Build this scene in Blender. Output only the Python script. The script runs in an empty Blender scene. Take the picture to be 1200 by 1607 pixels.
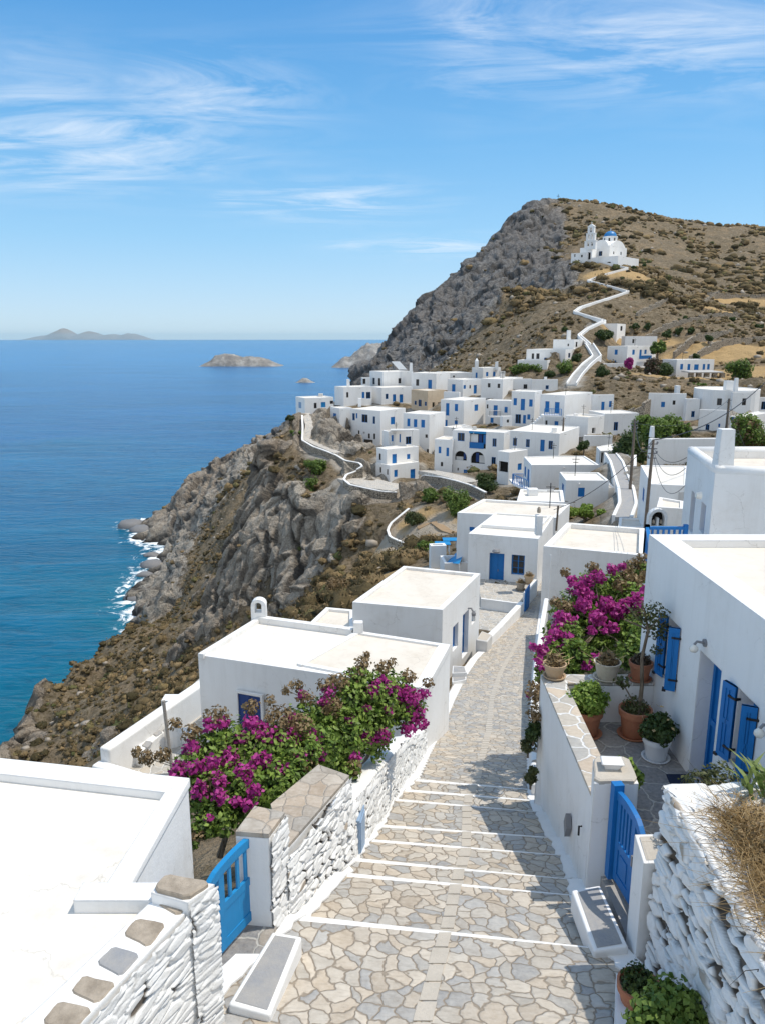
import bpy, math, random
import numpy as np
from math import sin, cos, radians, pi
random.seed(7); rng = np.random.default_rng(11)
sc = bpy.context.scene
COL = sc.collection
CZ = 80.0
TH = math.atan((803.5-530.5)/1200.0); ST, CT = sin(TH), cos(TH)

# ---------------------------------------------------------------- camera maths
def ray(px, py):
    u = (px-600)/1200; v = (py-803.5)/1200
    return np.array([u, CT-v*ST, -(ST+v*CT)])
def A(px, py, z):                       # point at optical depth z
    return np.array([0, 0, CZ])+ray(px, py)*z
def D(px, py, d):                       # point on the level d metres below the lens
    r = ray(px, py); return np.array([0, 0, CZ])+r*(d/(-r[2]))
def depth_at(px, py, d):
    return d/(-ray(px, py)[2])

# ---------------------------------------------------------------- numpy noise
def _h(ix, iy, iz, s):
    n = (ix.astype(np.int64)*374761393+iy.astype(np.int64)*668265263+iz.astype(np.int64)*2147483647+s*974634777) & 0xffffffff
    n = ((n ^ (n >> 13))*1274126177) & 0xffffffff
    n = ((n ^ (n >> 15))*2246822519) & 0xffffffff
    return ((n ^ (n >> 16)) & 0xffffff)/float(0xffffff)
def vnoise(P, s=0):
    i = np.floor(P).astype(np.int64); f = P-i; f = f*f*(3-2*f)
    r = 0
    for a in (0, 1):
        for b in (0, 1):
            for c in (0, 1):
                w = (f[:, 0] if a else 1-f[:, 0])*(f[:, 1] if b else 1-f[:, 1])*(f[:, 2] if c else 1-f[:, 2])
                r = r+w*_h(i[:, 0]+a, i[:, 1]+b, i[:, 2]+c, s)
    return r
def fbm(P, o=4, s=0, ridged=False):
    t = 0; a = .5; q = P.copy(); n = 0
    for k in range(o):
        v = vnoise(q, s+k)
        if ridged: v = 1-np.abs(2*v-1)
        t = t+a*v; n += a; a *= .5; q = q*2.03+7.1
    return t/n
def worley(P, s=0):
    i = np.floor(P).astype(np.int64)
    f1 = np.full(len(P), 9.); f2 = np.full(len(P), 9.); idr = np.zeros(len(P)); global TILT; TILT = np.zeros(len(P))
    for a in (-1, 0, 1):
        for b in (-1, 0, 1):
            for c in (-1, 0, 1):
                cx, cy, cz = i[:, 0]+a, i[:, 1]+b, i[:, 2]+c
                dx = cx+_h(cx, cy, cz, s)-P[:, 0]; dy = cy+_h(cx, cy, cz, s+1)-P[:, 1]; dz = cz+_h(cx, cy, cz, s+2)-P[:, 2]
                d = np.sqrt(dx*dx+dy*dy+dz*dz); rr = _h(cx, cy, cz, s+5)
                m = d < f1
                TILT = np.where(m, dx*(rr-.5)*2+dy*(_h(cx, cy, cz, s+7)-.5)*2+dz*(_h(cx, cy, cz, s+8)-.5)*2, TILT)
                f2 = np.where(m, f1, np.minimum(f2, d)); idr = np.where(m, rr, idr); f1 = np.where(m, d, f1)
    return f1, f2, idr
def sstep(a, b, x):
    t = np.clip((x-a)/(b-a), 0, 1); return t*t*(3-2*t)

# ---------------------------------------------------------------- materials
MATS = {}
class NT:
    def __init__(s, name):
        s.m = bpy.data.materials.new(name); s.m.use_nodes = True
        s.t = s.m.node_tree; s.t.nodes.clear()
        s.out = s.n('ShaderNodeOutputMaterial'); MATS[name] = s.m
    def n(s, ty, **kw):
        x = s.t.nodes.new(ty)
        for k, v in kw.items(): setattr(x, k, v)
        return x
    def l(s, a, b): s.t.links.new(a, b)
    def setv(s, sock, v):
        if isinstance(v, bpy.types.NodeSocket): s.l(v, sock)
        elif isinstance(v, (tuple, list)) and len(v) == 3 and sock.type == 'RGBA': sock.default_value = (*v, 1)
        else: sock.default_value = v
    def bsdf(s, col, rough=.7, spec=.3, normal=None, **kw):
        b = s.n('ShaderNodeBsdfPrincipled')
        s.setv(b.inputs['Base Color'], col); s.setv(b.inputs['Roughness'], rough); s.setv(b.inputs['Specular IOR Level'], spec)
        for k, v in kw.items(): s.setv(b.inputs[k.replace('_', ' ')], v)
        if normal is not None: s.l(normal, b.inputs['Normal'])
        s.l(b.outputs[0], s.out.inputs[0]); return b
    def pos(s): return s.n('ShaderNodeNewGeometry').outputs['Position']
    def uv(s): return s.n('ShaderNodeTexCoord').outputs['UV']
    def noise(s, vec, scale, det=4, rough=.55, dist=0, color=False):
        x = s.n('ShaderNodeTexNoise'); s.l(vec, x.inputs['Vector'])
        x.inputs['Scale'].default_value = scale; x.inputs['Detail'].default_value = det; x.inputs['Roughness'].default_value = rough; x.inputs['Distortion'].default_value = dist
        return x.outputs['Color' if color else 'Fac']
    def ramp(s, fac, pts, interp='LINEAR'):
        x = s.n('ShaderNodeValToRGB'); x.color_ramp.interpolation = interp
        e = x.color_ramp.elements
        while len(e) < len(pts): e.new(.5)
        for k, (p, c) in enumerate(pts):
            e[k].position = p; e[k].color = (c, c, c, 1) if not isinstance(c, (tuple, list)) else (*c, 1)
        s.l(fac, x.inputs[0]); return x.outputs[0]
    def mix(s, fac, a, b, mode='MIX'):
        x = s.n('ShaderNodeMix', data_type='RGBA', blend_type=mode)
        s.setv(x.inputs[0], fac); s.setv(x.inputs[6], a); s.setv(x.inputs[7], b); return x.outputs[2]
    def math(s, op, a, b=0.0, c=None, clamp=False):
        x = s.n('ShaderNodeMath', operation=op, use_clamp=clamp)
        s.setv(x.inputs[0], a); s.setv(x.inputs[1], b)
        if c is not None: s.setv(x.inputs[2], c)
        return x.outputs[0]
    def vmath(s, op, a, b):
        x = s.n('ShaderNodeVectorMath', operation=op); s.setv(x.inputs[0], a)
        if op == 'SCALE': s.setv(x.inputs['Scale'], b)
        else: s.setv(x.inputs[1], b)
        return x.outputs[0]
    def mapping(s, vec, scale=(1, 1, 1), rot=(0, 0, 0)):
        x = s.n('ShaderNodeMapping'); s.l(vec, x.inputs[0]); x.inputs['Scale'].default_value = scale; x.inputs['Rotation'].default_value = rot
        return x.outputs[0]
    def bump(s, h, strength=.3, dist=.02, normal=None):
        x = s.n('ShaderNodeBump'); s.setv(x.inputs['Strength'], strength); x.inputs['Distance'].default_value = dist; s.l(h, x.inputs['Height'])
        if normal is not None: s.l(normal, x.inputs['Normal'])
        return x.outputs[0]
    def attr(s, name, col=False):
        x = s.n('ShaderNodeAttribute', attribute_name=name); return x.outputs['Color' if col else 'Fac']
    def island(s): return s.n('ShaderNodeNewGeometry').outputs['Random Per Island']
    def bevel(s, r):
        x = s.n('ShaderNodeBevel'); x.samples = 4; x.inputs[0].default_value = r; return x.outputs[0]

def plaster(name, base, stain, amt=.35, bump=.25, bev=.035, big=.5, crack=True):
    t = NT(name); p = t.pos()
    n1 = t.noise(p, big, 5, .6); n2 = t.noise(p, 4.5, 4, .6); n3 = t.noise(p, 35, 3, .6)
    m = t.math('MULTIPLY', t.ramp(n1, [(.42, 0), (.72, 1)]), t.ramp(n2, [(.35, .3), (.75, 1)]))
    col = t.mix(t.math('MULTIPLY', m, amt), base, stain)
    streak = t.noise(t.mapping(p, (2.2, 2.2, .22)), 1.6, 5, .65)
    col = t.mix(t.math('MULTIPLY', t.ramp(streak, [(.5, 0), (.75, 1)]), amt*.3), col, tuple(c*.72 for c in stain))
    if crack:
        wv = t.vmath('ADD', p, t.vmath('SCALE', t.noise(p, 1.7, 4, .7, color=True), .5)); vc = t.n('ShaderNodeTexVoronoi', feature='DISTANCE_TO_EDGE'); t.l(wv, vc.inputs['Vector']); vc.inputs['Scale'].default_value = .8
        ck = t.math('MULTIPLY', t.ramp(vc.outputs[0], [(.0, 1), (.008, 0)]), t.ramp(n1, [(.45, 0), (.6, 1)])); col = t.mix(t.math('MULTIPLY', ck, .45), col, (.30, .27, .23))
    h = t.math('ADD', t.math('MULTIPLY', n2, .7), t.math('MULTIPLY', n3, .25))
    nb = t.bump(h, bump, .03, t.bevel(bev) if bev else None)
    t.bsdf(col, .75, .2, nb); return t.m
plaster('plaster', (.82, .81, .79), (.58, .53, .46), .5, .35)
plaster('plaster_far', (.82, .81, .79), (.60, .55, .48), .55, .1, 0, .25, False)
plaster('roof_cream', (.71, .65, .565), (.50, .41, .31), .62, .35, 0, .7)
plaster('roof_white', (.76, .72, .655), (.60, .535, .45), .85, .35, 0, .6)
plaster('old_plaster', (.62, .50, .36), (.42, .30, .19), .8, .5, 0, .5)
plaster('grey_plaster', (.60, .59, .57), (.42, .39, .36), .7, .5, 0, .5)

def flag(name, scale, ramp_pts, mortar, mw=.035, uvs=(1, 1, 1), bump=.7, rough=.75, rnd=.85, warp=.12, dirt=.25, lum=.35):
    t = NT(name); uv = t.mapping(t.uv(), uvs)
    w = t.vmath('SCALE', t.vmath('SUBTRACT', t.noise(uv, 2.3, 3, color=True), (.5, .5, .5)), warp*2)
    uw = t.vmath('ADD', uv, w)
    def vor(feat):
        v = t.n('ShaderNodeTexVoronoi', voronoi_dimensions='2D', feature=feat); t.l(uw, v.inputs['Vector'])
        v.inputs['Scale'].default_value = scale; v.inputs['Randomness'].default_value = rnd; return v
    e = vor('DISTANCE_TO_EDGE').outputs['Distance']; vc = vor('F1').outputs['Color']
    sx = t.n('ShaderNodeSeparateColor'); t.l(vc, sx.inputs[0])
    col = t.ramp(sx.outputs[0], ramp_pts, 'LINEAR')
    col = t.mix(t.math('MULTIPLY', sx.outputs[1], lum), col, (.12, .11, .10))
    fine = t.noise(uv, 14, 6, .7); mid = t.noise(uv, 3.1, 5, .65)
    col = t.mix(t.math('MULTIPLY', t.ramp(fine, [(.35, 0), (.7, 1)]), .55), col, t.mix(.5, col, (.75, .70, .62)))
    lay = t.noise(t.mapping(uv, (1.2, 5, 1), (0, 0, .5)), 5, 5, .7); col = t.mix(t.ramp(lay, [(.5, 0), (.68, .45)]), col, t.mix(.6, col, (.16, .13, .10)))
    col = t.mix(t.math('MULTIPLY', t.ramp(mid, [(.45, 0), (.7, 1)]), dirt), col, (.20, .15, .10))
    edge = t.math('ADD', e, t.math('MULTIPLY', t.math('SUBTRACT', fine, .5), mw*.9))
    stone = t.ramp(edge, [(mw*.6, 0), (mw*1.25, 1)])
    mcol = t.mix(t.ramp(fine, [(.3, 0), (.8, 1)]), mortar, tuple(c*.65 for c in mortar))
    col = t.mix(stone, mcol, col)
    prof = t.ramp(edge, [(mw*.4, 0), (mw*1.6, .75), (mw*3.5, 1)])
    h = t.math('ADD', prof, t.math('ADD', t.math('MULTIPLY', fine, .3), t.math('MULTIPLY', sx.outputs[2], .3)))
    t.bsdf(col, rough, .25, t.bump(h, bump, .02)); return t.m
TAN = [(0, (.33, .33, .33)), (.22, (.43, .42, .40)), (.40, (.51, .465, .40)), (.7, (.60, .525, .43)), (1, (.50, .41, .31))]
flag('street_flags', 5.3, TAN, (.33, .275, .215), .05, rnd=1., warp=.21, lum=.34)
flag('street_flags_far', 3.0, TAN, (.27, .22, .165), .05)
flag('court_flags', 2.2, [(0, (.15, .16, .18)), (.5, (.21, .21, .215)), (.8, (.28, .27, .26)), (1, (.33, .27, .21))], (.50, .48, .44), .035, warp=.2, lum=.2)
flag('coping_flags', 2.9, [(0, (.38, .38, .37)), (.35, (.50, .45, .38)), (.7, (.58, .48, .37)), (1, (.47, .37, .28))], (.80, .79, .77), .045, dirt=.15, lum=.2)
flag('wall_top_flags', 3.8, [(0, (.36, .33, .29)), (.5, (.48, .41, .33)), (1, (.45, .34, .24))], (.46, .40, .33), .03, dirt=.3)
flag('terrace_flags', 3.2, [(0, (.40, .39, .37)), (.5, (.50, .46, .40)), (1, (.55, .48, .39))], (.72, .70, .66), .045)
def slab(name, a, b, sc_=3):
    t = NT(name); p = t.pos(); n = t.noise(p, sc_, 6, .7); f = t.noise(p, 30, 5, .7)
    col = t.ramp(n, [(.3, a), (.7, b)]); col = t.mix(t.math('MULTIPLY', f, .3), col, (.15, .13, .11))
    t.bsdf(col, .7, .25, t.bump(t.math('ADD', n, f), .5, .02)); return t.m
slab('slab_grey', (.30, .31, .33), (.44, .41, .37))
slab('slab_dark', (.15, .16, .18), (.25, .24, .23))
slab('slab_tan', (.60, .54, .46), (.50, .45, .38), 2.2)
slab('slab_brown', (.27, .22, .165), (.50, .42, .33), 7)
slab('bare_stone', (.30, .26, .21), (.45, .39, .32), 1.5)
slab('soil', (.10, .07, .045), (.17, .12, .08), 8)
slab('dry_earth', (.40, .27, .15), (.30, .20, .11), .4)
slab('terracotta', (.42, .15, .08), (.50, .21, .11), 9)
slab('terracotta_pale', (.52, .36, .22), (.60, .44, .28), 9)
slab('pot_cream', (.62, .54, .42), (.68, .61, .50), 9)
slab('timber_pole', (.10, .075, .055), (.19, .15, .115), 6)
slab('grey_wood', (.30, .27, .24), (.42, .39, .35), 12)
def paint(name, c, rough=.5, var=.28):
    t = NT(name); p = t.pos(); n = t.noise(p, 6, 5, .6); st = t.noise(t.mapping(p, (14, 14, 1)), 3, 4, .6)
    col = t.mix(t.math('MULTIPLY', n, var*2), c, tuple(x*.6 for x in c)); col = t.mix(t.math('MULTIPLY', t.ramp(st, [(.6, 0), (.8, 1)]), var), col, tuple(min(1, x*1.6+.05) for x in c))
    t.bsdf(col, rough, .35, t.bump(st, .2, .005)); return t.m
paint('blue', (.010, .17, .48)); paint('blue_light', (.015, .25, .55)); paint('blue_deep', (.006, .045, .20)); paint('blue_pale', (.30, .42, .58))
paint('brown_wood', (.085, .065, .05)); paint('white_paint', (.78, .78, .77), .4, .05); paint('metal_grey', (.25, .25, .26), .4)
paint('mat_navy', (.012, .022, .05), .9, .05); paint('white_pot', (.72, .74, .76), .35, .05); paint('dark_iron', (.02, .02, .022), .5, .05); paint('blue_dome', (.03, .21, .50), .4)
t = NT('dark_glass'); t.bsdf((.012, .016, .022), .12, .5)
t = NT('dark_inside'); t.bsdf((.02, .018, .016), .9, .1)
t = NT('lamp_glass'); t.bsdf((.75, .72, .65), .2, .5)
t = NT('limewash')
p = t.pos(); n = t.noise(p, 9, 5, .65); n2 = t.noise(p, 45, 3, .6); g = t.attr('gap')
col = t.mix(t.ramp(n, [(.35, 0), (.8, 1)]), (.80, .795, .78), (.70, .68, .64))
col = t.mix(t.attr('bare'), col, t.mix(n, (.50, .42, .33), (.34, .29, .24)))
col = t.mix(t.ramp(g, [(.25, 0), (.7, 1)]), col, (.13, .11, .09))
t.bsdf(col, .8, .15, t.bump(t.math('ADD', n, t.math('MULTIPLY', n2, .4)), .5, .02))
t = NT('field_stone')                    # bare dry-stone masonry
p = t.pos(); v = t.n('ShaderNodeTexVoronoi', feature='DISTANCE_TO_EDGE'); t.l(t.mapping(p, (1, 1, 2)), v.inputs['Vector']); v.inputs['Scale'].default_value = 2.2
n = t.noise(p, 1.3, 6, .7); e = t.ramp(v.outputs[0], [(.02, 0), (.12, 1)])
col = t.mix(e, (.10, .085, .07), t.ramp(n, [(.3, (.30, .26, .21)), (.55, (.43, .37, .29)), (.75, (.50, .45, .37))]))
t.bsdf(col, .9, .1, t.bump(e, .8, .1))
def leaf(name, a, b, trans=.3, rough=.5):
    t = NT(name); r = t.island(); col = t.ramp(r, [(0, a), (1, b)])
    d = t.n('ShaderNodeBsdfPrincipled'); t.l(col, d.inputs[0]); d.inputs['Roughness'].default_value = rough; d.inputs['Specular IOR Level'].default_value = .3
    tr = t.n('ShaderNodeBsdfTranslucent'); t.l(col, tr.inputs[0]); mx = t.n('ShaderNodeMixShader'); mx.inputs[0].default_value = trans
    t.l(d.outputs[0], mx.inputs[1]); t.l(tr.outputs[0], mx.inputs[2]); t.l(mx.outputs[0], t.out.inputs[0]); return t.m
leaf('leaf_green', (.07, .13, .02), (.20, .28, .055)); leaf('leaf_bright', (.12, .21, .025), (.30, .40, .08)); leaf('leaf_dark', (.03, .058, .016), (.09, .13, .035))
leaf('leaf_brown', (.17, .11, .05), (.32, .23, .12)); leaf('magenta', (.30, .018, .17), (.58, .075, .35), .35); leaf('pink', (.6, .12, .35), (.8, .3, .55))
leaf('straw', (.42, .29, .13), (.66, .49, .26)); leaf('leaf_olive', (.06, .07, .025), (.13, .14, .05)); leaf('succulent', (.12, .19, .04), (.25, .30, .10)); leaf('dark_dry', (.06, .045, .03), (.14, .10, .065))
t = NT('bark'); p = t.pos(); n = t.noise(t.mapping(p, (3, 3, .6)), 9, 5, .7); t.bsdf(t.ramp(n, [(.3, (.10, .075, .05)), (.7, (.26, .21, .16))]), .9, .1, t.bump(n, .7, .03))
# scrub clumps
t = NT('scrub'); p = t.pos(); r = t.island(); n = t.noise(p, 3.2, 6, .8)
col = t.ramp(r, [(0, (.06, .052, .027)), (.3, (.13, .10, .052)), (.6, (.22, .16, .085)), (.88, (.34, .24, .125)), (1, (.10, .12, .045))])
col = t.mix(t.ramp(n, [(.35, 0), (.65, 1)]), t.mix(.55, col, (.03, .025, .015)), col)
t.bsdf(col, .95, .05, t.bump(n, .6, .25))
# terrain
t = NT('terrain'); p = t.pos()
n0 = t.noise(p, .02, 5, .6); n1 = t.noise(p, .12, 6, .65); n2 = t.noise(p, .7, 6, .7); n3 = t.noise(p, 3.5, 5, .75)
rock = t.ramp(t.math('ADD', t.math('MULTIPLY', n1, .5), t.math('MULTIPLY', n2, .5)), [(.33, (.21, .185, .16)), (.44, (.40, .36, .305)), (.55, (.57, .505, .42)), (.68, (.70, .63, .53))])
rock = t.mix(t.math('MULTIPLY', t.ramp(n0, [(.45, 0), (.6, 1)]), .45), rock, (.36, .26, .17))
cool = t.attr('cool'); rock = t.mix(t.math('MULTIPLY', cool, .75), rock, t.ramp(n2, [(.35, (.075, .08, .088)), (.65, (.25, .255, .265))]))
rock = t.mix(t.ramp(n3, [(.3, .55), (.6, 0)]), rock, (.07, .06, .05))
crk = t.attr('crack'); rock = t.mix(crk, rock, (.07, .062, .055))
soil = t.ramp(n2, [(.3, (.10, .08, .055)), (.5, (.19, .15, .10)), (.7, (.32, .26, .18))])
soil = t.mix(t.math('MULTIPLY', t.ramp(n1, [(.5, 0), (.62, 1)]), .5), soil, (.34, .245, .15))
soil = t.mix(t.ramp(t.noise(p, 1.9, 4, .7), [(.5, 0), (.62, .75)]), soil, (.09, .07, .035))
soil = t.mix(t.attr('field'), soil, t.mix(n2, (.52, .36, .18), (.40, .27, .13)))
soil = t.mix(t.attr('paved'), soil, t.ramp(n2, [(.35, (.38, .355, .32)), (.65, (.56, .53, .48))]))
rm = t.math('ADD', t.attr('rock'), t.math('MULTIPLY', t.math('SUBTRACT', n2, .5), 1.5))
rm = t.ramp(rm, [(.38, 0), (.56, 1)])
col = t.mix(rm, soil, rock)
wet = t.attr('wet'); col = t.mix(wet, col, (.05, .046, .042))
def vedge(sc, st_):
    wv = t.vmath('ADD', t.mapping(p, (1, 1, st_)), t.vmath('SCALE', t.noise(p, sc*1.3, 4, .7, color=True), 1.1/sc)); v = t.n('ShaderNodeTexVoronoi', feature='F1', distance='CHEBYCHEV'); t.l(wv, v.inputs['Vector']); v.inputs['Scale'].default_value = sc
    return v.outputs['Distance']
fr_ = t.math('ADD', vedge(.55, .35), t.math('MULTIPLY', vedge(1.7, .5), .45)); frm = t.math('MULTIPLY', fr_, rm)
t.bsdf(col, .92, .1, t.bump(t.math('ADD', t.math('ADD', n2, t.math('MULTIPLY', n3, .4)), t.math('MULTIPLY', frm, 1.6)), 1., .75))
t = NT('island_rock'); p = t.pos(); n = t.noise(p, .03, 7, .7)
t.bsdf(t.ramp(n, [(.3, (.14, .13, .125)), (.5, (.25, .235, .215)), (.65, (.40, .385, .36))]), .95, .1, t.bump(n, 1, 6))
# sea
t = NT('sea'); p = t.pos(); dp = t.attr('deep'); sh = t.attr('shore')
big = t.noise(t.mapping(p, (.35, 1, 1)), .008, 5, .6); 
col = t.mix(dp, (.001, .13, .17), (.001, .082, .235))
col = t.mix(t.attr('far'), col, (.001, .155, .40))
col = t.mix(t.ramp(big, [(.4, .4), (.6, 0)]), col, (.003, .04, .10))
w1 = t.noise(t.mapping(p, (.25, .6, 1)), .45, 5, .62, .6); w2 = t.noise(t.mapping(p, (.3, 1, 1), (0, 0, .2)), .06, 5, .65, .4)
hh = t.math('ADD', t.math('MULTIPLY', w1, .8), t.math('MULTIPLY', w2, 2.2))
rip = t.ramp(w2, [(.46, 0), (.64, 1)]); col = t.mix(t.math('MULTIPLY', rip, .35), col, (.006, .15, .29))
rip2 = t.ramp(w1, [(.35, 1), (.5, 0)]); col = t.mix(t.math('MULTIPLY', rip2, .35), col, (.002, .03, .07))
fn = t.noise(t.mapping(p, (1, 1, 1)), .16, 7, .72, 1.2); fo = t.math('ADD', sh, t.math('MULTIPLY', t.math('SUBTRACT', fn, .5), 2.3))
foam = t.ramp(fo, [(.80, 0), (.98, 1)]); foam = t.math('MULTIPLY', foam, t.ramp(sh, [(.05, 0), (.3, 1)]))
col = t.mix(foam, col, (.78, .82, .84))
t.bsdf(col, t.math('ADD', .22, t.math('MULTIPLY', foam, .6)), .16, t.bump(hh, .55, 1.2))

def M(n): return MATS[n]
# ---------------------------------------------------------------- mesh helpers
ORG = {}
def mk(name, V, F, mat, parent=None, smooth=False, uv=None, attrs=None, org=None, mats=None, midx=None):
    V = np.asarray(V, dtype=np.float64).reshape(-1, 3)
    if parent is not None: o0 = ORG[parent.name]
    elif org is not None: o0 = np.asarray(org, float)
    else:
        mn, mx = V.min(0), V.max(0); o0 = np.array([(mn[0]+mx[0])/2, (mn[1]+mx[1])/2, mn[2]])
    me = bpy.data.meshes.new(name); L = V-o0
    if isinstance(F, np.ndarray):
        k = F.shape[1]; me.vertices.add(len(L)); me.vertices.foreach_set('co', L.astype(np.float32).ravel())
        me.loops.add(F.size); me.loops.foreach_set('vertex_index', F.astype(np.int32).ravel())
        me.polygons.add(len(F)); me.polygons.foreach_set('loop_start', np.arange(0, F.size, k, dtype=np.int32))
        me.update(calc_edges=True)
    else:
        me.from_pydata([tuple(v) for v in L], [], F)
    if smooth: me.shade_smooth()
    if mats:
        for m in mats: me.materials.append(M(m))
        me.polygons.foreach_set('material_index', np.asarray(midx, dtype=np.int32))
    else: me.materials.append(M(mat))
    if uv is not None:
        ul = me.uv_layers.new(name='UVMap'); li = np.empty(len(me.loops), dtype=np.int32); me.loops.foreach_get('vertex_index', li)
        ul.data.foreach_set('uv', np.asarray(uv, dtype=np.float32)[li].ravel())
    if attrs:
        for k, a in attrs.items():
            at = me.attributes.new(k, 'FLOAT', 'POINT'); at.data.foreach_set('value', np.asarray(a, dtype=np.float32))
    me.update()
    o = bpy.data.objects.new(name, me); COL.objects.link(o)
    if parent is not None: o.parent = parent
    else: o.location = o0
    ORG[o.name] = o0
    return o
def tag(o, label=None, cat=None, group=None, kind=None):
    if label: o['label'] = label
    if cat: o['category'] = cat
    if group: o['group'] = group
    if kind: o['kind'] = kind
    return o
def thing(name, loc, label, cat, group=None):
    o = bpy.data.objects.new(name, None); COL.objects.link(o); o.location = loc; o.empty_display_size = .3
    ORG[o.name] = np.asarray(loc, float); return tag(o, label, cat, group)
class MB:
    def __init__(s): s.v = []; s.f = []; s.uv = []
    def quad(s, a, b, c, d):
        i = len(s.v); s.v += [tuple(a), tuple(b), tuple(c), tuple(d)]; s.f.append((i, i+1, i+2, i+3))
    def poly(s, pts):
        i = len(s.v); s.v += [tuple(p) for p in pts]; s.f.append(tuple(range(i, i+len(pts))))
    def hexa(s, b, t):                 # b,t: 4 bottom, 4 top points, CCW from above
        i = len(s.v); s.v += [tuple(p) for p in b]+[tuple(p) for p in t]
        s.f += [(i+3, i+2, i+1, i), (i+4, i+5, i+6, i+7)]+[(i+k, i+(k+1) % 4, i+4+(k+1) % 4, i+4+k) for k in range(4)]
    def box(s, x0, x1, y0, y1, z0, z1):
        s.hexa([(x0, y0, z0), (x1, y0, z0), (x1, y1, z0), (x0, y1, z0)], [(x0, y0, z1), (x1, y0, z1), (x1, y1, z1), (x0, y1, z1)])
    def fbox(s, fr, u0, u1, w0, w1, z0, z1):   # frame box: u along face, w outward
        P = lambda u, w, z: (fr[0][0]+fr[1][0]*u+fr[2][0]*w, fr[0][1]+fr[1][1]*u+fr[2][1]*w, z)
        s.hexa([P(u0, w1, z0), P(u1, w1, z0), P(u1, w0, z0), P(u0, w0, z0)], [P(u0, w1, z1), P(u1, w1, z1), P(u1, w0, z1), P(u0, w0, z1)])
    def prism(s, poly, z0, z1):
        n = len(poly); i = len(s.v)
        s.v += [(p[0], p[1], z0) for p in poly]+[(p[0], p[1], z1) for p in poly]
        s.f += [tuple(i+k for k in range(n))[::-1], tuple(i+n+k for k in range(n))]+[(i+k, i+(k+1) % n, i+n+(k+1) % n, i+n+k) for k in range(n)]
    def tube(s, pts, r, n=8, cap=True):
        pts = [np.asarray(p, float) for p in pts]; rs = r if isinstance(r, (list, tuple)) else [r]*len(pts); i0 = len(s.v)
        for k, p in enumerate(pts):
            d = pts[min(k+1, len(pts)-1)]-pts[max(k-1, 0)]; d = d/(np.linalg.norm(d)+1e-9)
            a = np.cross(d, [0, 0, 1]) if abs(d[2]) < .9 else np.cross(d, [1, 0, 0]); a /= np.linalg.norm(a); b = np.cross(d, a)
            for j in range(n):
                an = 2*pi*j/n; s.v.append(tuple(p+(a*cos(an)+b*sin(an))*rs[k]))
        for k in range(len(pts)-1):
            for j in range(n):
                q = i0+k*n; s.f.append((q+j, q+n+j, q+n+(j+1) % n, q+(j+1) % n))
        if cap: s.f.append(tuple(range(i0, i0+n))); s.f.append(tuple(range(i0+(len(pts)-1)*n, i0+len(pts)*n))[::-1])
    def lathe(s, c, prof, n=24):
        i0 = len(s.v)
        for (r, z) in prof:
            for j in range(n): s.v.append((c[0]+r*cos(2*pi*j/n), c[1]+r*sin(2*pi*j/n), c[2]+z))
        for k in range(len(prof)-1):
            for j in range(n):
                q = i0+k*n; s.f.append((q+j, q+(j+1) % n, q+n+(j+1) % n, q+n+j))
    def out(s, name, mat, parent=None, smooth=False, org=None):
        if not s.v: return None
        return mk(name, s.v, s.f, mat, parent, smooth, org=org)
def leaves(pts, nrm, size, asp=.6, jit=.7):
    """diamond leaves folded on the midrib; returns verts, faces"""
    n = len(pts); sz = size*rng.uniform(.6, 1.3, n)[:, None]
    d = nrm+rng.normal(0, jit, (n, 3)); d /= np.linalg.norm(d, axis=1)[:, None]
    a = np.cross(d, rng.normal(0, 1, (n, 3))); a /= np.linalg.norm(a, axis=1)[:, None]+1e-9; b = np.cross(d, a)
    V = np.empty((n, 4, 3)); V[:, 0] = pts-a*sz; V[:, 1] = pts+b*sz*asp+d*sz*.2; V[:, 2] = pts+a*sz; V[:, 3] = pts-b*sz*asp+d*sz*.2
    k = np.arange(n)*4
    F = np.stack([np.stack([k, k+1, k+2], 1), np.stack([k, k+2, k+3], 1)], 1).reshape(-1, 3)
    return V.reshape(-1, 3), F
def blob_points(lobes, n, shell=.55):
    w = np.array([l[1]**2 for l in lobes]); w = w/w.sum(); P = []; N = []
    cnt = rng.multinomial(n, w)
    for (c, r), k in zip(lobes, cnt):
        d = rng.normal(0, 1, (k, 3)); d /= np.linalg.norm(d, axis=1)[:, None]
        q = fbm(d*2.3+np.asarray(c)*1.7, 3, 3)
        rad = r*(shell+(1-shell)*rng.random(k)**.5)*(.55+.9*q)
        keep = fbm(d*3.1+np.asarray(c)*3.3, 2, 9) > .36
        P.append((np.asarray(c)+d*rad[:, None]*np.array([1, 1, .9]))[keep]); N.append((d+np.array([0, 0, .4]))[keep])
    return np.concatenate(P), np.concatenate(N)
def foliage(name, mat, parent, lobes, n, size, shell=.5, jit=.7, asp=.6):
    P, N = blob_points(lobes, n, shell); V, F = leaves(P, N, size, asp, jit)
    return mk(name, V, F, mat, parent)

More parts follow.
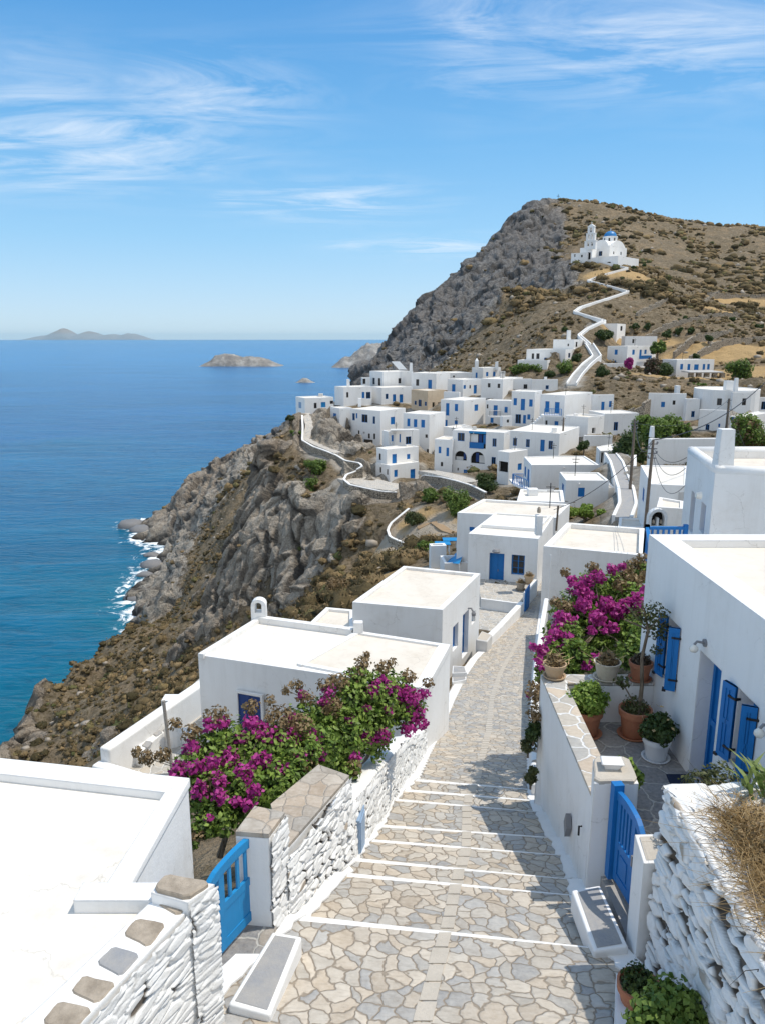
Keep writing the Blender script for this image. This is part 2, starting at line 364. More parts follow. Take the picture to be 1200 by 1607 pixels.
# ---------------------------------------------------------------- buildings
CTRL = []          # (x, y, H) ground control points
BARS = {'d': ('door', 'blue', .10), 'b': ('shutter', 'blue', .06), 'l': ('shutter', 'blue_light', .06), 'B': ('window', 'blue', .08), 'w': ('shutter', 'blue_pale', .05),
        'k': ('window', 'brown_wood', .07), 'o': ('opening', 'dark_inside', .35), 'G': ('garage_door', 'brown_wood', .12)}
def ray_edge(px, py, a, b):
    r = ray(px, py); d = np.array([b[0]-a[0], b[1]-a[1]]); L = np.hypot(*d); d = d/L; n = np.array([d[1], -d[0]])
    den = r[0]*n[0]+r[1]*n[1]
    if abs(den) < 1e-9: return None
    t = (a[0]*n[0]+a[1]*n[1])/den
    if t <= 0: return None
    x, y = r[0]*t, r[1]*t
    return t, (x-a[0])*d[0]+(y-a[1])*d[1], CZ+r[2]*t, den
def block(root, poly, dt, db, wins=(), fr=None, wall='plaster_far', roof='roof_white', par=(.2, .12), extra=3.0, name='wall', ctrl=True, near=False, skipfaces=()):
    """poly CCW plan, dt/db = drops of the roof edge and of the ground below the lens"""
    z1, zb = CZ-dt, CZ-db; z0 = zb-extra; n = len(poly)
    poly = [np.array(p[:2], float) for p in poly]
    if sum(poly[i][0]*poly[(i+1) % n][1]-poly[(i+1) % n][0]*poly[i][1] for i in range(n)) < 0: poly = poly[::-1]
    ops = [[] for _ in range(n)]; items = []
    for w in wins:
        x0, y0, x1, y1, k = w[:5]
        if fr: x0, x1 = fr[0]+x0/fr[2], fr[0]+x1/fr[2]; y0, y1 = fr[1]+y0/fr[2], fr[1]+y1/fr[2]
        xc, yc = (x0+x1)/2, (y0+y1)/2; best = None
        for i in range(n):
            a, b = poly[i], poly[(i+1) % n]; h = ray_edge(xc, yc, a, b)
            if h is None or h[3] >= 0: continue
            L = np.hypot(*(b-a)); slack = max(-h[1], h[1]-L, 0)
            if slack < .8 and z0 < h[2] < z1+.5:
                if best is None or slack*1000+h[0] < best[0]: best = (slack*1000+h[0], i, L)
        if best is None: print('WIN MISS', root['label'], w); continue
        i, L = best[1], best[2]; a, b = poly[i], poly[(i+1) % n]
        u0 = ray_edge(x0, yc, a, b)[1]; u1 = ray_edge(x1, yc, a, b)[1]; zt = ray_edge(xc, y0, a, b)[2]; zl = ray_edge(xc, y1, a, b)[2]
        u0, u1 = max(.06, min(u0, u1)), min(L-.06, max(u0, u1)); zt = min(zt, z1-.12); zl = max(zl, z0+.1)
        if u1-u0 < .15 or zt-zl < .15: print('WIN THIN', root['label'], w); continue
        ops[i].append((u0, u1, zl, zt)); items.append((i, u0, u1, zl, zt, k))
    mb = MB()
    for i in range(n):
        a, b = poly[i], poly[(i+1) % n]; L = np.hypot(*(b-a)); d = (b-a)/L; nn = np.array([d[1], -d[0]])
        if L < 1e-3: continue
        us = sorted({0., L, *[o[0] for o in ops[i]], *[o[1] for o in ops[i]]}); vs = sorted({z0, z1, *[o[2] for o in ops[i]], *[o[3] for o in ops[i]]})
        P = lambda u, z, w=0: (a[0]+d[0]*u+nn[0]*w, a[1]+d[1]*u+nn[1]*w, z)
        for p, q in zip(us, us[1:]):
            for r, s in zip(vs, vs[1:]):
                cu, cv = (p+q)/2, (r+s)/2
                if any(o[0] < cu < o[1] and o[2] < cv < o[3] for o in ops[i]): continue
                mb.quad(P(p, r), P(q, r), P(q, s), P(p, s))
        for o, it in zip(ops[i], [t_ for t_ in items if t_[0] == i]):
            dep = -BARS[it[5]][2]-.05-(.12 if near else 0); u0, u1, v0, v1 = o
            mb.quad(P(u0, v0), P(u1, v0), P(u1, v0, dep), P(u0, v0, dep)); mb.quad(P(u0, v1, dep), P(u1, v1, dep), P(u1, v1), P(u0, v1))
            mb.quad(P(u0, v0), P(u0, v0, dep), P(u0, v1, dep), P(u0, v1)); mb.quad(P(u1, v0, dep), P(u1, v0), P(u1, v1), P(u1, v1, dep))
    # parapet ring
    pw, ph = par; ins = []
    for i in range(n):
        p0, p1, p2 = poly[i-1], poly[i], poly[(i+1) % n]
        e1 = (p1-p0)/np.hypot(*(p1-p0)); e2 = (p2-p1)/np.hypot(*(p2-p1)); n1 = np.array([-e1[1], e1[0]]); n2 = np.array([-e2[1], e2[0]])
        ins.append(p1+(n1+n2)/max(.35, 1+n1@n2)*pw)
    zi = z1-ph
    for i in range(n):
        j = (i+1) % n; a, b, c, e = poly[i], poly[j], ins[j], ins[i]
        mb.quad((*a, z1), (*b, z1), (*c, z1), (*e, z1)); mb.quad((*e, z1), (*c, z1), (*c, zi), (*e, zi))
    w_ = mb.out(name, wall, root)
    rb = MB(); rb.poly([(*p, zi+.004) for p in ins]); rb.out('roof', roof, root)
    if wall == 'plaster_far' and near is False and z1-z0 > 4.5:
        R = random.Random(int(poly[0][0]*91+poly[0][1]*13)); cc_ = sum(poly)/n; s_ = min(np.hypot(*(poly[1]-poly[0])), np.hypot(*(poly[2]-poly[1])))
        if R.random() < .45 and s_ > 2: q = cc_+(poly[R.randrange(n)]-cc_)*R.uniform(.3, .7); mm = MB(); mm.tube([(*q, zi), (*q, zi+1.9)], .035, 4); mm.tube([(q[0]-.35, q[1], zi+1.6), (q[0]+.35, q[1], zi+1.6)], .03, 4); mm.tube([(q[0]-.25, q[1], zi+1.3), (q[0]+.25, q[1], zi+1.3)], .03, 4); mm.out('antenna', 'dark_iron', root)
        if R.random() < .4 and s_ > 2.5: q = cc_+(poly[R.randrange(n)]-cc_)*R.uniform(.35, .7); k_ = R.uniform(.25, .5); mm = MB(); mm.box(q[0]-k_, q[0]+k_, q[1]-k_, q[1]+k_, zi, zi+R.uniform(.35, .8)); mm.out('roof_box', R.choice(['plaster_far', 'grey_plaster']), root)
        for i in range(n):
            a, b = poly[i], poly[(i+1) % n]; L = np.hypot(*(b-a)); nn = np.array([(b-a)[1], -(b-a)[0]])/L
            if nn @ (a/np.hypot(*a)) < -.25 and L > 2.5 and R.random() < .8:
                q = a+(b-a)*R.uniform(.15, .85); mm = MB(); mm.tube([(*q, z1-.28), (*(q+nn*.35), z1-.33)], .06, 5); mm.out('water_spout', 'grey_plaster', root)
    for it in items:
        i, u0, u1, v0, v1, k = it; a, b = poly[i], poly[(i+1) % n]; d = (b-a)/np.hypot(*(b-a)); fr_ = ((a[0], a[1]), d, np.array([d[1], -d[0]]))
        opening(root, fr_, u0, u1, v0, v1, k, near)
    if ctrl:
        for p in poly: CTRL.append((p[0], p[1], zb-.15))
    return poly
def opening(root, fr, u0, u1, v0, v1, k, near):
    nm, mat, dep = BARS[k]; o = -dep-(.12 if near else 0); W, H = u1-u0, v1-v0; t_ = min(.07, W*.14)
    m = MB()
    if k == 'o':
        m.fbox(fr, u0-.02, u1+.02, o-.04, o, v0-.02, v1+.02); m.out(nm, mat, root); return
    for (p, q, r, s) in ((u0, u0+t_, v0, v1), (u1-t_, u1, v0, v1), (u0+t_, u1-t_, v1-t_, v1), (u0+t_, u1-t_, v0, v0+t_)): m.fbox(fr, p, q, o-.03, o+.03, r, s)
    if k in 'Bk':
        m.fbox(fr, (u0+u1)/2-t_*.4, (u0+u1)/2+t_*.4, o-.03, o+.02, v0+t_, v1-t_)
        if near: 
            for f in (.33, .66): m.fbox(fr, u0+t_, u1-t_, o-.028, o+.016, v0+H*f-.012, v0+H*f+.012)
        w = m.out(nm, mat, root); g = MB(); g.fbox(fr, u0, u1, o-.05, o-.012, v0, v1); g.out('pane', 'dark_glass', w)
    else:
        m.fbox(fr, u0, u1, o-.05, o, v0, v1)
        m.fbox(fr, (u0+u1)/2-t_*.5, (u0+u1)/2+t_*.5, o, o+.025, v0+t_, v1-t_)
        if k in 'dG': m.fbox(fr, u0+t_, u1-t_, o, o+.02, v0+H*.42, v0+H*.42+t_)
        w = m.out(nm, mat, root)
        if k == 'd' and near: h = MB(); h.fbox(fr, (u0+u1)/2+.05, (u0+u1)/2+.09, o+.02, o+.07, v0+H*.45, v0+H*.45+.12); h.out('handle', 'metal_grey', w)
def corner_poly(fr, xl, xc, xr, yt, yb, z, al, dl=None, dr=None):
    f = (lambda x, y: (fr[0]+x/fr[2], fr[1]+y/fr[2])) if fr else (lambda x, y: (x, y))
    a_ = radians(al); da = np.array([cos(a_), sin(a_)]); db_ = np.array([-sin(a_), cos(a_)])
    P = A(*f(xc, yt), z); B = A(*f(xc, yb), z); c = P[:2]
    def solve(x, dv, lim):
        u = (f(x, 0)[0]-600)/1200; dd = CZ-P[2]                       # X = u*(CT*Y + ST*dd)
        den = dv[0]-u*CT*dv[1]
        return max(.6, min(lim, (u*(CT*c[1]+ST*dd)-c[0])/den if abs(den) > 1e-6 else lim))
    w = dr if dr else solve(xr, da, 16); l = dl if dl else solve(xl, db_, 16)
    if dr is None and dl is None:
        pass
    db2 = CZ-P[2]+ (P[2]-B[2])
    return [c, c+da*w, c+da*w+db_*l, c+db_*l], CZ-P[2], CZ-B[2]
def cblock(root, fr, spec, wins=(), **kw):
    poly, dt, db = corner_poly(fr, *spec); return block(root, poly, dt, db, wins, fr, **kw)
def house(name, label, cat, fr, blocks, **kw):
    poly, dt, db = corner_poly(fr, *blocks[0][0]); c = sum(poly)/4
    root = thing(name, (c[0], c[1], CZ-db), label, cat)
    out = [cblock(root, fr, b[0], b[1] if len(b) > 1 else (), **{**kw, **(b[2] if len(b) > 2 else {})}) for b in blocks]
    return root, out
def pbox(root, fr, x0, x1, y0, y1, z, dep, name, mat, yaw=0, cap=None):
    """upright box seen between two pixels at depth z (chimneys, posts, tanks)"""
    f = (lambda x, y: (fr[0]+x/fr[2], fr[1]+y/fr[2])) if fr else (lambda x, y: (x, y))
    a, b = A(*f((x0+x1)/2, y1), z), A(*f((x0+x1)/2, y0), z); w = abs(f(x1, 0)[0]-f(x0, 0)[0])/1200*z/2; h = (b[2]-a[2])
    c, s = cos(radians(yaw)), sin(radians(yaw)); P = lambda x, y, zz: (a[0]+x*c-y*s, a[1]+x*s+y*c, zz)
    m = MB(); k = .78 if cap == 'taper' else 1
    pts = [(-w, 0), (w, 0), (w, dep), (-w, dep)]; top = [(x*k, dep/2+(y-dep/2)*k) for x, y in pts]
    if cap == 'point':
        m.hexa([P(*p, a[2]-.4) for p in pts], [P(*p, a[2]+h*.72) for p in pts]); m.hexa([P(*p, a[2]+h*.72) for p in pts], [P(x*.12, dep/2+(y-dep/2)*.12, b[2]) for x, y in pts])
    elif cap == 'arch':
        m.hexa([P(*p, a[2]-.4) for p in pts], [P(*p, a[2]+h*.55) for p in pts])
        for q in (-1, 1): m.hexa([P(x if x*q > 0 else q*w*.45, y, a[2]+h*.55) for x, y in pts] if q > 0 else [P(x if x*q > 0 else q*w*.45, y, a[2]+h*.55) for x, y in pts], [P(x if x*q > 0 else q*w*.45, y, a[2]+h*.8) for x, y in pts])
        N = 8
        for j in range(N):
            t0, t1 = pi*j/N, pi*(j+1)/N; hh = h*.2
            q0, q1 = (w*cos(t0), hh*sin(t0)), (w*cos(t1), hh*sin(t1)); r0, r1 = (w*.45*cos(t0), hh*.45*sin(t0)), (w*.45*cos(t1), hh*.45*sin(t1)); zb = a[2]+h*.8
            F0 = [P(r0[0], 0, zb+r0[1]), P(q0[0], 0, zb+q0[1]), P(q0[0], dep, zb+q0[1]), P(r0[0], dep, zb+r0[1])]
            F1 = [P(r1[0], 0, zb+r1[1]), P(q1[0], 0, zb+q1[1]), P(q1[0], dep, zb+q1[1]), P(r1[0], dep, zb+r1[1])]
            m.hexa(F0, F1)
    else: m.hexa([P(*p, a[2]-.4) for p in pts], [P(*p, b[2]) for p in top])
    return m.out(name, mat, root)
def railing(name, root, p0, p1, zb, h, mat, n, r=.03, top=.05):
    m = MB(); p0, p1 = np.array(p0[:2]), np.array(p1[:2])
    for k in range(n+1):
        q = p0+(p1-p0)*k/n; rr = r*1.7 if k in (0, n) else r; m.tube([(*q, zb), (*q, zb+h)], rr, 4)
    for zz in (zb+h, zb+.08): m.tube([(*p0, zz), (*p1, zz)], top*.8, 4)
    return m.out(name, mat, root)

# ---------------------------------------------------------------- walls along polylines
def rubble(V0, V1, nu, nv, seed, amp=.045, flip=1, scale=(4.2, 9.5), bare=.04, gap=(.52, .66), gw=.15):
    """displaced, lime-washed stone face between bottom polyline V0 and top polyline V1 (same length)"""
    V0, V1 = np.asarray(V0, float), np.asarray(V1, float)
    seg = np.r_[0, np.cumsum(np.linalg.norm(np.diff(V0[:, :2], axis=0), axis=1))]; L = seg[-1]
    u = np.linspace(0, L, nu); B = np.stack([np.interp(u, seg, V0[:, k]) for k in range(3)], 1); T = np.stack([np.interp(u, seg, V1[:, k]) for k in range(3)], 1)
    v = np.linspace(0, 1, nv); G = B[:, None, :]*(1-v)[None, :, None]+T[:, None, :]*v[None, :, None]
    du = np.gradient(B[:, :2], axis=0); du /= np.linalg.norm(du, axis=1)[:, None]; nrm = np.stack([du[:, 1], -du[:, 0], 0*du[:, 0]], 1)*flip
    U = np.repeat(u[:, None], nv, 1); Z = G[:, :, 2]
    W = np.stack([U*scale[0], Z*scale[1], np.full_like(U, seed*3.7)], -1).reshape(-1, 3)
    W[:, :2] += (np.stack([fbm(W*.5, 2, seed), fbm(W*.5+9, 2, seed)], 1)-.5)*1.3
    W[:, 2] = seed*3.7
    f1, f2, idr = worley(W, seed); e = f2-f1
    st = sstep(.0, .17, e); tl = TILT; big = fbm(np.stack([U*1.1, Z*1.1, 0*U], -1).reshape(-1, 3), 3, seed)
    deepz = fbm(W*.55+3, 2, seed+4)
    g = (1-sstep(gw*.35, gw, e))*sstep(gap[0], gap[1], deepz); h = st*amp*(.35+.9*idr)+tl*amp*1.1+(big-.5)*.06-g*amp*2.+fbm(W*2.2, 3, seed+8)*amp*.6
    P = G.reshape(-1, 3)+np.repeat(nrm, nv, 0)*h[:, None]
    g = np.maximum(g, .36*(1-sstep(.01, .11, e)))
    br = np.where((idr > 1-bare), sstep(.08, .2, e), 0)
    i = np.arange(nu-1)[:, None]*nv+np.arange(nv-1)[None, :]; i = i.ravel()
    F = np.stack([i, i+nv, i+nv+1, i+1], 1)
    if flip < 0: F = F[:, ::-1]
    return P, F, g, br
def mkr(name, root, P, F, g, br): return mk(name, P, F, 'limewash', root, True, attrs={'gap': g, 'bare': br})
# ================================================================ THE VILLAGE (mid and far distance)
F1 = (450, 560, 6.); F2 = (620, 560, 6.); F3 = (800, 580, 6.); F4 = (1000, 580, 6.); F5 = (800, 480, 3.4286); F6 = (880, 340, 8.5714); F7 = (660, 760, 5.); F8 = (860, 740, 5.)
VG = 'whitewashed village houses'
def lamp_dots(*a): pass
H = lambda label, fr, blocks, **kw: house('village_house', label, 'house', fr, blocks, **{'group': None, **kw}) if False else house('village_house', label, 'house', fr, blocks, **kw)
# --- left row on the cliff
r, _ = H('low cream-white house at the seaward tip of the village, beside the stepped cliff path', F1, [
    ((85, 170, 440, 388, 600, 150, 28), [(112, 425, 138, 482, 'w'), (257, 432, 283, 484, 'k'), (323, 425, 366, 474, 'l'), (408, 412, 440, 442, 'k')])])
r, _ = H('white house with a bright chimney, just right of the seaward end house', F1, [
    ((450, 535, 800, 285, 460, 156, 30), [(562, 332, 582, 382, 'k'), (708, 330, 733, 388, 'b'), (748, 330, 790, 392, 'B')])])
pbox(r, F1, 565, 592, 210, 270, 158, .7, 'chimney', 'plaster_far')
r, _ = H('tall back-left village house with a slanted solar panel on its roof', F1, [
    ((780, 905, 1185, 140, 300, 164, 30), [(808, 197, 830, 258, 'k'), (860, 200, 882, 270, 'k'), (1047, 200, 1073, 248, 'k')]),
    ((700, 712, 785, 195, 300, 166, 12), [(716, 205, 742, 254, 'k')]),
    ((790, 893, 1180, 290, 445, 158, 30), [(927, 347, 953, 396, 'B'), (995, 352, 1025, 420, 'd'), (1058, 352, 1092, 430, 'd')])])
pbox(r, F1, 1152, 1182, 55, 120, 166, .8, 'chimney', 'plaster_far', cap='taper')
a = A(*(450+1060/6, 560+118/6), 166); m = MB(); m.hexa([(a[0]+x, a[1]+y, a[2]) for x, y in ((-.2, 0), (1.6, 0), (1.6, .3), (-.2, .3))], [(a[0]+x-1.6, a[1]+y+.3, a[2]+1.7) for x, y in ((-.2, 0), (1.6, 0), (1.6, .3), (-.2, .3))])
sp = m.out('solar_panel', 'white_paint'); tag(sp, 'pale slanted solar heater panel on the flat roof of the tall back-left house', 'solar panel')
r, _ = H('white house with a single tall blue door above the cream old stone house', F2, [
    ((150, 385, 515, 155, 320, 160, 58), [(193, 210, 221, 271, 'k'), (306, 215, 342, 310, 'd')])])
house('old_house', 'unpainted cream and ochre old house with peeling plaster, below the tall blue door', 'house', F2, [
    ((150, 305, 460, 318, 500, 152, 42), [(178, 413, 198, 450, 'B'), (216, 403, 245, 465, 'B'), (274, 422, 293, 460, 'B'), (347, 427, 372, 485, 'o'), (400, 427, 420, 487, 'o')])], wall='old_plaster', roof='roof_cream')
r, _ = H('small white house with a pointed chimney and blue shutters under the dark cliff', F2, [
    ((720, 825, 992, 102, 215, 172, 38), [(753, 147, 771, 197, 'b'), (852, 142, 873, 182, 'b'), (918, 138, 940, 182, 'b')]),
    ((985, 990, 1035, 135, 215, 174, 20),)])
pbox(r, F2, 750, 781, 10, 105, 171, .9, 'chimney', 'plaster_far', cap='point'); pbox(r, F2, 940, 968, 45, 104, 174, .8, 'chimney', 'plaster_far', cap='taper')
r, _ = H('long low white roofed house behind the tall blue door house, one tiny window', F2, [
    ((385, 510, 720, 150, 300, 176, 20), [(541, 175, 557, 192, 'k')])])
r, _ = H('white house with four blue openings in a row, left of the grey-shaded wall', F2, [
    ((490, 635, 808, 214, 375, 155, 42), [(530, 257, 563, 327, 'd'), (640, 265, 662, 300, 'b'), (695, 265, 709, 297, 'k'), (736, 265, 765, 345, 'd')]),
    ((455, 600, 612, 332, 390, 150, 60),)])
r, _ = H('white house with two small brown windows in a grey-shaded wall, upper centre of the village', F2, [
    ((806, 1012, 1200, 210, 400, 152, 58), [(868, 247, 893, 287, 'k'), (960, 252, 985, 292, 'k')])], wall='plaster_far')
r, _ = H('bright white house with a full height blue door on its left face, mid village', F2, [
    ((428, 645, 850, 410, 660, 140, 52), [(474, 435, 506, 552, 'd'), (557, 443, 588, 510, 'b'), (743, 448, 777, 508, 'b'), (467, 593, 489, 660, 'd'), (556, 600, 585, 634, 'b')])])
r, _ = H('white house with a small iron balcony below its blue door, mid village', F2, [
    ((850, 1090, 1130, 414, 640, 141, 66), [(858, 447, 873, 485, 'k'), (922, 455, 960, 563, 'd'), (1025, 470, 1055, 525, 'b'), (893, 572, 922, 620, 'b')])])
a = A(620+885/6, 560+560/6, 139); b = A(620+988/6, 560+563/6, 139.6); m = MB(); m.box(a[0], b[0], a[1], a[1]+1.6, a[2]-.15, a[2]); m.out('balcony_slab', 'plaster_far', r); railing('balcony_rail', r, a, b, a[2], 1.0, 'metal_grey', 9, .03)
r, _ = H('large white house with a brown garage door, above the cliff path', F1, [
    ((600, 880, 1115, 508, 960, 138, 52), [(618, 530, 642, 597, 'B'), (652, 530, 666, 578, 'b'), (706, 541, 762, 617, 'B'), (810, 560, 833, 630, 'B'), (975, 565, 1015, 634, 'b'),
        (672, 692, 686, 742, 'k'), (720, 705, 733, 725, 'o'), (766, 722, 784, 768, 'k'), (816, 722, 834, 775, 'k'), (725, 778, 810, 915, 'G')])])
pbox(r, F1, 670, 702, 390, 450, 145, .8, 'chimney', 'plaster_far')
r, _ = H('low white house with one blue window set on bare cliff rock', F1, [
    ((410, 497, 612, 484, 650, 142, 30), [(438, 531, 468, 596, 'b')])])
r, _ = H('white cube house with three blue doors side by side above a grey stone terrace', F2, [
    ((75, 320, 470, 542, 990, 132, 58), [(110, 581, 138, 653, 'b'), (171, 587, 204, 661, 'd'), (241, 592, 276, 665, 'b'), (280, 730, 303, 762, 'k'), (293, 868, 320, 910, 'k')])])
r, _ = H('white terrace house with a flat porch slab over a wide blue doorway', F1, [
    ((900, 955, 1245, 703, 850, 128, 28), [(976, 737, 1002, 795, 'b'), (1057, 727, 1070, 805, 'b'), (1117, 750, 1168, 822, 'B')], {'roof': 'roof_cream', 'par': (.25, .5)})])
a = A(450+975/6, 560+690/6, 126.5); b = A(450+1190/6, 560+715/6, 126.5); m = MB(); m.box(a[0], b[0], a[1], a[1]+2.2, a[2]-.15, a[2]); 
for x in (a[0]+.1, b[0]-.2): m.tube([(x, a[1]+.1, a[2]-.1), (x, a[1]+.1, a[2]-3.2)], .06, 6)
m.out('porch_slab', 'grey_plaster', r)
r, _ = H('small white two-storey house standing alone at the end of the cliff terrace', F1, [
    ((838, 970, 1242, 1022, 1190, 121, 38), [(875, 1038, 890, 1090, 'k'), (940, 1058, 953, 1110, 'k'), (1008, 1064, 1040, 1130, 'b'), (1160, 1057, 1205, 1155, 'd')], {'par': (.2, .15)}),
    ((845, 940, 1238, 872, 1030, 122.5, 34), [(868, 910, 886, 970, 'k'), (990, 915, 1032, 1015, 'd'), (1128, 915, 1158, 962, 'b')])])
# --- centre
r, ps = H('biggest white house with two arched openings and a blue loggia rail', F2, [
    ((540, 1022, 1092, 714, 1205, 118, 64), [(585, 715, 650, 793, 'B'), (912, 768, 950, 845, 'B'), (902, 943, 942, 1020, 'B'), (640, 1062, 674, 1165, 'd'), (778, 1087, 803, 1130, 'b'), (697, 712, 850, 862, 'o'),
        (558, 885, 670, 975, 'o'), (708, 892, 840, 1005, 'o'), (582, 1045, 595, 1070, 'k')]),
    ((370, 538, 620, 782, 1140, 121, 66), [(405, 845, 430, 907, 'b'), (478, 855, 503, 935, 'b'), (425, 990, 447, 1030, 'k'), (528, 1015, 540, 1082, 'k')], {'roof': 'roof_cream'})])
# loggia: rail, blue beam, inner doors; arch spandrels
def face_items(root, fr, poly, rects):
    a, b = None, None
    for (x0, y0, x1, y1, w, name, mat) in rects:
        xc, yc = fr[0]+(x0+x1)/2/fr[2], fr[1]+(y0+y1)/2/fr[2]; best = None
        for i in range(len(poly)):
            h = ray_edge(xc, yc, poly[i], poly[(i+1) % len(poly)])
            if h and h[3] < 0 and -1 < h[1] < np.hypot(*(poly[(i+1) % len(poly)]-poly[i]))+1 and (best is None or h[0] < best[0]): best = (h[0], i)
        a, b = poly[best[1]], poly[(best[1]+1) % len(poly)]; d = (b-a)/np.hypot(*(b-a)); f_ = ((a[0], a[1]), d, np.array([d[1], -d[0]]))
        u0, u1 = ray_edge(fr[0]+x0/fr[2], yc, a, b)[1], ray_edge(fr[0]+x1/fr[2], yc, a, b)[1]; z1, z0 = ray_edge(xc, fr[1]+y0/fr[2], a, b)[2], ray_edge(xc, fr[1]+y1/fr[2], a, b)[2]
        m = MB()
        if name == 'arch':                 # fills the corners of a square opening so that it reads as an arch
            N = 10; um = (u0+u1)/2; hw = (u1-u0)/2; zs = z0+(z1-z0)*.35
            for k in range(N):
                t0, t1 = pi*k/N, pi*(k+1)/N
                ua, za, ub, zb = um-hw*cos(t0), zs+(z1-zs)*sin(t0), um-hw*cos(t1), zs+(z1-zs)*sin(t1)
                P = lambda u, w, z: (a[0]+d[0]*u+f_[2][0]*w, a[1]+d[1]*u+f_[2][1]*w, z)
                m.hexa([P(ua, .003, za), P(ub, .003, zb), P(ub, -.3, zb), P(ua, -.3, za)], [P(ua, .003, z1+.05), P(ub, .003, z1+.05), P(ub, -.3, z1+.05), P(ua, -.3, z1+.05)])
            m.out('arch', mat, root)
        elif name.endswith('rail'):
            for k in range(13): m.fbox(f_, u0+(u1-u0)*k/12-.03, u0+(u1-u0)*k/12+.03, w, w+.05, z0, z1)
            m.fbox(f_, u0, u1, w-.01, w+.06, z1-.08, z1); m.fbox(f_, u0, u1, w-.01, w+.06, z0, z0+.08)
            m.fbox(f_, u0, u1, w+.01, w+.03, z0, z1-.1); m.out(name, mat, root)
        else: m.fbox(f_, u0, u1, min(w, w+.06), max(w, w+.06), z0, z1); m.out(name, mat, root)
face_items(r, F2, ps[0], [(697, 805, 828, 862, .0, 'balcony_rail', 'blue'), (693, 700, 853, 722, .02, 'beam', 'blue_light'), (778, 730, 808, 820, -.38, 'door', 'blue_deep'), (820, 735, 848, 825, -.38, 'shutter', 'blue'),
    (700, 730, 770, 805, -.385, 'loggia_wall', 'plaster_far'), (558, 885, 670, 975, 0, 'arch', 'plaster_far'), (708, 892, 840, 1005, 0, 'arch', 'plaster_far'), (635, 905, 655, 965, -.38, 'door', 'blue_deep'),
    (750, 905, 778, 990, -.38, 'door', 'blue_deep'), (565, 940, 630, 972, -.384, 'inner_wall', 'grey_plaster'), (782, 930, 835, 1000, -.384, 'inner_wall', 'grey_plaster')])
r, _ = H('white house with three small windows and a blue door, below the stairway house', F3, [
    ((-2, 465, 652, 602, 810, 113, 60), [(25, 643, 62, 717, 'B'), (147, 655, 183, 730, 'B'), (282, 660, 323, 770, 'd'), (360, 670, 400, 750, 'B'), (518, 780, 538, 805, 'o')])])
r, ps = H('white house with a broken brown cellar opening and blue balcony, right of the two arches', F2, [
    ((962, 1070, 1245, 900, 1210, 106, 42), [(1150, 1003, 1187, 1065, 'b'), (972, 985, 1058, 1085, 'o')])])
a = A(803, 757, 98); b = A(827, 760, 97); m = MB(); m.box(a[0], b[0], a[1]-.2, a[1]+2.5, a[2]-.25, a[2]); m.out('balcony_slab', 'plaster_far', r)
railing('balcony_rail', r, (a[0], a[1]-.15), (b[0], a[1]-.15), a[2], 1.15, 'blue', 12, .035)
house('village_house', 'small white annex between the full height blue door house and the arched house', 'house', F2, [((452, 560, 720, 668, 760, 132, 44), [(600, 690, 622, 720, 'b')])])
house('village_house', 'tiny white shed with one dark window under the iron balcony house', 'house', F2, [((985, 1010, 1100, 560, 650, 132, 20), [(1047, 590, 1068, 618, 'k')])])
# --- upper right centre
r, ps = H('white house with a blue door between shutters over blue ground floor doors', F3, [
    ((15, 234, 300, 208, 545, 134, 64), [(30, 268, 62, 335, 'b'), (98, 275, 138, 382, 'd'), (178, 280, 210, 348, 'b'), (48, 420, 100, 507, 'B'), (120, 427, 147, 508, 'b'), (160, 420, 188, 470, 'b')])])
r, ps = H('white house with a blue balcony under twin blue doors and an outside staircase', F3, [
    ((285, 515, 775, 242, 550, 129, 50), [(328, 297, 367, 400, 'd'), (418, 305, 462, 410, 'd'), (415, 485, 452, 545, 'b'), (330, 478, 350, 520, 'k')]),
    ((772, 778, 980, 236, 400, 133, 10), [(857, 302, 888, 388, 'd'), (930, 295, 955, 352, 'b')])])
a = A(853, 651, 127.5); b = A(879, 652, 126.5); m = MB(); m.hexa([(a[0], a[1]-.4, a[2]-.2), (b[0], b[1]-.4, a[2]-.2), (b[0], b[1]+2, a[2]-.2), (a[0], a[1]+2, a[2]-.2)], [(a[0], a[1]-.4, a[2]), (b[0], b[1]-.4, a[2]), (b[0], b[1]+2, a[2]), (a[0], a[1]+2, a[2])]); m.out('balcony_slab', 'plaster_far', r)
railing('balcony_rail', r, (a[0], a[1]-.35), (b[0], b[1]-.35), a[2], 1.1, 'blue', 10, .035)
m = MB()                                   # outside stairs down to the left
for k in range(9):
    x0 = a[0]-.35*k; m.box(x0-.4, x0, a[1]-.5, a[1]+.9, a[2]-3.4, a[2]-.32*k)
m.out('outside_stairs', 'plaster_far', r)
r, _ = H('low rounded white house with a small brown door under the staircase house', F3, [
    ((515, 735, 895, 448, 605, 122, 42), [(770, 547, 802, 600, 'o')], {'par': (.2, .3), 'roof': 'roof_cream'}),
    ((740, 890, 1215, 415, 605, 125, 10), [(975, 493, 1015, 573, 'B')])])
r, _ = H('long blank white house with a brown shuttered window below the hill stairs', F3, [((-140, -130, 203, 88, 200, 156, 6), [(125, 138, 160, 180, 'k')])])
r, _ = H('low white annex house with one dark blue window beside the foot of the hill stairs', F3, [((200, 205, 450, 92, 200, 152, 6), [(333, 147, 362, 183, 'B')]), ])
pbox(r, F3, 322, 345, 68, 108, 153, .7, 'chimney', 'plaster_far')
house('street_wall', 'white retaining wall above the lane, left of the darker tree mass', 'wall', F3, [((690, 705, 965, 622, 715, 117, 8),)])
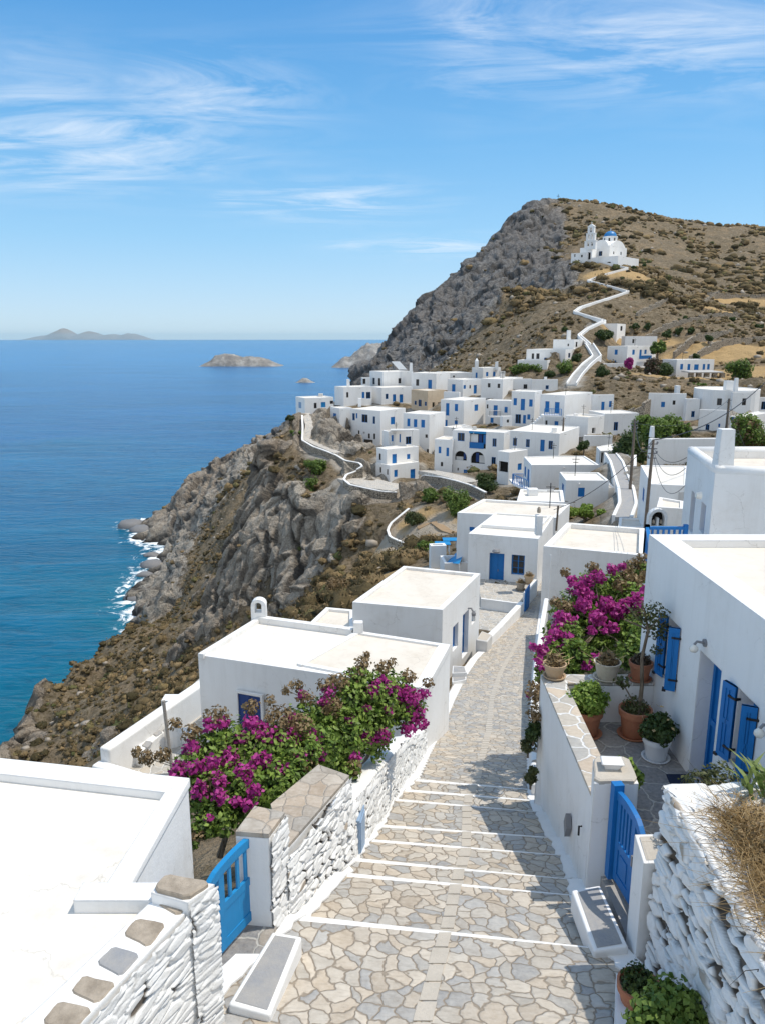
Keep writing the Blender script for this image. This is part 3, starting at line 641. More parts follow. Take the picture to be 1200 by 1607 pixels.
# --- on the hill
r, _ = H('cluster house of stacked white cubes left of the hill stairs', F5, [
    ((232, 345, 412, 180, 235, 186, 55), [(308, 203, 316, 216, 'k'), (352, 193, 361, 220, 'k'), (389, 193, 398, 220, 'k')]),
    ((88, 298, 402, 234, 330, 179, 62), [(115, 255, 128, 285, 'k'), (140, 255, 157, 285, 'k'), (182, 278, 195, 302, 'B'), (238, 268, 256, 299, 'k'), (312, 253, 323, 278, 'B'), (370, 248, 380, 265, 'k')]),
    ((40, 200, 240, 292, 345, 176, 66),)])
pbox(r, F5, 307, 325, 130, 172, 190, .9, 'chimney', 'plaster_far')
r, _ = H('highest white house on the hill, behind the round dark tree', F5, [
    ((440, 577, 622, 94, 200, 204, 62), [(593, 108, 604, 133, 'k')]), ((600, 620, 792, 162, 215, 200, 12), [(657, 178, 668, 200, 'k')])])
r, ps = H('two-storey white hill house with blue balcony beside the pink bougainvillea', F5, [
    ((525, 632, 787, 216, 318, 181, 45), [(562, 235, 578, 262, 'b'), (657, 235, 670, 262, 'b'), (695, 235, 707, 283, 'd'), (722, 235, 734, 258, 'b'), (757, 235, 769, 258, 'b'), (558, 293, 570, 310, 'b')]),
    ((478, 500, 622, 310, 362, 174, 15), (), {'par': (.25, .5)})])
face_items(r, F5, ps[0], [(688, 266, 752, 284, .4, 'balcony_rail', 'blue')])
r, ps = H('white hill house with a row of five blue shutters over a bare stone porch', F5, [
    ((818, 897, 1100, 289, 400, 167, 16), [(915, 312, 930, 342, 'b'), (954, 312, 969, 345, 'b'), (990, 314, 1014, 344, 'b'), (1036, 312, 1049, 343, 'b'), (1060, 312, 1074, 342, 'b')])])
a, b = A(1083, 583, 161), A(1135, 583, 161); m = MB(); m.box(a[0], b[0], a[1], a[1]+5, a[2]-.3, a[2]); m.out('porch_slab', 'grey_plaster', r)
m = MB(); 
for k in range(5): x = a[0]+(b[0]-a[0])*k/4.2; m.box(x, x+.9, a[1]+.3, a[1]+1.2, a[2]-3.2, a[2]-.3)
m.out('porch_pier', 'field_stone', r)
# --- right side
r, _ = H('plain white house with one blue shutter and a chimney, behind the big green tree', F4, [
    ((108, 462, 500, 226, 480, 134, 74), [(221, 303, 257, 352, 'b'), (330, 290, 356, 330, 'k')]), ((440, 465, 590, 275, 480, 132, 10), [(505, 390, 538, 447, 'B')])])
pbox(r, F4, 362, 398, 150, 228, 137, 1., 'chimney', 'plaster_far')
def round_poly(cx, cy, rx, ry, n=18): return [np.array([cx+rx*cos(2*pi*k/n), cy+ry*sin(2*pi*k/n)]) for k in range(n)]
c = A(1140, 612, 134); root = thing('village_house', (c[0], c[1], CZ-14), 'white house with a rounded front, brown shutters and a water tank on the roof', 'house')
dt = 128*(-ray(1130, 613)[2]); block(root, round_poly(c[0], c[1], 8.6*.6+.1, 6.), dt, dt+3.8, [(748, 270, 793, 335, 'k'), (848, 272, 884, 355, 'k')], F4)
cblock(root, F4, (880, 900, 1075, 212, 370, 127, 6), [(985, 270, 1022, 335, 'k')]); pbox(root, F4, 835, 905, 105, 170, 130, 1.2, 'water_tank', 'white_paint'); pbox(root, F4, 915, 948, 78, 185, 128, .7, 'chimney', 'plaster_far', cap='taper')
r, _ = H('low white house with a small blue doorway under the brown shuttered round house', F4, [
    ((585, 870, 1000, 384, 570, 122, 70), [(640, 515, 676, 580, 'B'), (760, 508, 778, 540, 'b')])])
r, _ = H('white house at the right edge under the thick cable, beside the bushy tree', F4, [
    ((872, 1000, 1260, 446, 690, 116, 44), [(878, 447, 908, 500, 'B'), (940, 517, 965, 565, 'B'), (928, 630, 955, 662, 'B')])])
r, _ = H('small white house cut by the right edge of view beyond the round house', F4, [((1060, 1075, 1230, 262, 400, 136, 8), [(1165, 300, 1230, 375, 'B')])])
r, _ = H('white house with long cream roof and thin chimney before the big green tree', F4, [
    ((105, 131, 775, 655, 905, 74, 3.5), (), {'roof': 'roof_cream', 'par': (.22, .12)})])
pbox(r, F4, 130, 161, 535, 605, 79, .7, 'chimney', 'plaster_far', cap='taper')
# ---------------- near village roofs traced at a constant level
def roofhouse(name, label, pts, fr, d, base, wins=(), cat='house', **kw):
    f = (lambda x, y: (fr[0]+x/fr[2], fr[1]+y/fr[2])) if fr else (lambda x, y: (x, y))
    P = [D(*f(*p), d)[:2] for p in pts]; c = sum(P)/len(P)
    root = thing(name, (c[0], c[1], CZ-base), label, cat); poly = block(root, P, d, base, wins, fr, **kw); return root, poly
r, ps = roofhouse('village_house', 'white house with a blue corner balcony, left of the narrow lane', [(200, 897), (838, 897), (700, 812), (372, 812), (130, 820)], F3, 14.2, 19., [(72, 880, 108, 945, 'b'), (133, 910, 148, 1010, 'b'), (160, 935, 178, 1050, 'b')])
a, b = A(804, 759, 90), A(828, 761, 86)
m = MB(); m.hexa([(a[0], a[1], a[2]-.2), (b[0], b[1], a[2]-.2), (b[0]+.4, b[1]+2.2, a[2]-.2), (a[0]+.4, a[1]+2.2, a[2]-.2)], [(a[0], a[1], a[2]), (b[0], b[1], a[2]), (b[0]+.4, b[1]+2.2, a[2]), (a[0]+.4, a[1]+2.2, a[2])]); m.out('balcony_slab', 'plaster_far', r)
railing('balcony_rail', r, a, b, a[2], 1.1, 'blue', 9, .035)
r, ps = roofhouse('village_house', 'small white house with a single square blue window facing down the lane', [(525, 1042), (932, 1045), (832, 968), (465, 963)], F3, 12.6, 16.2, [(638, 1112, 700, 1197, 'b'), (486, 1070, 503, 1160, 'b')])
P = [D(800+x/6, 580+y/6, 13.4)[:2] for x, y in ((822, 1104), (985, 1112), (932, 1058), (785, 1055))]; block(r, P, 13.4, 16.4, (), None, roof='roof_cream')
r, ps = roofhouse('village_house', 'small flat white roof with a thin lip, just behind the satellite dish roof', [(752, 128), (1126, 140), (1112, 45), (780, 38)], F7, 12.2, 15.5, (), roof='roof_white', par=(.25, .2))
r, ps = roofhouse('village_house', 'white house with a wide cream roof carrying a satellite dish and a bent pipe', [(285, 222), (1060, 262), (1168, 156), (488, 115)], F7, 12.2, 16.5, [(380, 335, 420, 368, 'b')], roof='roof_cream', par=(.3, .18))
r, ps = roofhouse('village_house', 'white square house with a blue door and blue latticed window below the street', [(372, 386), (920, 428), (1040, 250), (582, 224)], F7, 11.7, 14.8,
    [(533, 542, 650, 808, 'd'), (708, 556, 812, 714, 'B')], roof='roof_white', par=(.12, .06), wall='plaster', near=True)
HD = r
P = [D(660+x/5, 760+y/5, 11.55)[:2] for x, y in ((475, 316), (920, 348), (1010, 250), (585, 224))]; block(r, P, 11.55, 11.75, (), None, roof='roof_white', par=(.12, .1), extra=.0, name='upper_roof', ctrl=False)
ch = pbox(r, F7, 905, 952, 245, 350, 44, .5, 'chimney', 'plaster'); c0 = A(846, 806, 44); m = MB(); m.lathe((c0[0], c0[1]+.2, c0[2]), [(.09, 0), (.12, .1), (.1, .25), (.05, .35), (0, .36)], 10); m.out('chimney_pot', 'slab_brown', ch)
m = MB(); c0 = A(660+590/5, 760+522/5, 46.2); m.lathe((c0[0], c0[1]-.05, c0[2]-.1), [(.0, 0), (.22, .02), (.26, .1), (.18, .2), (0, .22)], 12); m.out('wall_lamp', 'metal_grey', r)
r, ps = roofhouse('village_house', 'long white house with a flat cream roof behind the right bougainvillea', [(852, 857), (1012, 872), (1012, 829), (889, 820)], None, 10.7, 14.8, (), roof='roof_cream', par=(.32, .28), wall='plaster')
m = MB(); e = np.array(ps[0]); q0, q1 = D(854, 866, 11), D(1010, 880, 11)
m.tube([(D(863, 870, 10.95)+[0, -.1, 0]), (D(863, 870, 10.95)+[0, -.1, -3.5])], .035, 6); m.out('drainpipe', 'white_paint', r)
r, ps = roofhouse('village_house', 'white house with a dazzling roof between the tall pole and slotted chimney house', [(130, 1078), (470, 1092), (470, 905), (30, 900)], F4, 9., 13.5, [(45, 1105, 62, 1250, 'b')], par=(.2, .08))
r, ps = roofhouse('village_house', 'low white outbuilding with a weathered cream roof beside the utility pole', [(850, 278), (1062, 292), (1062, 232), (872, 200)], F8, 9.6, 12.5, (), roof='roof_cream')
pbox(r, F8, 875, 912, 145, 208, 49, .5, 'chimney', 'plaster_far', cap='taper'); pbox(r, F8, 1025, 1062, 160, 210, 48, .5, 'vent_box', 'grey_plaster')
r, ps = roofhouse('village_house', 'narrow low cream roof between the lane and the white bell arch', [(548, 430), (770, 438), (790, 370), (556, 360)], F8, 12.6, 15.5, (), roof='roof_cream')
r, ps = roofhouse('village_house', 'white walled yard house right of the lane, with a curved garden wall', [(960, 795), (1035, 905), (1190, 905), (1190, 800)], F3, 13.5, 16.5, (), roof='roof_cream', par=(.3, .5))
r, ps = roofhouse('village_house', 'small stone-fronted white hut behind the lane', [(850, 765), (990, 760), (960, 700), (812, 725)], F3, 14.5, 17.5, [(855, 780, 880, 880, 'o'), (905, 800, 950, 845, 'o')])
# house E on the street
r, ps = roofhouse('street_house', 'white house with a stained cream roof, narrow blue door and lamp on the paved street', [(553, 945), (694, 957), (753, 900), (633, 888)], None, 10.6, 13.9,
    [(710, 981, 718, 1018, 'b'), (725, 962, 734, 1028, 'd'), (739.5, 961, 745, 978, 'w')], roof='roof_cream', par=(.22, .12), wall='plaster', near=True); HE = r
m = MB(); c0 = D(559, 950, 10.9); m.tube([c0+[0, -.06, 0], c0+[0, -.06, -1.3]], .05, 6); m.out('drainpipe', 'plaster', r)
c0 = D(734, 955, 11.6); m = MB(); m.tube([c0, c0+[.12, -.12, .05], c0+[.2, -.2, -.08]], .04, 6); m.lathe(c0+[.22, -.22, -.28], [(0, 0), (.09, .03), (.1, .15), (.03, .24)], 10); m.out('wall_lamp', 'metal_grey', r)
r, ps = roofhouse('low_building', 'low building with a pale concrete roof behind the arched chimney house', [(478, 985), (556, 990), (556, 957), (512, 953)], None, 11.6, 14.5, (), roof='roof_cream', cat='building')
# big right house behind (B2)
P = [D(1122, 738, 4.4)[:2], D(1290, 745, 4.4)[:2], D(1290, 706, 4.4)[:2], D(1079, 706, 4.4)[:2]]; c = sum(P)/4
B2 = thing('street_house', (c[0], c[1], CZ-9), 'tall white house with soft rounded parapets and a slotted chimney, upper right', 'house')
ps = block(B2, P, 4.4, 9., [(1082, 770, 1089, 838, 'B'), (1098, 788, 1106, 838, 'B')], None, wall='plaster', roof='roof_cream', par=(.35, .3), near=True)
m = MB()
for i in range(4):
    a, b = ps[i], ps[(i+1) % 4]; d = (b-a)/np.hypot(*(b-a)); nn = np.array([-d[1], d[0]])*.17; m.tube([(*(a+nn), CZ-4.43), (*(b+nn), CZ-4.43)], .19, 14)
m.out('parapet_roll', 'plaster', B2, True)
pbox(B2, F4, 752, 912, 557, 905, 26.3, .5, 'chimney', 'plaster', cap='taper'); pbox(B2, F4, 838, 880, 612, 655, 26.25, .1, 'chimney_slot', 'dark_inside')
c0 = A(1101, 777, 26.8); m = MB(); m.tube([c0+[-.05, 0, 0], c0+[-.22, 0, 0]], [.16, .1], 12); m.out('wall_lamp', 'lamp_glass', B2)
a, b = A(1117, 742, 26), A(1117, 850, 26)
# ================================================================ THE STREET
E = [((463, 1438), (957, 1492), 6.75), ((536, 1371), (903, 1407), 7.12), ((545, 1347), (902, 1382), 7.38), ((575, 1318), (888, 1344), 7.72), ((590, 1295), (871, 1316), 8.0),
     ((612, 1254), (848, 1276), 8.4), ((628, 1239), (838, 1257), 8.62), ((646, 1223), (835, 1240), 8.85)]
R_ = [((668, 1185), (833, 1190), 9.75), ((686, 1150), (835, 1152), 10.6), ((708, 1100), (836, 1100), 11.9), ((728, 1060), (838, 1060), 12.8), ((745, 1035), (840, 1030), 13.4),
      ((775, 1005), (843, 1000), 14.0), ((805, 975), (847, 970), 14.45), ((828, 945), (851, 940), 14.8), ((842, 915), (858, 915), 15.0), ((852, 890), (866, 890), 15.2), ((856, 860), (872, 860), 15.4)]
rows = [(np.array([-3.6, 1.5, CZ-6.1]), np.array([3.3, 1.5, CZ-6.1]), 0), (np.array([-2.2, 5.6, CZ-6.42]), np.array([3.05, 5.6, CZ-6.42]), 0)]
rows += [(D(*l, d), D(*r, d), 1) for l, r, d in E]+[(D(*l, d), D(*r, d), 0) for l, r, d in R_]
RIS = .13
frac = [.45, .47, .49, .497, .50, .505, .51, .515, .515, .515, .53, .53, .49, .5, .55, .6, .72, .78, .8, .8, .8]
street = MB(); suv = []; bands = MB(); stripe = MB(); skuv = []; kerb = MB()
al = 0.0; MORE = .25
def wob(a, s=1.): return (math.sin(a*7.3)+math.sin(a*17.1+1)*.6+math.sin(a*31.7+2)*.4)*.008*s
for i in range(len(rows)-1):
    L0, R0, s0 = rows[i]; L1, R1, s1 = rows[i+1]; dz = -RIS if s0 else 0.
    L0 = L0+[-MORE, 0, dz]; R0 = R0+[MORE, 0, dz]; L1x = L1+[-MORE, 0, 0]; R1x = R1+[MORE, 0, 0]
    n = max(2, int(np.linalg.norm(L1-L0)/.12)); mN = 30
    seg = np.linalg.norm((L1+R1)/2-(L0+R0)/2); i0 = len(street.v)
    for k in range(n+1):
        t = k/n; a = L0*(1-t)+L1x*t; b = R0*(1-t)+R1x*t
        for j in range(mN+1):
            q = a+(b-a)*j/mN; street.v.append(tuple(q)); suv.append((q[0], al+seg*t))
    for k in range(n):
        for j in range(mN): q = i0+k*(mN+1)+j; street.f.append((q, q+1, q+mN+2, q+mN+1))
    if s1:                                             # riser (faces away) and the painted nosing
        j0 = len(street.v)
        for q in (L1x, R1x, R1x+[0, 0, -RIS-.02], L1x+[0, 0, -RIS-.02]): street.v.append(tuple(q)); suv.append((q[0], al+seg+q[2]))
        street.f.append((j0+1, j0, j0+3, j0+2))
        N = 60; dr = (R1-L1)/np.linalg.norm(R1-L1); pr = np.array([dr[1], -dr[0], 0])
        for k in range(N):
            a, b = L1+(R1-L1)*k/N, L1+(R1-L1)*(k+1)/N
            wa, wb = .165+wob(k*.7+i*9)*3, .13+wob((k+1)*.7+i*9)*3; up = np.array([0, 0, .006]); dn = np.array([0, 0, -RIS])
            bands.quad(a+up+pr*wa+[0, 0, 0], b+up+pr*wb, b+up-pr*.015, a+up-pr*.015); bands.quad(a+up-pr*.015+dn, a+up-pr*.015, b+up-pr*.015, b+up-pr*.015+dn)
    # centre stripe of small pale blocks
    f0, f1 = frac[i], frac[i+1]; c0, c1 = L0*(1-f0)+R0*f0, L1*(1-f1)+R1*f1; nb = max(1, int(seg/.26)); wS = .085
    for k in range(nb):
        a = c0+(c1-c0)*(k+.04)/nb; b = c0+(c1-c0)*(k+.95)/nb; up = np.array([0, 0, .012]); j = random.uniform(-.012, .012); s = np.array([wS+j, 0, 0])
        stripe.hexa([a-s+[0, 0, -.03], a+s+[0, 0, -.03], b+s+[0, 0, -.03], b-s+[0, 0, -.03]], [a-s+up, a+s+up, b+s+up, b-s+up])
    for sd, (p, q) in ((-1, (L0+[MORE, 0, 0], L1)), (1, (R0-[MORE, 0, 0], R1))):
        N = max(2, int(seg/.12))
        for k in range(N):
            a, b = p+(q-p)*k/N, p+(q-p)*(k+1)/N; up = np.array([0, 0, .025]); ia = .10+wob(k*1.3+i*5+sd)*3; ib = .10+wob((k+1)*1.3+i*5+sd)*3
            X = lambda v: np.array([v*sd, 0, 0])
            if sd < 0: kerb.quad(a+up-X(-.0)+X(.2), a+up-X(ia), b+up-X(ib), b+up+X(.2)); kerb.quad(a-X(ia), b-X(ib), b+up-X(ib), a+up-X(ia))
            else: kerb.quad(a+up-X(ia), a+up+X(.2), b+up+X(.2), b+up-X(ib)); kerb.quad(b-X(ib), a-X(ia), a+up-X(ia), b+up-X(ib))
    for t in (0, .5, 1):
        for s in (-.1, .5, 1.1):
            a = L0*(1-t)+L1*t; b = R0*(1-t)+R1*t; q = a+(b-a)*s; CTRL.append((q[0], q[1], q[2]-.6))
    al += seg
tag(mk('street', street.v, street.f, 'street_flags', uv=suv), kind='structure')
tag(bands.out('step_edges', 'plaster'), kind='structure'); tag(stripe.out('street_centre_stripe', 'slab_tan'), kind='structure'); tag(kerb.out('street_kerb', 'plaster'), kind='structure')
def uvxy(V): return [(v[0], v[1]) for v in V]
def sheet(name, pts, mat, parent=None, kind='structure', thick=.3):
    m = MB(); P = [np.array(p, float) for p in pts]; a = sum((P[i][0]*P[(i+1) % len(P)][1]-P[(i+1) % len(P)][0]*P[i][1]) for i in range(len(P)))
    if a < 0: P = P[::-1]
    n = len(P); m.v = [tuple(p) for p in P]+[(p[0], p[1], p[2]-thick) for p in P]; m.f = [tuple(range(n))]+[(n+i, n+(i+1) % n, (i+1) % n, i) for i in range(n)]
    o = mk(name, m.v, m.f, mat, parent, uv=uvxy(m.v)); 
    if parent is None and kind: tag(o, kind=kind)
    return o
# ================================================================ NEAR LEFT: roof, rough walls, gate
z_ = lambda d: CZ-d
P = [(-9, 1.5), (-4.3, 1.5), (-2.62, 4.95), (-2.14, 6.12), (-2.44, 6.3), (-2.3, 8.12), (-4.72, 8.56), (-9, 9.35)]
nb = thing('street_house', (-5, 5, z_(8.5)), 'near white house whose broad flat roof fills the lower left', 'house')
m = MB(); m.prism(P, z_(9.5), z_(5.2)); m.out('wall', 'plaster', nb)
n_ = 40; m = MB(); m.poly([(x, y, z_(5.2)+.004) for x, y in P]); m.out('roof', 'roof_white', nb)
m = MB(); m.hexa([(-9, 9.05, z_(5.2)), (-4.72, 8.26, z_(5.2)), (-4.72, 8.58, z_(5.2)), (-9, 9.38, z_(5.2))], [(-9, 9.05, z_(5.09)), (-4.72, 8.26, z_(5.09)), (-4.72, 8.58, z_(5.09)), (-9, 9.38, z_(5.09))])
m.hexa([(-4.72, 8.26, z_(5.2)), (-2.5, 7.85, z_(5.2)), (-2.28, 8.14, z_(5.2)), (-4.72, 8.58, z_(5.2))], [(-4.72, 8.26, z_(5.09)), (-2.5, 7.85, z_(5.09)), (-2.28, 8.14, z_(5.09)), (-4.72, 8.58, z_(5.09))])
m.hexa([(-2.68, 6.3, z_(5.2)), (-2.42, 6.3, z_(5.2)), (-2.28, 8.13, z_(5.2)), (-2.5, 7.86, z_(5.2))], [(-2.66, 6.3, z_(5.12)), (-2.42, 6.3, z_(5.12)), (-2.28, 8.13, z_(5.096)), (-2.5, 7.86, z_(5.096))])
m.hexa([(-2.85, 6.08, z_(5.25)), (-2.12, 6.08, z_(5.25)), (-2.08, 6.32, z_(5.25)), (-2.85, 6.32, z_(5.25))], [(-2.85, 6.08, z_(5.06)), (-2.12, 6.08, z_(5.06)), (-2.08, 6.32, z_(5.06)), (-2.85, 6.32, z_(5.06))])
m.out('parapet', 'plaster', nb)
# rough wall W1
w1 = thing('stone_wall', (-2, 5.3, z_(6.5)), 'whitewashed rough stone wall topped with separate grey slabs, lower left below the roof', 'wall')
Q = [(-1.56, 6.17), (-1.73, 5.98), (-2.22, 4.86), (-3.75, 1.5)]
P0 = [(x, y, z_(6.75)) for x, y in Q[1:]]; P1 = [(x, y, z_(5.08)) for x, y in Q[1:]]
V, F, g, br = rubble(P0, P1, 460, 170, 3, .018, -1, (3.6, 12.), .0, (.64, .80)); mkr('stone_face', w1, V, F, g, br)
m = MB(); inn = [(-2.1, 6.15), (-2.66, 4.96), (-4.35, 1.5)]; out = [(-1.76, 5.98), (-2.25, 4.86), (-3.78, 1.5)]
for (a, b, c, e) in ((out[0], out[1], inn[1], inn[0]), (out[1], out[2], inn[2], inn[1])):
    m.hexa([(*b, z_(7)), (*a, z_(7)), (*e, z_(7)), (*c, z_(7))], [(*b, z_(5.07)), (*a, z_(5.07)), (*e, z_(5.07)), (*c, z_(5.07))])
m.out('coping', 'plaster', w1)
def flatstone(name, root, corners, zt, mat, th=.06, seed=0, rnd=.5):
    """irregular flat stone with softened outline"""
    rr = random.Random(seed); C = [np.array(c[:2], float) for c in corners]; N = len(C); out = []
    for i in range(N):
        a, b = C[i], C[(i+1) % N]
        for t in (.12, .37, .63, .88): q = a+(b-a)*t; out.append(q)
    ctr = sum(C)/N; out = [ctr+(q-ctr)*(1+rr.uniform(-.035, .025)) for q in out]
    m = MB(); n = len(out); zz = zt
    m.v = [(*q, zz-th) for q in out]+[(*q, zz-.012) for q in out]+[(*(ctr+(q-ctr)*.93), zz+rr.uniform(0, .006)) for q in out]
    m.f = [(i, (i+1) % n, n+(i+1) % n, n+i) for i in range(n)]+[(n+i, n+(i+1) % n, 2*n+(i+1) % n, 2*n+i) for i in range(n)]+[tuple(range(2*n, 3*n))]
    if sum(out[i][0]*out[(i+1) % n][1]-out[(i+1) % n][0]*out[i][1] for i in range(n)) < 0: m.f = [f[::-1] for f in m.f]
    return m.out(name, mat, root)
for k, (c4, mt) in enumerate([([(238, 1410), (255, 1393), (307, 1399), (281, 1436)], 'slab_brown'), ([(192, 1463), (214, 1437), (262, 1447), (233, 1484)], 'slab_brown'), ([(151, 1508), (176, 1481), (221, 1494), (190, 1530)], 'slab_grey'),
        ([(109, 1553), (130, 1527), (184, 1540), (152, 1572)], 'slab_brown'), ([(64, 1600), (92, 1566), (146, 1580), (112, 1618)], 'slab_brown'), ([(10, 1655), (50, 1614), (108, 1625), (60, 1670)], 'slab_grey')]):
    flatstone('coping_slab', w1, [D(*p, 5.04) for p in c4], z_(5.058), mt, .05, k)
# end pier beside gate
m = MB(); pr_ = [(-1.56, 6.17), (-2.06, 6.28), (-2.12, 6.06), (-1.75, 5.93)]; m.hexa([(*p, z_(6.9)) for p in pr_[::-1]], [(*p, z_(4.96)) for p in pr_[::-1]]); 
pr = m.out('end_pier', 'plaster', w1); flatstone('pier_stone', pr, [(-1.58, 6.16), (-2.05, 6.26), (-2.1, 6.07), (-1.76, 5.95)], z_(4.915), 'slab_brown', .05, 9)
V, F, g, br = rubble([(-1.545, 6.18, z_(6.8)), (-1.735, 5.92, z_(6.8))], [(-1.545, 6.18, z_(4.97)), (-1.735, 5.92, z_(4.97))], 50, 150, 8, .016, -1, (3.6, 13.), 0); mkr('stone_face', w1, V, F, g, br)
# W2 wall right of the gate (two levels) -----------------------------------------------------------
w2 = thing('stone_wall', (-1, 8.5, z_(7)), 'whitewashed stone wall with brown flagged top between the left gate and the electric meter door', 'wall')
tp = [D(*p, 5.4) for p in ((370, 1305), (422, 1309), (447, 1275), (400, 1265))]
m = MB(); m.hexa([(p[0], p[1], z_(7.4)) for p in tp], [(p[0], p[1], z_(5.46)) for p in tp]); ph = m.out('gate_pier', 'plaster', w2)
sheet('pier_top', [(p[0]+(tp[0][0]+tp[2][0])/2*0, p[1], z_(5.4)) for p in tp], 'wall_top_flags', w2, None, .055)
ctr = sum(tp)/4
a0, a1 = tp[1], tp[2]
V, F, g, br = rubble([(a0[0]+.02, a0[1]-.02, z_(7.1)), (a1[0]+.02, a1[1], z_(7.1))], [(a0[0]+.02, a0[1]-.02, z_(5.44)), (a1[0]+.02, a1[1], z_(5.44))], 110, 130, 5, .016, 1, (3.6, 12), 0); mkr('stone_face', w2, V, F, g, br)
tq = [D(*p, 6.0) for p in ((446, 1334), (548, 1217), (500, 1200), (425, 1262))]
m = MB(); m.hexa([(p[0], p[1], z_(8.3)) for p in tq], [(p[0], p[1], z_(6.05)) for p in tq]); m.out('wall_core', 'plaster', w2)
sheet('wall_top', [(p[0], p[1], z_(6.0)) for p in tq], 'wall_top_flags', w2, None, .045)
V, F, g, br = rubble([(tq[0][0]+.03, tq[0][1]-.2, z_(7.15)), (tq[1][0]+.03, tq[1][1], z_(7.8))], [(tq[0][0]+.03, tq[0][1]-.2, z_(6.02)), (tq[1][0]+.03, tq[1][1], z_(6.02))], 330, 170, 6, .024, 1, (4.2, 11.5), .03); mkr('stone_face', w2, V, F, g, br)
# W3 rounded white wall
w3 = thing('stone_wall', (.3, 13, z_(9)), 'white rounded wall with rubble street side under the second bougainvillea', 'wall')
W3 = [(-.44, 9.62, 6.45, 7.75), (-.36, 10.2, 6.66, 7.9), (.42, 13.7, 7.76, 8.95), (1.06, 16.85, 9.25, 10.1)]
V, F, g, br = rubble([(x, y, z_(f)) for x, y, t_, f in W3], [(x, y, z_(t_)) for x, y, t_, f in W3], 420, 100, 12, .018, 1, (4.5, 11), .0); mkr('stone_face', w3, V, F, g, br)
for (a, b) in zip(W3, W3[1:]):
    pass
m = MB()
prof = [(0, -.16), (-.02, -.04), (-.08, .015), (-.2, .035), (-.34, .02), (-.42, -.05), (-.44, -1.6)]
N = 60; seg = np.r_[0, np.cumsum([math.dist(a[:2], b[:2]) for a, b in zip(W3, W3[1:])])]; us = np.linspace(0, seg[-1], N)
for k, u in enumerate(us):
    x, y, t_ = (np.interp(u, seg, [w[j] for w in W3]) for j in range(3))
    for j, (o, h) in enumerate(prof): m.v.append((x+.025+o+.012*math.sin(u*5+j), y, z_(t_)+h+.02*math.sin(u*3.1)+.012*math.sin(u*9)))
n = len(prof)
for k in range(N-1):
    for j in range(n-1): q = k*n+j; m.f.append((q, q+n, q+n+1, q+1))
m.f.append(tuple(range(n))); m.f.append(tuple(range((N-1)*n, N*n))[::-1]); m.out('wall_top', 'plaster', w3, True)
# meter door in the wall
c0 = np.array([-.36, 10.05]); m = MB(); dv = np.array([.16, 1.0])/1.013; f_ = ((c0[0]+.0, c0[1]), dv, np.array([dv[1], -dv[0]]))
m.fbox(f_, 0, .42, -.05, .02, z_(7.75), z_(7.0)); m.fbox(f_, .04, .38, .02, .035, z_(7.7), z_(7.05)); md = m.out('meter_door', 'blue_pale'); tag(md, 'small blue-grey meter door set in the left street wall', 'meter door')
# left gate
def gate(name, label, hx, hy, ex, ey, zb, h0, h1, mat, npan=4):
    """hinge post at h (tall side), free end at e; top sweeps from h0 down to h1"""
    g = thing(name, (hx, hy, zb), label, 'gate'); a = np.array([hx, hy]); b = np.array([ex, ey]); L = np.hypot(*(b-a)); d = (b-a)/L; f_ = (a, d, np.array([d[1], -d[0]]))
    m = MB(); m.fbox(f_, -.11, .0, -.06, .07, zb, zb+h0+.06); m.out('gate_post', mat, g)
    m = MB(); top = lambda u: h0-.02-(h0-h1)*sstep(.5, .98, u/L)+.025*math.sin(pi*min(1, 2.*u/L))
    for (u0, u1) in ((.02, .11), (L/2-.045, L/2+.045), (L-.09, L)): m.fbox(f_, u0, u1, -.022, .022, zb+.05, zb+top(u0)-.03)
    for (zz0, zz1) in ((.05, .17), (.52, .62)): m.fbox(f_, .02, L, -.02, .02, zb+zz0, zb+zz1)
    N = 14
    P = lambda u, w, z: (a[0]+d[0]*u+f_[2][0]*w, a[1]+d[1]*u+f_[2][1]*w, z)
    for k in range(N):
        u0, u1 = .0+L*k/N, L*(k+1)/N; t0, t1 = zb+top(u0), zb+top(u1)
        m.hexa([P(u0, .03, t0-.11), P(u1, .03, t1-.11), P(u1, -.03, t1-.11), P(u0, -.03, t0-.11)], [P(u0, .03, t0), P(u1, .03, t1), P(u1, -.03, t1), P(u0, -.03, t0)])
    m.out('gate_frame', mat, g)
    for k in range(npan):
        for s in (0, 1):
            m = MB(); u = s*L/2+.11+(L/2-.2)*(k+.5)/npan; m.fbox(f_, u-.022, u+.022, -.012, .012, zb+.6, zb+top(u)-.08); m.out('gate_bar', mat, g)
    for s in (0, 1): m = MB(); m.fbox(f_, s*L/2+.1, s*L/2+L/2-.04, -.01, .008, zb+.15, zb+.54); m.fbox(f_, s*L/2+.17, s*L/2+L/2-.11, .008, .018, zb+.21, zb+.48); m.out('gate_panel', mat, g)
    m = MB(); u = L/2+.07; m.fbox(f_, u, u+.03, .02, .06, zb+.62, zb+.76); m.out('latch', 'metal_grey', g)
    return g
hp = D(404, 1440, 6.62); ep = D(322, 1560, 6.62)
gate('garden_gate', 'bright blue wooden gate with slatted upper half in the left wall', hp[0], hp[1], hp[0]-.56, hp[1]-1.12, z_(6.6), 1.12, .80, 'blue_light', 3)
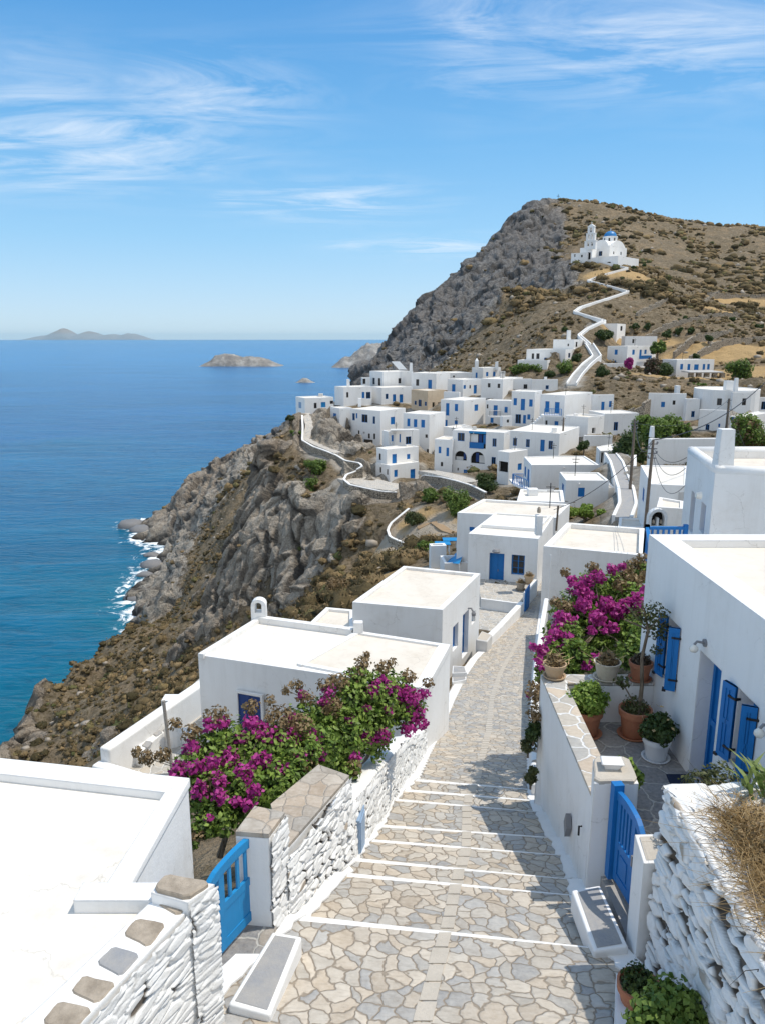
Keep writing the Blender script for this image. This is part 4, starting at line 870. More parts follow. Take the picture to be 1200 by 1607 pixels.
# floor behind and in front of the gate, threshold flags, step block
sheet('gate_threshold', [D(437, 1447, 6.62), D(365, 1600, 6.62), D(330, 1600, 6.62), D(300, 1500, 6.62), D(395, 1420, 6.62)], 'court_flags', thick=.2)
def slabstep(label, pts, d, h, mat):
    P = [D(*p, d) for p in pts]; t = thing('step_block', tuple(sum(P)/len(P)*[1, 1, 0]+[0, 0, z_(d)-h]), label, 'step'); c = sum(P)/len(P)
    m = MB(); Q = [(p[0], p[1]) for p in P]
    if sum(Q[i][0]*Q[(i+1) % 4][1]-Q[(i+1) % 4][0]*Q[i][1] for i in range(4)) < 0: Q = Q[::-1]
    m.prism(Q, z_(d)-h, z_(d)); o = m.out('step_body', 'plaster', t); bv = o.modifiers.new('b', 'BEVEL'); bv.width = .025; bv.segments = 3
    e = np.array(Q); ed = [np.linalg.norm(e[i]-e[(i+1) % 4]) for i in range(4)]; k = .13
    ins = []
    for i in range(4):
        p0, p1, p2 = e[i-1], e[i], e[(i+1) % 4]; e1 = (p1-p0)/np.linalg.norm(p1-p0); e2 = (p2-p1)/np.linalg.norm(p2-p1)
        ins.append(p1+(np.array([-e1[1], e1[0]])+np.array([-e2[1], e2[0]]))*.05)
    m = MB(); m.poly([(*p, z_(d)+.005) for p in ins]); m.out('step_slab', mat, t); return t
slabstep('low white edged step with a brown and grey slab in front of the left gate', [(428, 1462), (474, 1470), (424, 1594), (358, 1576)], 6.42, .32, 'slab_grey')
m = MB(); Pq = [D(425, 1462, 6.55), D(445, 1466, 6.55), D(372, 1592, 6.5), D(352, 1580, 6.5)]; 
# garden behind the left gate wall
sheet('garden_ground', [(-2.45, 6.4, z_(7.2)), (-1.9, 6.6, z_(7.2)), (-1.55, 7.9, z_(7.2)), (-.75, 9.9, z_(7.9)), (.05, 13.7, z_(9.4)), (.6, 16.6, z_(10.6)), (-4.2, 18, z_(10.7)), (-5, 9, z_(9.))], 'soil', thick=.4)
# ================================================================ HOUSE A
r, pA = roofhouse('street_house', 'big white L-shaped house with an arched chimney, behind the left bougainvilleas', [(311, 1028), (668, 1081), (706, 1012), (405, 970)], None, 8.15, 10.8,
    [], roof='roof_white', par=(.2, .06), wall='plaster', near=True, ctrl=False); HA = r
# front wall door (own recess on the wall plane)
a, b = D(311, 1028, 8.15)[:2], D(462, 1053, 8.15)[:2]; dv = (b-a)/np.hypot(*(b-a)); f_ = (a, dv, np.array([dv[1], -dv[0]]))
u0, u1 = ray_edge(376, 1110, a, b)[1], ray_edge(411, 1110, a, b)[1]; zt = ray_edge(393, 1090, a, b)[2]; m = MB()
m.fbox(f_, u0, u1, 0, .025, z_(10.8), zt); m.fbox(f_, (u0+u1)/2-.012, (u0+u1)/2+.012, .025, .04, z_(10.8), zt-.05); m.out('door', 'blue_deep', r)
m = MB(); m.fbox(f_, u0-.07, u0, 0, .06, z_(10.8), zt+.07); m.fbox(f_, u1, u1+.07, 0, .06, z_(10.8), zt+.07); m.fbox(f_, u0, u1, 0, .06, zt, zt+.07); m.out('door_frame', 'plaster', r)
P4 = [D(466, 1042, 8.1), D(668, 1081, 8.1), D(706, 1012, 8.1), D(560, 990, 8.1)]
m = MB()
for (a, b, w) in ((P4[0], P4[1], .16), (P4[1], P4[2], .3), (P4[2], P4[3], .16), (P4[3], P4[0], .16)):
    d = (b-a)/np.linalg.norm(b-a); a = a+[0, 0, .003*len(m.v)/8]; b = b+[0, 0, .003*len(m.v)/8]; nn = np.array([-d[1], d[0], 0])*w; m.hexa([a+[0, 0, -.2], b+[0, 0, -.2], b+nn+[0, 0, -.2], a+nn+[0, 0, -.2]], [a, b, b+nn, a+nn])
m.out('parapet', 'plaster', r)
m = MB(); m.poly([p+[0, 0, -.045] for p in P4]); m.out('upper_roof', 'roof_cream', r)
m = MB(); e = D(405, 970, 8.12); e2 = D(556, 990, 8.12); d = (e2-e)/np.linalg.norm(e2-e); nn = np.array([d[1], -d[0], 0])*.2
m.hexa([e+nn+[0, 0, -.1], e2+nn+[0, 0, -.1], e2+[0, 0, -.1], e+[0, 0, -.1]], [e+nn+[0, 0, .1], e2+nn+[0, 0, .1], e2+[0, 0, .1], e+[0, 0, .1]])
e = D(311, 1028, 8.12); e2 = D(405, 970, 8.12); d = (e2-e)/np.linalg.norm(e2-e); nn = np.array([d[1], -d[0], 0])*.16; m.hexa([e+nn+[0, 0, -.1], e2+nn+[0, 0, -.1], e2+[0, 0, -.1], e+[0, 0, -.1]], [e+nn+[0, 0, .045], e2+nn+[0, 0, .04], e2+[0, 0, .04], e+[0, 0, .04]])
m.out('roof_lip', 'plaster', r)
pbox(r, None, 395, 418, 938, 986, 22.6, .3, 'chimney', 'plaster', cap='arch'); pbox(r, None, 553, 571, 977, 1001, 21.5, .3, 'roof_vent', 'plaster', cap='taper')
m = MB(); c0 = D(319, 1036, 8.4); m.tube([c0+[0, -.06, 0], c0+[0, -.06, -2.4]], .045, 6); m.out('drainpipe', 'plaster', r)
# terrace at the left of house A
ter = thing('terrace', (-6, 19, z_(10.8)), 'white walled sea terrace with flagstones left of the big white house', 'terrace')
sheet('terrace_floor', [D(160, 1205, 10.8), D(335, 1050, 10.8)+[0, .5, 0], D(345, 1100, 10.8)+[.8, 1, 0], D(380, 1200, 10.8), D(300, 1260, 10.8), D(180, 1240, 10.8)], 'terrace_flags', ter, None, 1.2)
def solidwall(root, pts, th, mat, name='parapet', side=1, rnd=True):
    m = MB()
    for a, b in zip(pts, pts[1:]):
        A0, B0 = np.array(a[:2]), np.array(b[:2]); d = (B0-A0)/np.hypot(*(B0-A0)); nn = np.array([-d[1], d[0]])*th*side; A0 = A0-d*.02; B0 = B0+d*.02
        bot = [(*A0, a[3]), (*B0, b[3]), (*(B0+nn), b[3]), (*(A0+nn), a[3])]; top = [(*A0, a[2]), (*B0, b[2]), (*(B0+nn), b[2]), (*(A0+nn), a[2])]
        if side < 0: bot = bot[::-1]; top = top[::-1]
        m.hexa(bot, top)
    o = m.out(name, mat, root)
    if rnd: bv = o.modifiers.new('b', 'BEVEL'); bv.width = min(.06, th*.3); bv.segments = 3
    return o
p1, p2 = D(156, 1172, 9.9), D(313, 1066, 9.9); solidwall(ter, [(p1[0], p1[1], z_(9.9), z_(13.5)), (p2[0], p2[1], z_(9.9), z_(13.5))], .32, 'plaster', side=-1)
p3 = D(235, 1205, 10.3); solidwall(ter, [(p1[0], p1[1], z_(10.25), z_(13.5)), (p3[0], p3[1]-.3, z_(10.25), z_(13.5))], .3, 'plaster', side=-1, name='front_wall')
oven = thing('outdoor_counter', tuple(D(225, 1185, 10.8)), 'white masonry counter with stone slab tops on the sea terrace', 'counter')
q = [D(*p, 10.35) for p in ((192, 1167), (230, 1140), (258, 1149), (222, 1180))]; m = MB(); m.prism([p[:2] for p in q][::1], z_(10.9), z_(10.35)); m.out('counter_body', 'plaster', oven)
for k, c4 in enumerate([[(206, 1158), (218, 1148), (232, 1152), (222, 1162)], [(236, 1150), (246, 1144), (256, 1149), (246, 1156)], [(222, 1170), (230, 1162), (240, 1165), (232, 1174)]]): flatstone('counter_slab', oven, [D(*p, 10.33) for p in c4], z_(10.325), 'slab_grey', .03, 20+k)
c0 = D(271, 1215, 10.8); pole = MB(); pole.tube([c0, c0+[-.12, .05, 2.0]], .045, 8); tag(pole.out('washing_line_pole', 'grey_wood'), 'leaning bare grey pole on the sea terrace', 'pole')
sc1 = MB(); q = D(268, 1175, 10.8); sc1.lathe((q[0], q[1]+.3, q[2]), [(.28, 0), (.26, .3), (.2, .5), (.1, .62), (0, .65)], 14); sc1.box(q[0]-.1, q[0]+.9, q[1]+.2, q[1]+.5, q[2], q[2]+.35); tag(sc1.out('garden_bench', 'plaster', smooth=False), 'white moulded bench with rounded end beside the grey pole', 'bench')
hut = MB(); q = D(253, 1100, 12.2); hut.box(q[0], q[0]+.8, q[1], q[1]+.5, q[2]-2.5, q[2]); hb = hut.out('small_hut', 'plaster'); tag(hb, 'tiny white stone-topped box on the scrub slope beyond the sea terrace', 'hut')
# stone side steps next to house E
st = thing('entrance_steps', tuple(D(715, 1060, 12.9)), 'grey stone entrance steps with white edges at the foot of the stained roof house', 'steps')
for k, (pts, d) in enumerate([([(709, 1083), (718, 1097), (712, 1105), (708, 1108)], 12.6), ([(709, 1072), (730, 1068), (722, 1086), (709, 1083)], 12.45), ([(709, 1058), (731, 1056), (731, 1067), (709, 1071)], 12.3), ([(710, 1045), (729, 1046), (732, 1056), (709, 1057)], 12.15)]):
    P = [D(*p, d) for p in pts]; c = sum(P)/4; m = MB(); Q = [p[:2] for p in P]
    if sum(Q[i][0]*Q[(i+1) % 4][1]-Q[(i+1) % 4][0]*Q[i][1] for i in range(4)) < 0: Q = Q[::-1]
    m.prism(Q, z_(13.4), z_(d)); s_ = m.out('step', 'plaster', st); m = MB(); cc = sum(Q)/4; m.poly([(*(cc+(p-cc)*.86), z_(d)+.005) for p in Q]); m.out('tread', 'slab_grey', s_)
wl = [(D(712, 1110, 12.3), 12.5), (D(736, 1080, 12.6), 12.6), (D(734, 1052, 12.6), 12.6)]
st2 = thing('stone_bench', tuple(D(752, 1015, 13.6)), 'rounded stone bench at the bottom end of the low curved street wall', 'bench')
P = [D(*p, 13.1) for p in ((746, 1004), (764, 1007), (772, 996), (755, 990))]; m = MB(); Q = [p[:2] for p in P]; m.prism(Q, z_(14.2), z_(13.1)); o = m.out('bench_body', 'grey_plaster', st2); bv = o.modifiers.new('b', 'BEVEL'); bv.width = .05; bv.segments = 3
m = MB(); cc = sum(Q)/4; m.poly([(*(cc+(p-cc)*.8), z_(13.1)+.005) for p in Q]); m.out('bench_slab', 'slab_tan', st2)
# low curved street wall and terrace of house D
lw = thing('street_wall', tuple(D(790, 990, 14.3)), 'low white curved wall along the left side of the lower street', 'wall')
pts = [(D(764, 1005, 13.3), 13.3), (D(785, 985, 13.6), 13.6), (D(805, 966, 13.9), 13.8), (D(822, 945, 13.9), 13.9)]
solidwall(lw, [(p[0], p[1], z_(d), z_(15.3)) for p, d in pts], .3, 'plaster', side=1)
dter = thing('terrace', tuple(D(790, 935, 14.6)), 'raised flagstone terrace with a blank white retaining wall in front of the latticed window house', 'terrace')
Pt = [D(*p, 14.55) for p in ((754, 940), (815, 948), (829, 930), (840, 908), (745, 900))]
sheet('terrace_floor', Pt, 'terrace_flags', dter, None, 3.); 
sheet('small_yard', [D(*p, 15.0) for p in ((742, 1000), (775, 992), (808, 968), (824, 945), (752, 938))], 'terrace_flags', dter, None, .5)
a, b = D(754, 941, 14.45), D(816, 949, 14.45); solidwall(dter, [(a[0], a[1], z_(14.4), z_(17.5)), (b[0], b[1], z_(14.4), z_(17.5))], .14, 'plaster', side=1, name='retaining_wall', rnd=False)
a, b = D(827, 933, 14.0), D(843, 912, 14.0); solidwall(dter, [(a[0], a[1], z_(13.9), z_(16.)), (b[0], b[1], z_(13.9), z_(16.))], .25, 'plaster', side=1, name='side_wall')
a = D(822, 968, 14.9); b = D(828, 958, 14.9); g = MB(); f_ = ((a[0], a[1]), (b-a)[:2]/np.hypot(*(b-a)[:2]), np.array([.8, -.6])); g.fbox(f_, 0, 1.2, -.03, .03, z_(15), z_(13.4)); g.fbox(f_, .1, 1.1, .03, .05, z_(14.9), z_(13.6)); tag(g.out('terrace_gate', 'blue'), 'narrow blue gate seen edge-on at the latticed window terrace', 'gate')
# canopy benches left of house G
bn = thing('blue_awning', tuple(D(712, 880, 16)), 'blue awning cloth stretched over a frame beside the satellite dish house', 'awning')
m = MB(); m.quad(A(700, 883, 56), A(720, 885, 54), A(730, 862, 57), A(722, 860, 59)); m.out('canvas', 'blue_light', bn); m = MB()
for p in (A(700, 883, 56), A(720, 885, 54), A(730, 862, 57), A(722, 860, 59)): m.tube([p, p-[0, 0, 1.3]], .04, 5)
m.out('frame', 'white_paint', bn)
pr = thing('village_house', tuple(A(690, 890, 57)), 'small white walled patio house with blue benches left of the satellite dish roof', 'house')
cblock(pr, None, (673, 676, 700, 857, 893, 58, 8), (), par=(.2, .3), roof='terrace_flags'); cblock(pr, None, (690, 697, 735, 884, 905, 55, 5), (), par=(.2, .4), roof='terrace_flags')
for (x, y, z, lab) in ((694, 852, 60, 'blue garden table on the small patio behind the awning'), (706, 846, 61, 'blue patio table nearest the satellite dish house')):
    t_ = thing('patio_table', tuple(A(x, y, z)-[0, 0, .8]), lab, 'table'); c = A(x, y, z); m = MB(); m.box(c[0]-.6, c[0]+.6, c[1]-.5, c[1]+.5, c[2]-.05, c[2]); m.out('tabletop', 'blue_light', t_)
    for sx in (-.5, .5):
        for sy in (-.4, .4): m = MB(); m.box(c[0]+sx-.04, c[0]+sx+.04, c[1]+sy-.04, c[1]+sy+.04, c[2]-.8, c[2]-.05); m.out('leg', 'white_paint', t_)
# ================================================================ RIGHT: house, courtyard, gate
FL = 6.7
B1 = thing('street_house', (7, 9, z_(FL)), 'near white house with blue open shutters beside the flagged courtyard', 'house')
P = [(4.80, 4.0), (12, 4.0), (12, 13.35), (4.80, 13.35)]
block(B1, P, 3.45, FL, [], None, wall='plaster', roof='roof_cream', par=(.42, .16), near=True, extra=2.2, ctrl=False, name='wall_core') if False else None
# west wall with deep recesses at x = 4.80 ; edge runs from far (y=13.35) to near (y=4)
def wy(px): # y on plane x=4.8 at this pixel column for row py
    pass
def on_wall(px, py, X=4.80):
    r = ray(px, py); t = X/r[0]; return r[1]*t, CZ+r[2]*t
ops = []
for (xa, ya, xb, yb_) in ((1046, 985, 1060, 1075), (1091, 1025, 1123, 1222), (1150, 1085, 1186, 1212)):
    pass
y1a = on_wall(1047, 1000)[0]; y1b = on_wall(1067, 1000)[0]; w1t = on_wall(1047, 966)[1]; w1b = on_wall(1042, 1062)[1]
dya = on_wall(1089, 1120)[0]; dyb = on_wall(1125, 1120)[0]; dt_ = on_wall(1091, 1013)[1]
y3a = on_wall(1154, 1120)[0]; y3b = on_wall(1189, 1120)[0]; w3t = on_wall(1154, 1075)[1]; w3b = on_wall(1148, 1197)[1]
WIN1 = (y1b, y1a, w1b, w1t); DOOR = (dyb, dya, z_(FL)+.06, dt_); WIN3 = (y3b, y3a, w3b, w3t)
zt, zb = z_(3.45), z_(9.5); m = MB()
ys = sorted({4., 13.35, *WIN1[:2], *DOOR[:2], *WIN3[:2]}); zs = sorted({zb, zt, *WIN1[2:], *DOOR[2:], *WIN3[2:]}); OP = (WIN1, DOOR, WIN3)
for a, b in zip(ys, ys[1:]):
    for c, d in zip(zs, zs[1:]):
        if any(o[0] < (a+b)/2 < o[1] and o[2] < (c+d)/2 < o[3] for o in OP): continue
        m.quad((4.8, b, c), (4.8, a, c), (4.8, a, d), (4.8, b, d))
DP = .30
for a, b, c, d in OP:
    m.quad((4.8, b, c), (4.8+DP, b, c), (4.8+DP, b, d), (4.8, b, d)); m.quad((4.8+DP, a, c), (4.8, a, c), (4.8, a, d), (4.8+DP, a, d))
    m.quad((4.8, b, d), (4.8+DP, b, d), (4.8+DP, a, d), (4.8, a, d)); m.quad((4.8, a, c), (4.8+DP, a, c), (4.8+DP, b, c), (4.8, b, c))
m.quad((4.8, 13.35, zb), (4.8, 13.35, zt), (12, 13.35, zt), (12, 13.35, zb)); m.quad((12, 4, zb), (12, 13.35, zb), (12, 13.35, zt), (12, 4, zt)); m.quad((4.8, 4, zb), (12, 4, zb), (12, 4, zt), (4.8, 4, zt))
i_ = .42
m.quad((4.8, 4, zt), (12, 4, zt), (12, 4+i_, zt), (4.8+i_, 4+i_, zt)); m.quad((4.8, 13.35, zt), (4.8, 4, zt), (4.8+i_, 4+i_, zt), (4.8+i_, 13.35-i_, zt)); m.quad((12, 13.35, zt), (4.8, 13.35, zt), (4.8+i_, 13.35-i_, zt), (12, 13.35-i_, zt))
zr = zt-.14
m.quad((4.8+i_, 4+i_, zr), (4.8+i_, 4+i_, zt), (4.8+i_, 13.35-i_, zt), (4.8+i_, 13.35-i_, zr)) if False else None
m.quad((4.8+i_, 13.35-i_, zt), (4.8+i_, 4+i_, zt), (4.8+i_, 4+i_, zr), (4.8+i_, 13.35-i_, zr)); m.quad((12, 13.35-i_, zt), (4.8+i_, 13.35-i_, zt), (4.8+i_, 13.35-i_, zr), (12, 13.35-i_, zr)); m.quad((4.8+i_, 4+i_, zr), (4.8+i_, 4+i_, zt), (12, 4+i_, zt), (12, 4+i_, zr))
m.out('wall', 'plaster', B1); m = MB(); m.quad((4.8+i_, 4+i_, zr+.004), (12, 4+i_, zr+.004), (12, 13.35-i_, zr+.004), (4.8+i_, 13.35-i_, zr+.004)); m.out('roof', 'roof_cream', B1)
def shutter_leaf(root, yh, ang, w, z0, z1, sgn):
    """leaf hinged on the wall face at y=yh, swung open by ang degrees from the wall opening"""
    a = radians(ang); d = np.array([-sin(a), sgn*cos(a)]); f_ = ((4.79, yh), d, np.array([d[1], -d[0]])); s = MB()
    s.fbox(f_, 0, w, -.02, .02, z0, z1); 
    for (p, q, r_, t_) in ((0, .07, z0, z1), (w-.07, w, z0, z1), (.07, w-.07, z0, z0+.08), (.07, w-.07, z1-.08, z1), (.07, w-.07, (z0+z1)/2-.035, (z0+z1)/2+.035), (w/2-.01, w/2+.01, z0+.08, z1-.08)): s.fbox(f_, p, q, -.032, .032, r_, t_)
    o = s.out('shutter', 'blue', root); h = MB()
    for zz in (z0+.18, z1-.18): h = MB(); h.fbox(f_, -.03, .12, -.045, .045, zz, zz+.03); h.out('hinge', 'dark_iron', o)
    h = MB(); h.fbox(f_, w-.03, w+.03, -.05, .05, z0-.02, z0+.02); h.out('catch', 'dark_iron', o)
def inner_window(root, y0, y1, z0, z1):
    X = 4.8+DP-.03; s = MB(); t_ = .05
    for (a, b, c, d) in ((y0, y0+t_, z0, z1), (y1-t_, y1, z0, z1), (y0+t_, y1-t_, z1-t_, z1), (y0+t_, y1-t_, z0, z0+t_), ((y0+y1)/2-.03, (y0+y1)/2+.03, z0+t_, z1-t_)): s.box(X-.04, X+.02, a, b, c, d)
    w = s.out('window', 'blue', root); g = MB(); g.box(X+.0, X+.03, y0, y1, z0, z1); g.out('pane', 'dark_glass', w)
for (y0, y1, z0, z1) in (WIN1, WIN3):
    inner_window(B1, y0, y1, z0, z1); w = (y1-y0)*.55
    shutter_leaf(B1, y1, 16, w*.8, z0-.02, z1, 1); shutter_leaf(B1, y0, 66, w*.6, z0-.02, z1, 1)
    s = MB(); s.box(4.77, 4.8+DP-.06, y0, y1, z0, z0+.035); s.out('sill', 'slab_grey', B1)
y0, y1, z0, z1 = DOOR; X = 4.8+DP-.04; s = MB(); s.box(X, X+.05, y0, y1, z0, z1)
for (a, b) in ((y0, y0+.07), (y1-.07, y1), ((y0+y1)/2-.04, (y0+y1)/2+.04)): s.box(X-.035, X, a, b, z0, z1)
for zz in (z0, z0+.85, z1-.1): s.box(X-.03, X, y0+.07, y1-.07, zz, zz+.1)
d_ = s.out('door', 'blue', B1); g = MB(); g.box(X-.008, X-.004, (y0+y1)/2+.09-(y1-y0)*.5, (y0+y1)/2-.06, z0+1.0, z1-.15); g.out('pane', 'dark_glass', d_); g = MB()
for k in range(5): zz = z0+1.05+k*.2; g.box(X-.02, X-.008, y0+.09, (y0+y1)/2-.06, zz, zz+.015)
g.box(X-.045, X-.03, (y0+y1)/2-.02, (y0+y1)/2+.0, z0+.95, z0+1.08); g.out('grille', 'white_paint', d_)
s = MB(); s.box(4.76, 4.8+DP, y0+.004, y1-.004, z_(FL)-.02, z_(FL)+.066); s.out('doorstep', 'slab_grey', B1)
def bulkhead(root, y, z, X=4.8):
    s = MB(); s.tube([(X, y, z), (X-.03, y, z)], .06, 12); s.tube([(X-.02, y, z), (X-.13, y, z+.02), (X-.17, y, z-.03)], .02, 8); o = s.out('wall_lamp', 'metal_grey', root)
    g = MB(); g.lathe((X-.17, y, z-.15), [(0, 0), (.045, .01), (.065, .04), (.06, .08), (.025, .12), (0, .13)], 12); g.out('lamp_glass', 'lamp_glass', o, True)
yl, zl = on_wall(1107, 1009); bulkhead(B1, yl, zl); yl, zl = on_wall(1214, 1140); bulkhead(B1, yl, zl)
for px, py in ((1150, 1222),):
    y_, zz = on_wall(px, py); s = MB(); s.tube([(4.8, y_, zz), (4.68, y_, zz+.02), (4.64, y_, zz-.08)], .02, 6); s.out('tap', 'metal_grey', B1)
# courtyard
sheet('courtyard_floor', [(3.0, 7.2, z_(FL)), (4.85, 7.2, z_(FL)), (4.85, 12.95, z_(FL)), (3.0, 12.95, z_(FL))], 'court_flags', thick=1.8)
cw = thing('courtyard_wall', (3, 11, z_(8)), 'smooth white courtyard wall with flagged coping between the street steps and the courtyard', 'wall')
o3 = [D(922, 1235, 5.95), D(850, 1057, 5.95), D(1030, 1058, 5.95), D(1022, 1072, 5.95), D(888, 1072, 5.95), D(950, 1215, 5.95)]
top = [(2.79, 9.15), (2.86, 12.87), (4.8, 12.87), (4.8, 12.5), (3.24, 12.5), (3.16, 9.15)]
m = MB(); bot = [(2.70, 9.15), (2.92, 12.95)]
def wallbox(m, a, b, c, e, z0, z1, foot=None):
    f = foot or (a, b, c, e); m.hexa([(*p, z0) for p in f], [(*p, z1) for p in (a, b, c, e)])
wallbox(m, top[0], top[5], top[4], top[1], z_(9.8), z_(5.99), ((2.70, 8.9), top[5], top[4], (3.02, 13.0)))
wallbox(m, top[4], top[3], top[2], top[1], z_(9.8), z_(5.99)); o = m.out('wall_body', 'plaster', cw)
sheet('coping', [(x, y, z_(5.95)) for x, y in top], 'coping_flags', cw, None, .05)
m = MB(); m.box(2.98, 3.0, 0, 0, 0, 0)
# street-wall details: diamond vent and hook
def on_x(px, py, X): r = ray(px, py); t = X/r[0]; return np.array([X, r[1]*t, CZ+r[2]*t])
q = on_x(889, 1295, 2.79); m = MB(); m.hexa([q+[-.03, -.0, -.2], q+[-.03, -.09, 0], q+[.05, -.09, 0], q+[.05, 0, -.2]], [q+[-.03, .09, 0], q+[-.03, 0, .2], q+[.05, 0, .2], q+[.05, .09, 0]]); m.out('vent_slot', 'metal_grey', cw)
q = on_x(912, 1305, 2.76); m = MB(); m.tube([q+[0, 0, .08], q+[-.04, 0, .08], q+[-.04, 0, -.06]], .015, 6); m.out('hook', 'dark_iron', cw)
# gate pillar
gp = thing('gate_pillar', (3.1, 8.8, z_(7)), 'square white pillar left of the courtyard gate with a cream slab top', 'pillar')
tp = [D(*p, 5.42) for p in ((935, 1239), (1001, 1237), (990, 1206), (944, 1206))]; tp = [(2.66, 8.62), (3.22, 8.62), (3.26, 9.2), (2.80, 9.2)]
m = MB(); m.hexa([(2.62, 8.6, z_(8.)), (3.22, 8.62, z_(8.)), (3.26, 9.2, z_(8.)), (2.80, 9.2, z_(8.))], [(*p, z_(5.47)) for p in tp]); m.out('pillar_body', 'plaster', gp); flatstone('pillar_cap', gp, tp, z_(5.42), 'slab_tan', .06, 77)
wp = thing('stone_ornament', (2.95, 8.95, z_(5.42)), 'small white carved stone lying on the gate pillar', 'ornament'); m = MB(); m.hexa([(2.86, 8.86, z_(5.42)), (3.02, 8.84, z_(5.42)), (3.04, 8.96, z_(5.42)), (2.88, 8.98, z_(5.42))], [(2.84, 8.84, z_(5.35)), (3.07, 8.82, z_(5.35)), (3.09, 9.0, z_(5.35)), (2.86, 9.02, z_(5.35))]); m.hexa([(2.84, 8.84, z_(5.35)), (3.07, 8.82, z_(5.35)), (3.09, 9.0, z_(5.35)), (2.86, 9.02, z_(5.35))], [(2.80, 8.82, z_(5.33)), (3.1, 8.80, z_(5.33)), (3.12, 9.03, z_(5.33)), (2.84, 9.05, z_(5.33))]); m.out('carved_top', 'plaster', wp)
gate('garden_gate', 'blue wooden courtyard gate with curved top rail, right of the steps', 2.93, 8.45, 3.04, 7.52, z_(6.72), 1.27, .98, 'blue', 3)
# low pier between gate and rough wall
lp = thing('gate_pillar', (3.1, 7.1, z_(7)), 'low narrow white pier with grey top between the courtyard gate and the rough stone wall', 'pillar')
m = MB(); m.hexa([(2.80, 7.16, z_(7.6)), (3.3, 7.18, z_(7.6)), (3.3, 7.56, z_(7.6)), (2.82, 7.54, z_(7.6))], [(2.80, 7.16, z_(5.5)), (3.3, 7.18, z_(5.5)), (3.3, 7.56, z_(5.42)), (2.82, 7.54, z_(5.42))]); m.out('pillar_body', 'plaster', lp)
m = MB(); m.quad((2.84, 7.2, z_(5.5)+.014), (3.28, 7.22, z_(5.5)+.014), (3.28, 7.52, z_(5.42)+.004), (2.86, 7.5, z_(5.42)+.004)); m.out('pillar_cap', 'slab_tan', lp)
sheet('gate_threshold', [D(942, 1375, 6.8), D(1010, 1378, 6.8), D(1020, 1480, 6.8), D(985, 1475, 6.8)], 'slab_grey', thick=.3)
slabstep('low white edged step with a dark grey slab in front of the courtyard gate', [(896, 1397), (941, 1389), (986, 1487), (932, 1494)], 6.62, .3, 'slab_grey')
m = MB(); 
# planted rockery strip between street and courtyard wall
rk = thing('rockery', tuple(D(842, 1150, 10)), 'narrow rockery of brown stones between the street and the smooth courtyard wall', 'rockery')
for k, (x, y, s) in enumerate([(842, 1145, .17), (846, 1165, .2), (840, 1185, .2), (845, 1205, .22), (838, 1222, .2), (846, 1235, .24), (843, 1125, .15)]):
    c0 = D(x, y, 8.75+.9*(1235-y)/110); V = rng.normal(0, 1, (26, 3)); V /= np.linalg.norm(V, axis=1)[:, None]
    import bmesh
    bm = bmesh.new(); [bm.verts.new(tuple(c0+v*s*np.array([1, 1.1, .8])*rng.uniform(.75, 1.1))) for v in V]; res = bmesh.ops.convex_hull(bm, input=bm.verts[:])
    for v in [g for g in res['geom_interior'] if isinstance(g, bmesh.types.BMVert)]: bm.verts.remove(v)
    bm.verts.index_update(); VV = [v.co[:] for v in bm.verts]; FF = [[v.index for v in f.verts] for f in bm.faces]; bm.free(); mk('rock', VV, FF, 'bare_stone', rk)
lw2 = thing('street_wall', tuple(D(838, 1080, 12)), 'plain white low wall at the right street edge below the right bougainvillea', 'wall')
pts = [(D(832, 1240, 8.7), 8.55), (D(830, 1180, 9.6), 9.3), (D(831, 1110, 10.9), 10.6), (D(836, 1060, 11.9), 11.5), (D(845, 1000, 12.9), 12.2), (D(852, 960, 12.9), 12.2)]
solidwall(lw2, [(p[0], p[1], z_(d), z_(15.5)) for p, d in pts], .22, 'plaster', side=-1, name='wall_body')
# rough wall on the right with the dry plants
rw = thing('stone_wall', (2.85, 5.5, z_(6.5)), 'tall rough whitewashed stone wall with gaps, lower right beneath the dry grass', 'wall')
V, F, g, br = rubble([(2.84, 1.2, z_(7.0)), (2.84, 4.8, z_(7.0)), (2.90, 7.12, z_(7.3))], [(2.90, 1.2, z_(4.58)), (2.90, 4.8, z_(4.58)), (2.96, 7.12, z_(4.58))], 900, 360, 21, .040, -1, (3.2, 10.5), .05, (.46, .54), .34); mkr('stone_face', rw, V, F, g, br)
V, F, g, br = rubble([(2.92, 7.1, z_(7.3)), (4.9, 7.25, z_(7.3))], [(2.98, 7.1, z_(4.58)), (4.9, 7.25, z_(4.58))], 180, 90, 22, .025, -1); mkr('stone_face', rw, V, F, g, br)
m = MB(); m.prism([(2.95, 1.2), (4.79, 1.2), (4.79, 7.05), (2.98, 7.05)], z_(7.3), z_(4.72)); m.out('wall_core', 'plaster', rw)
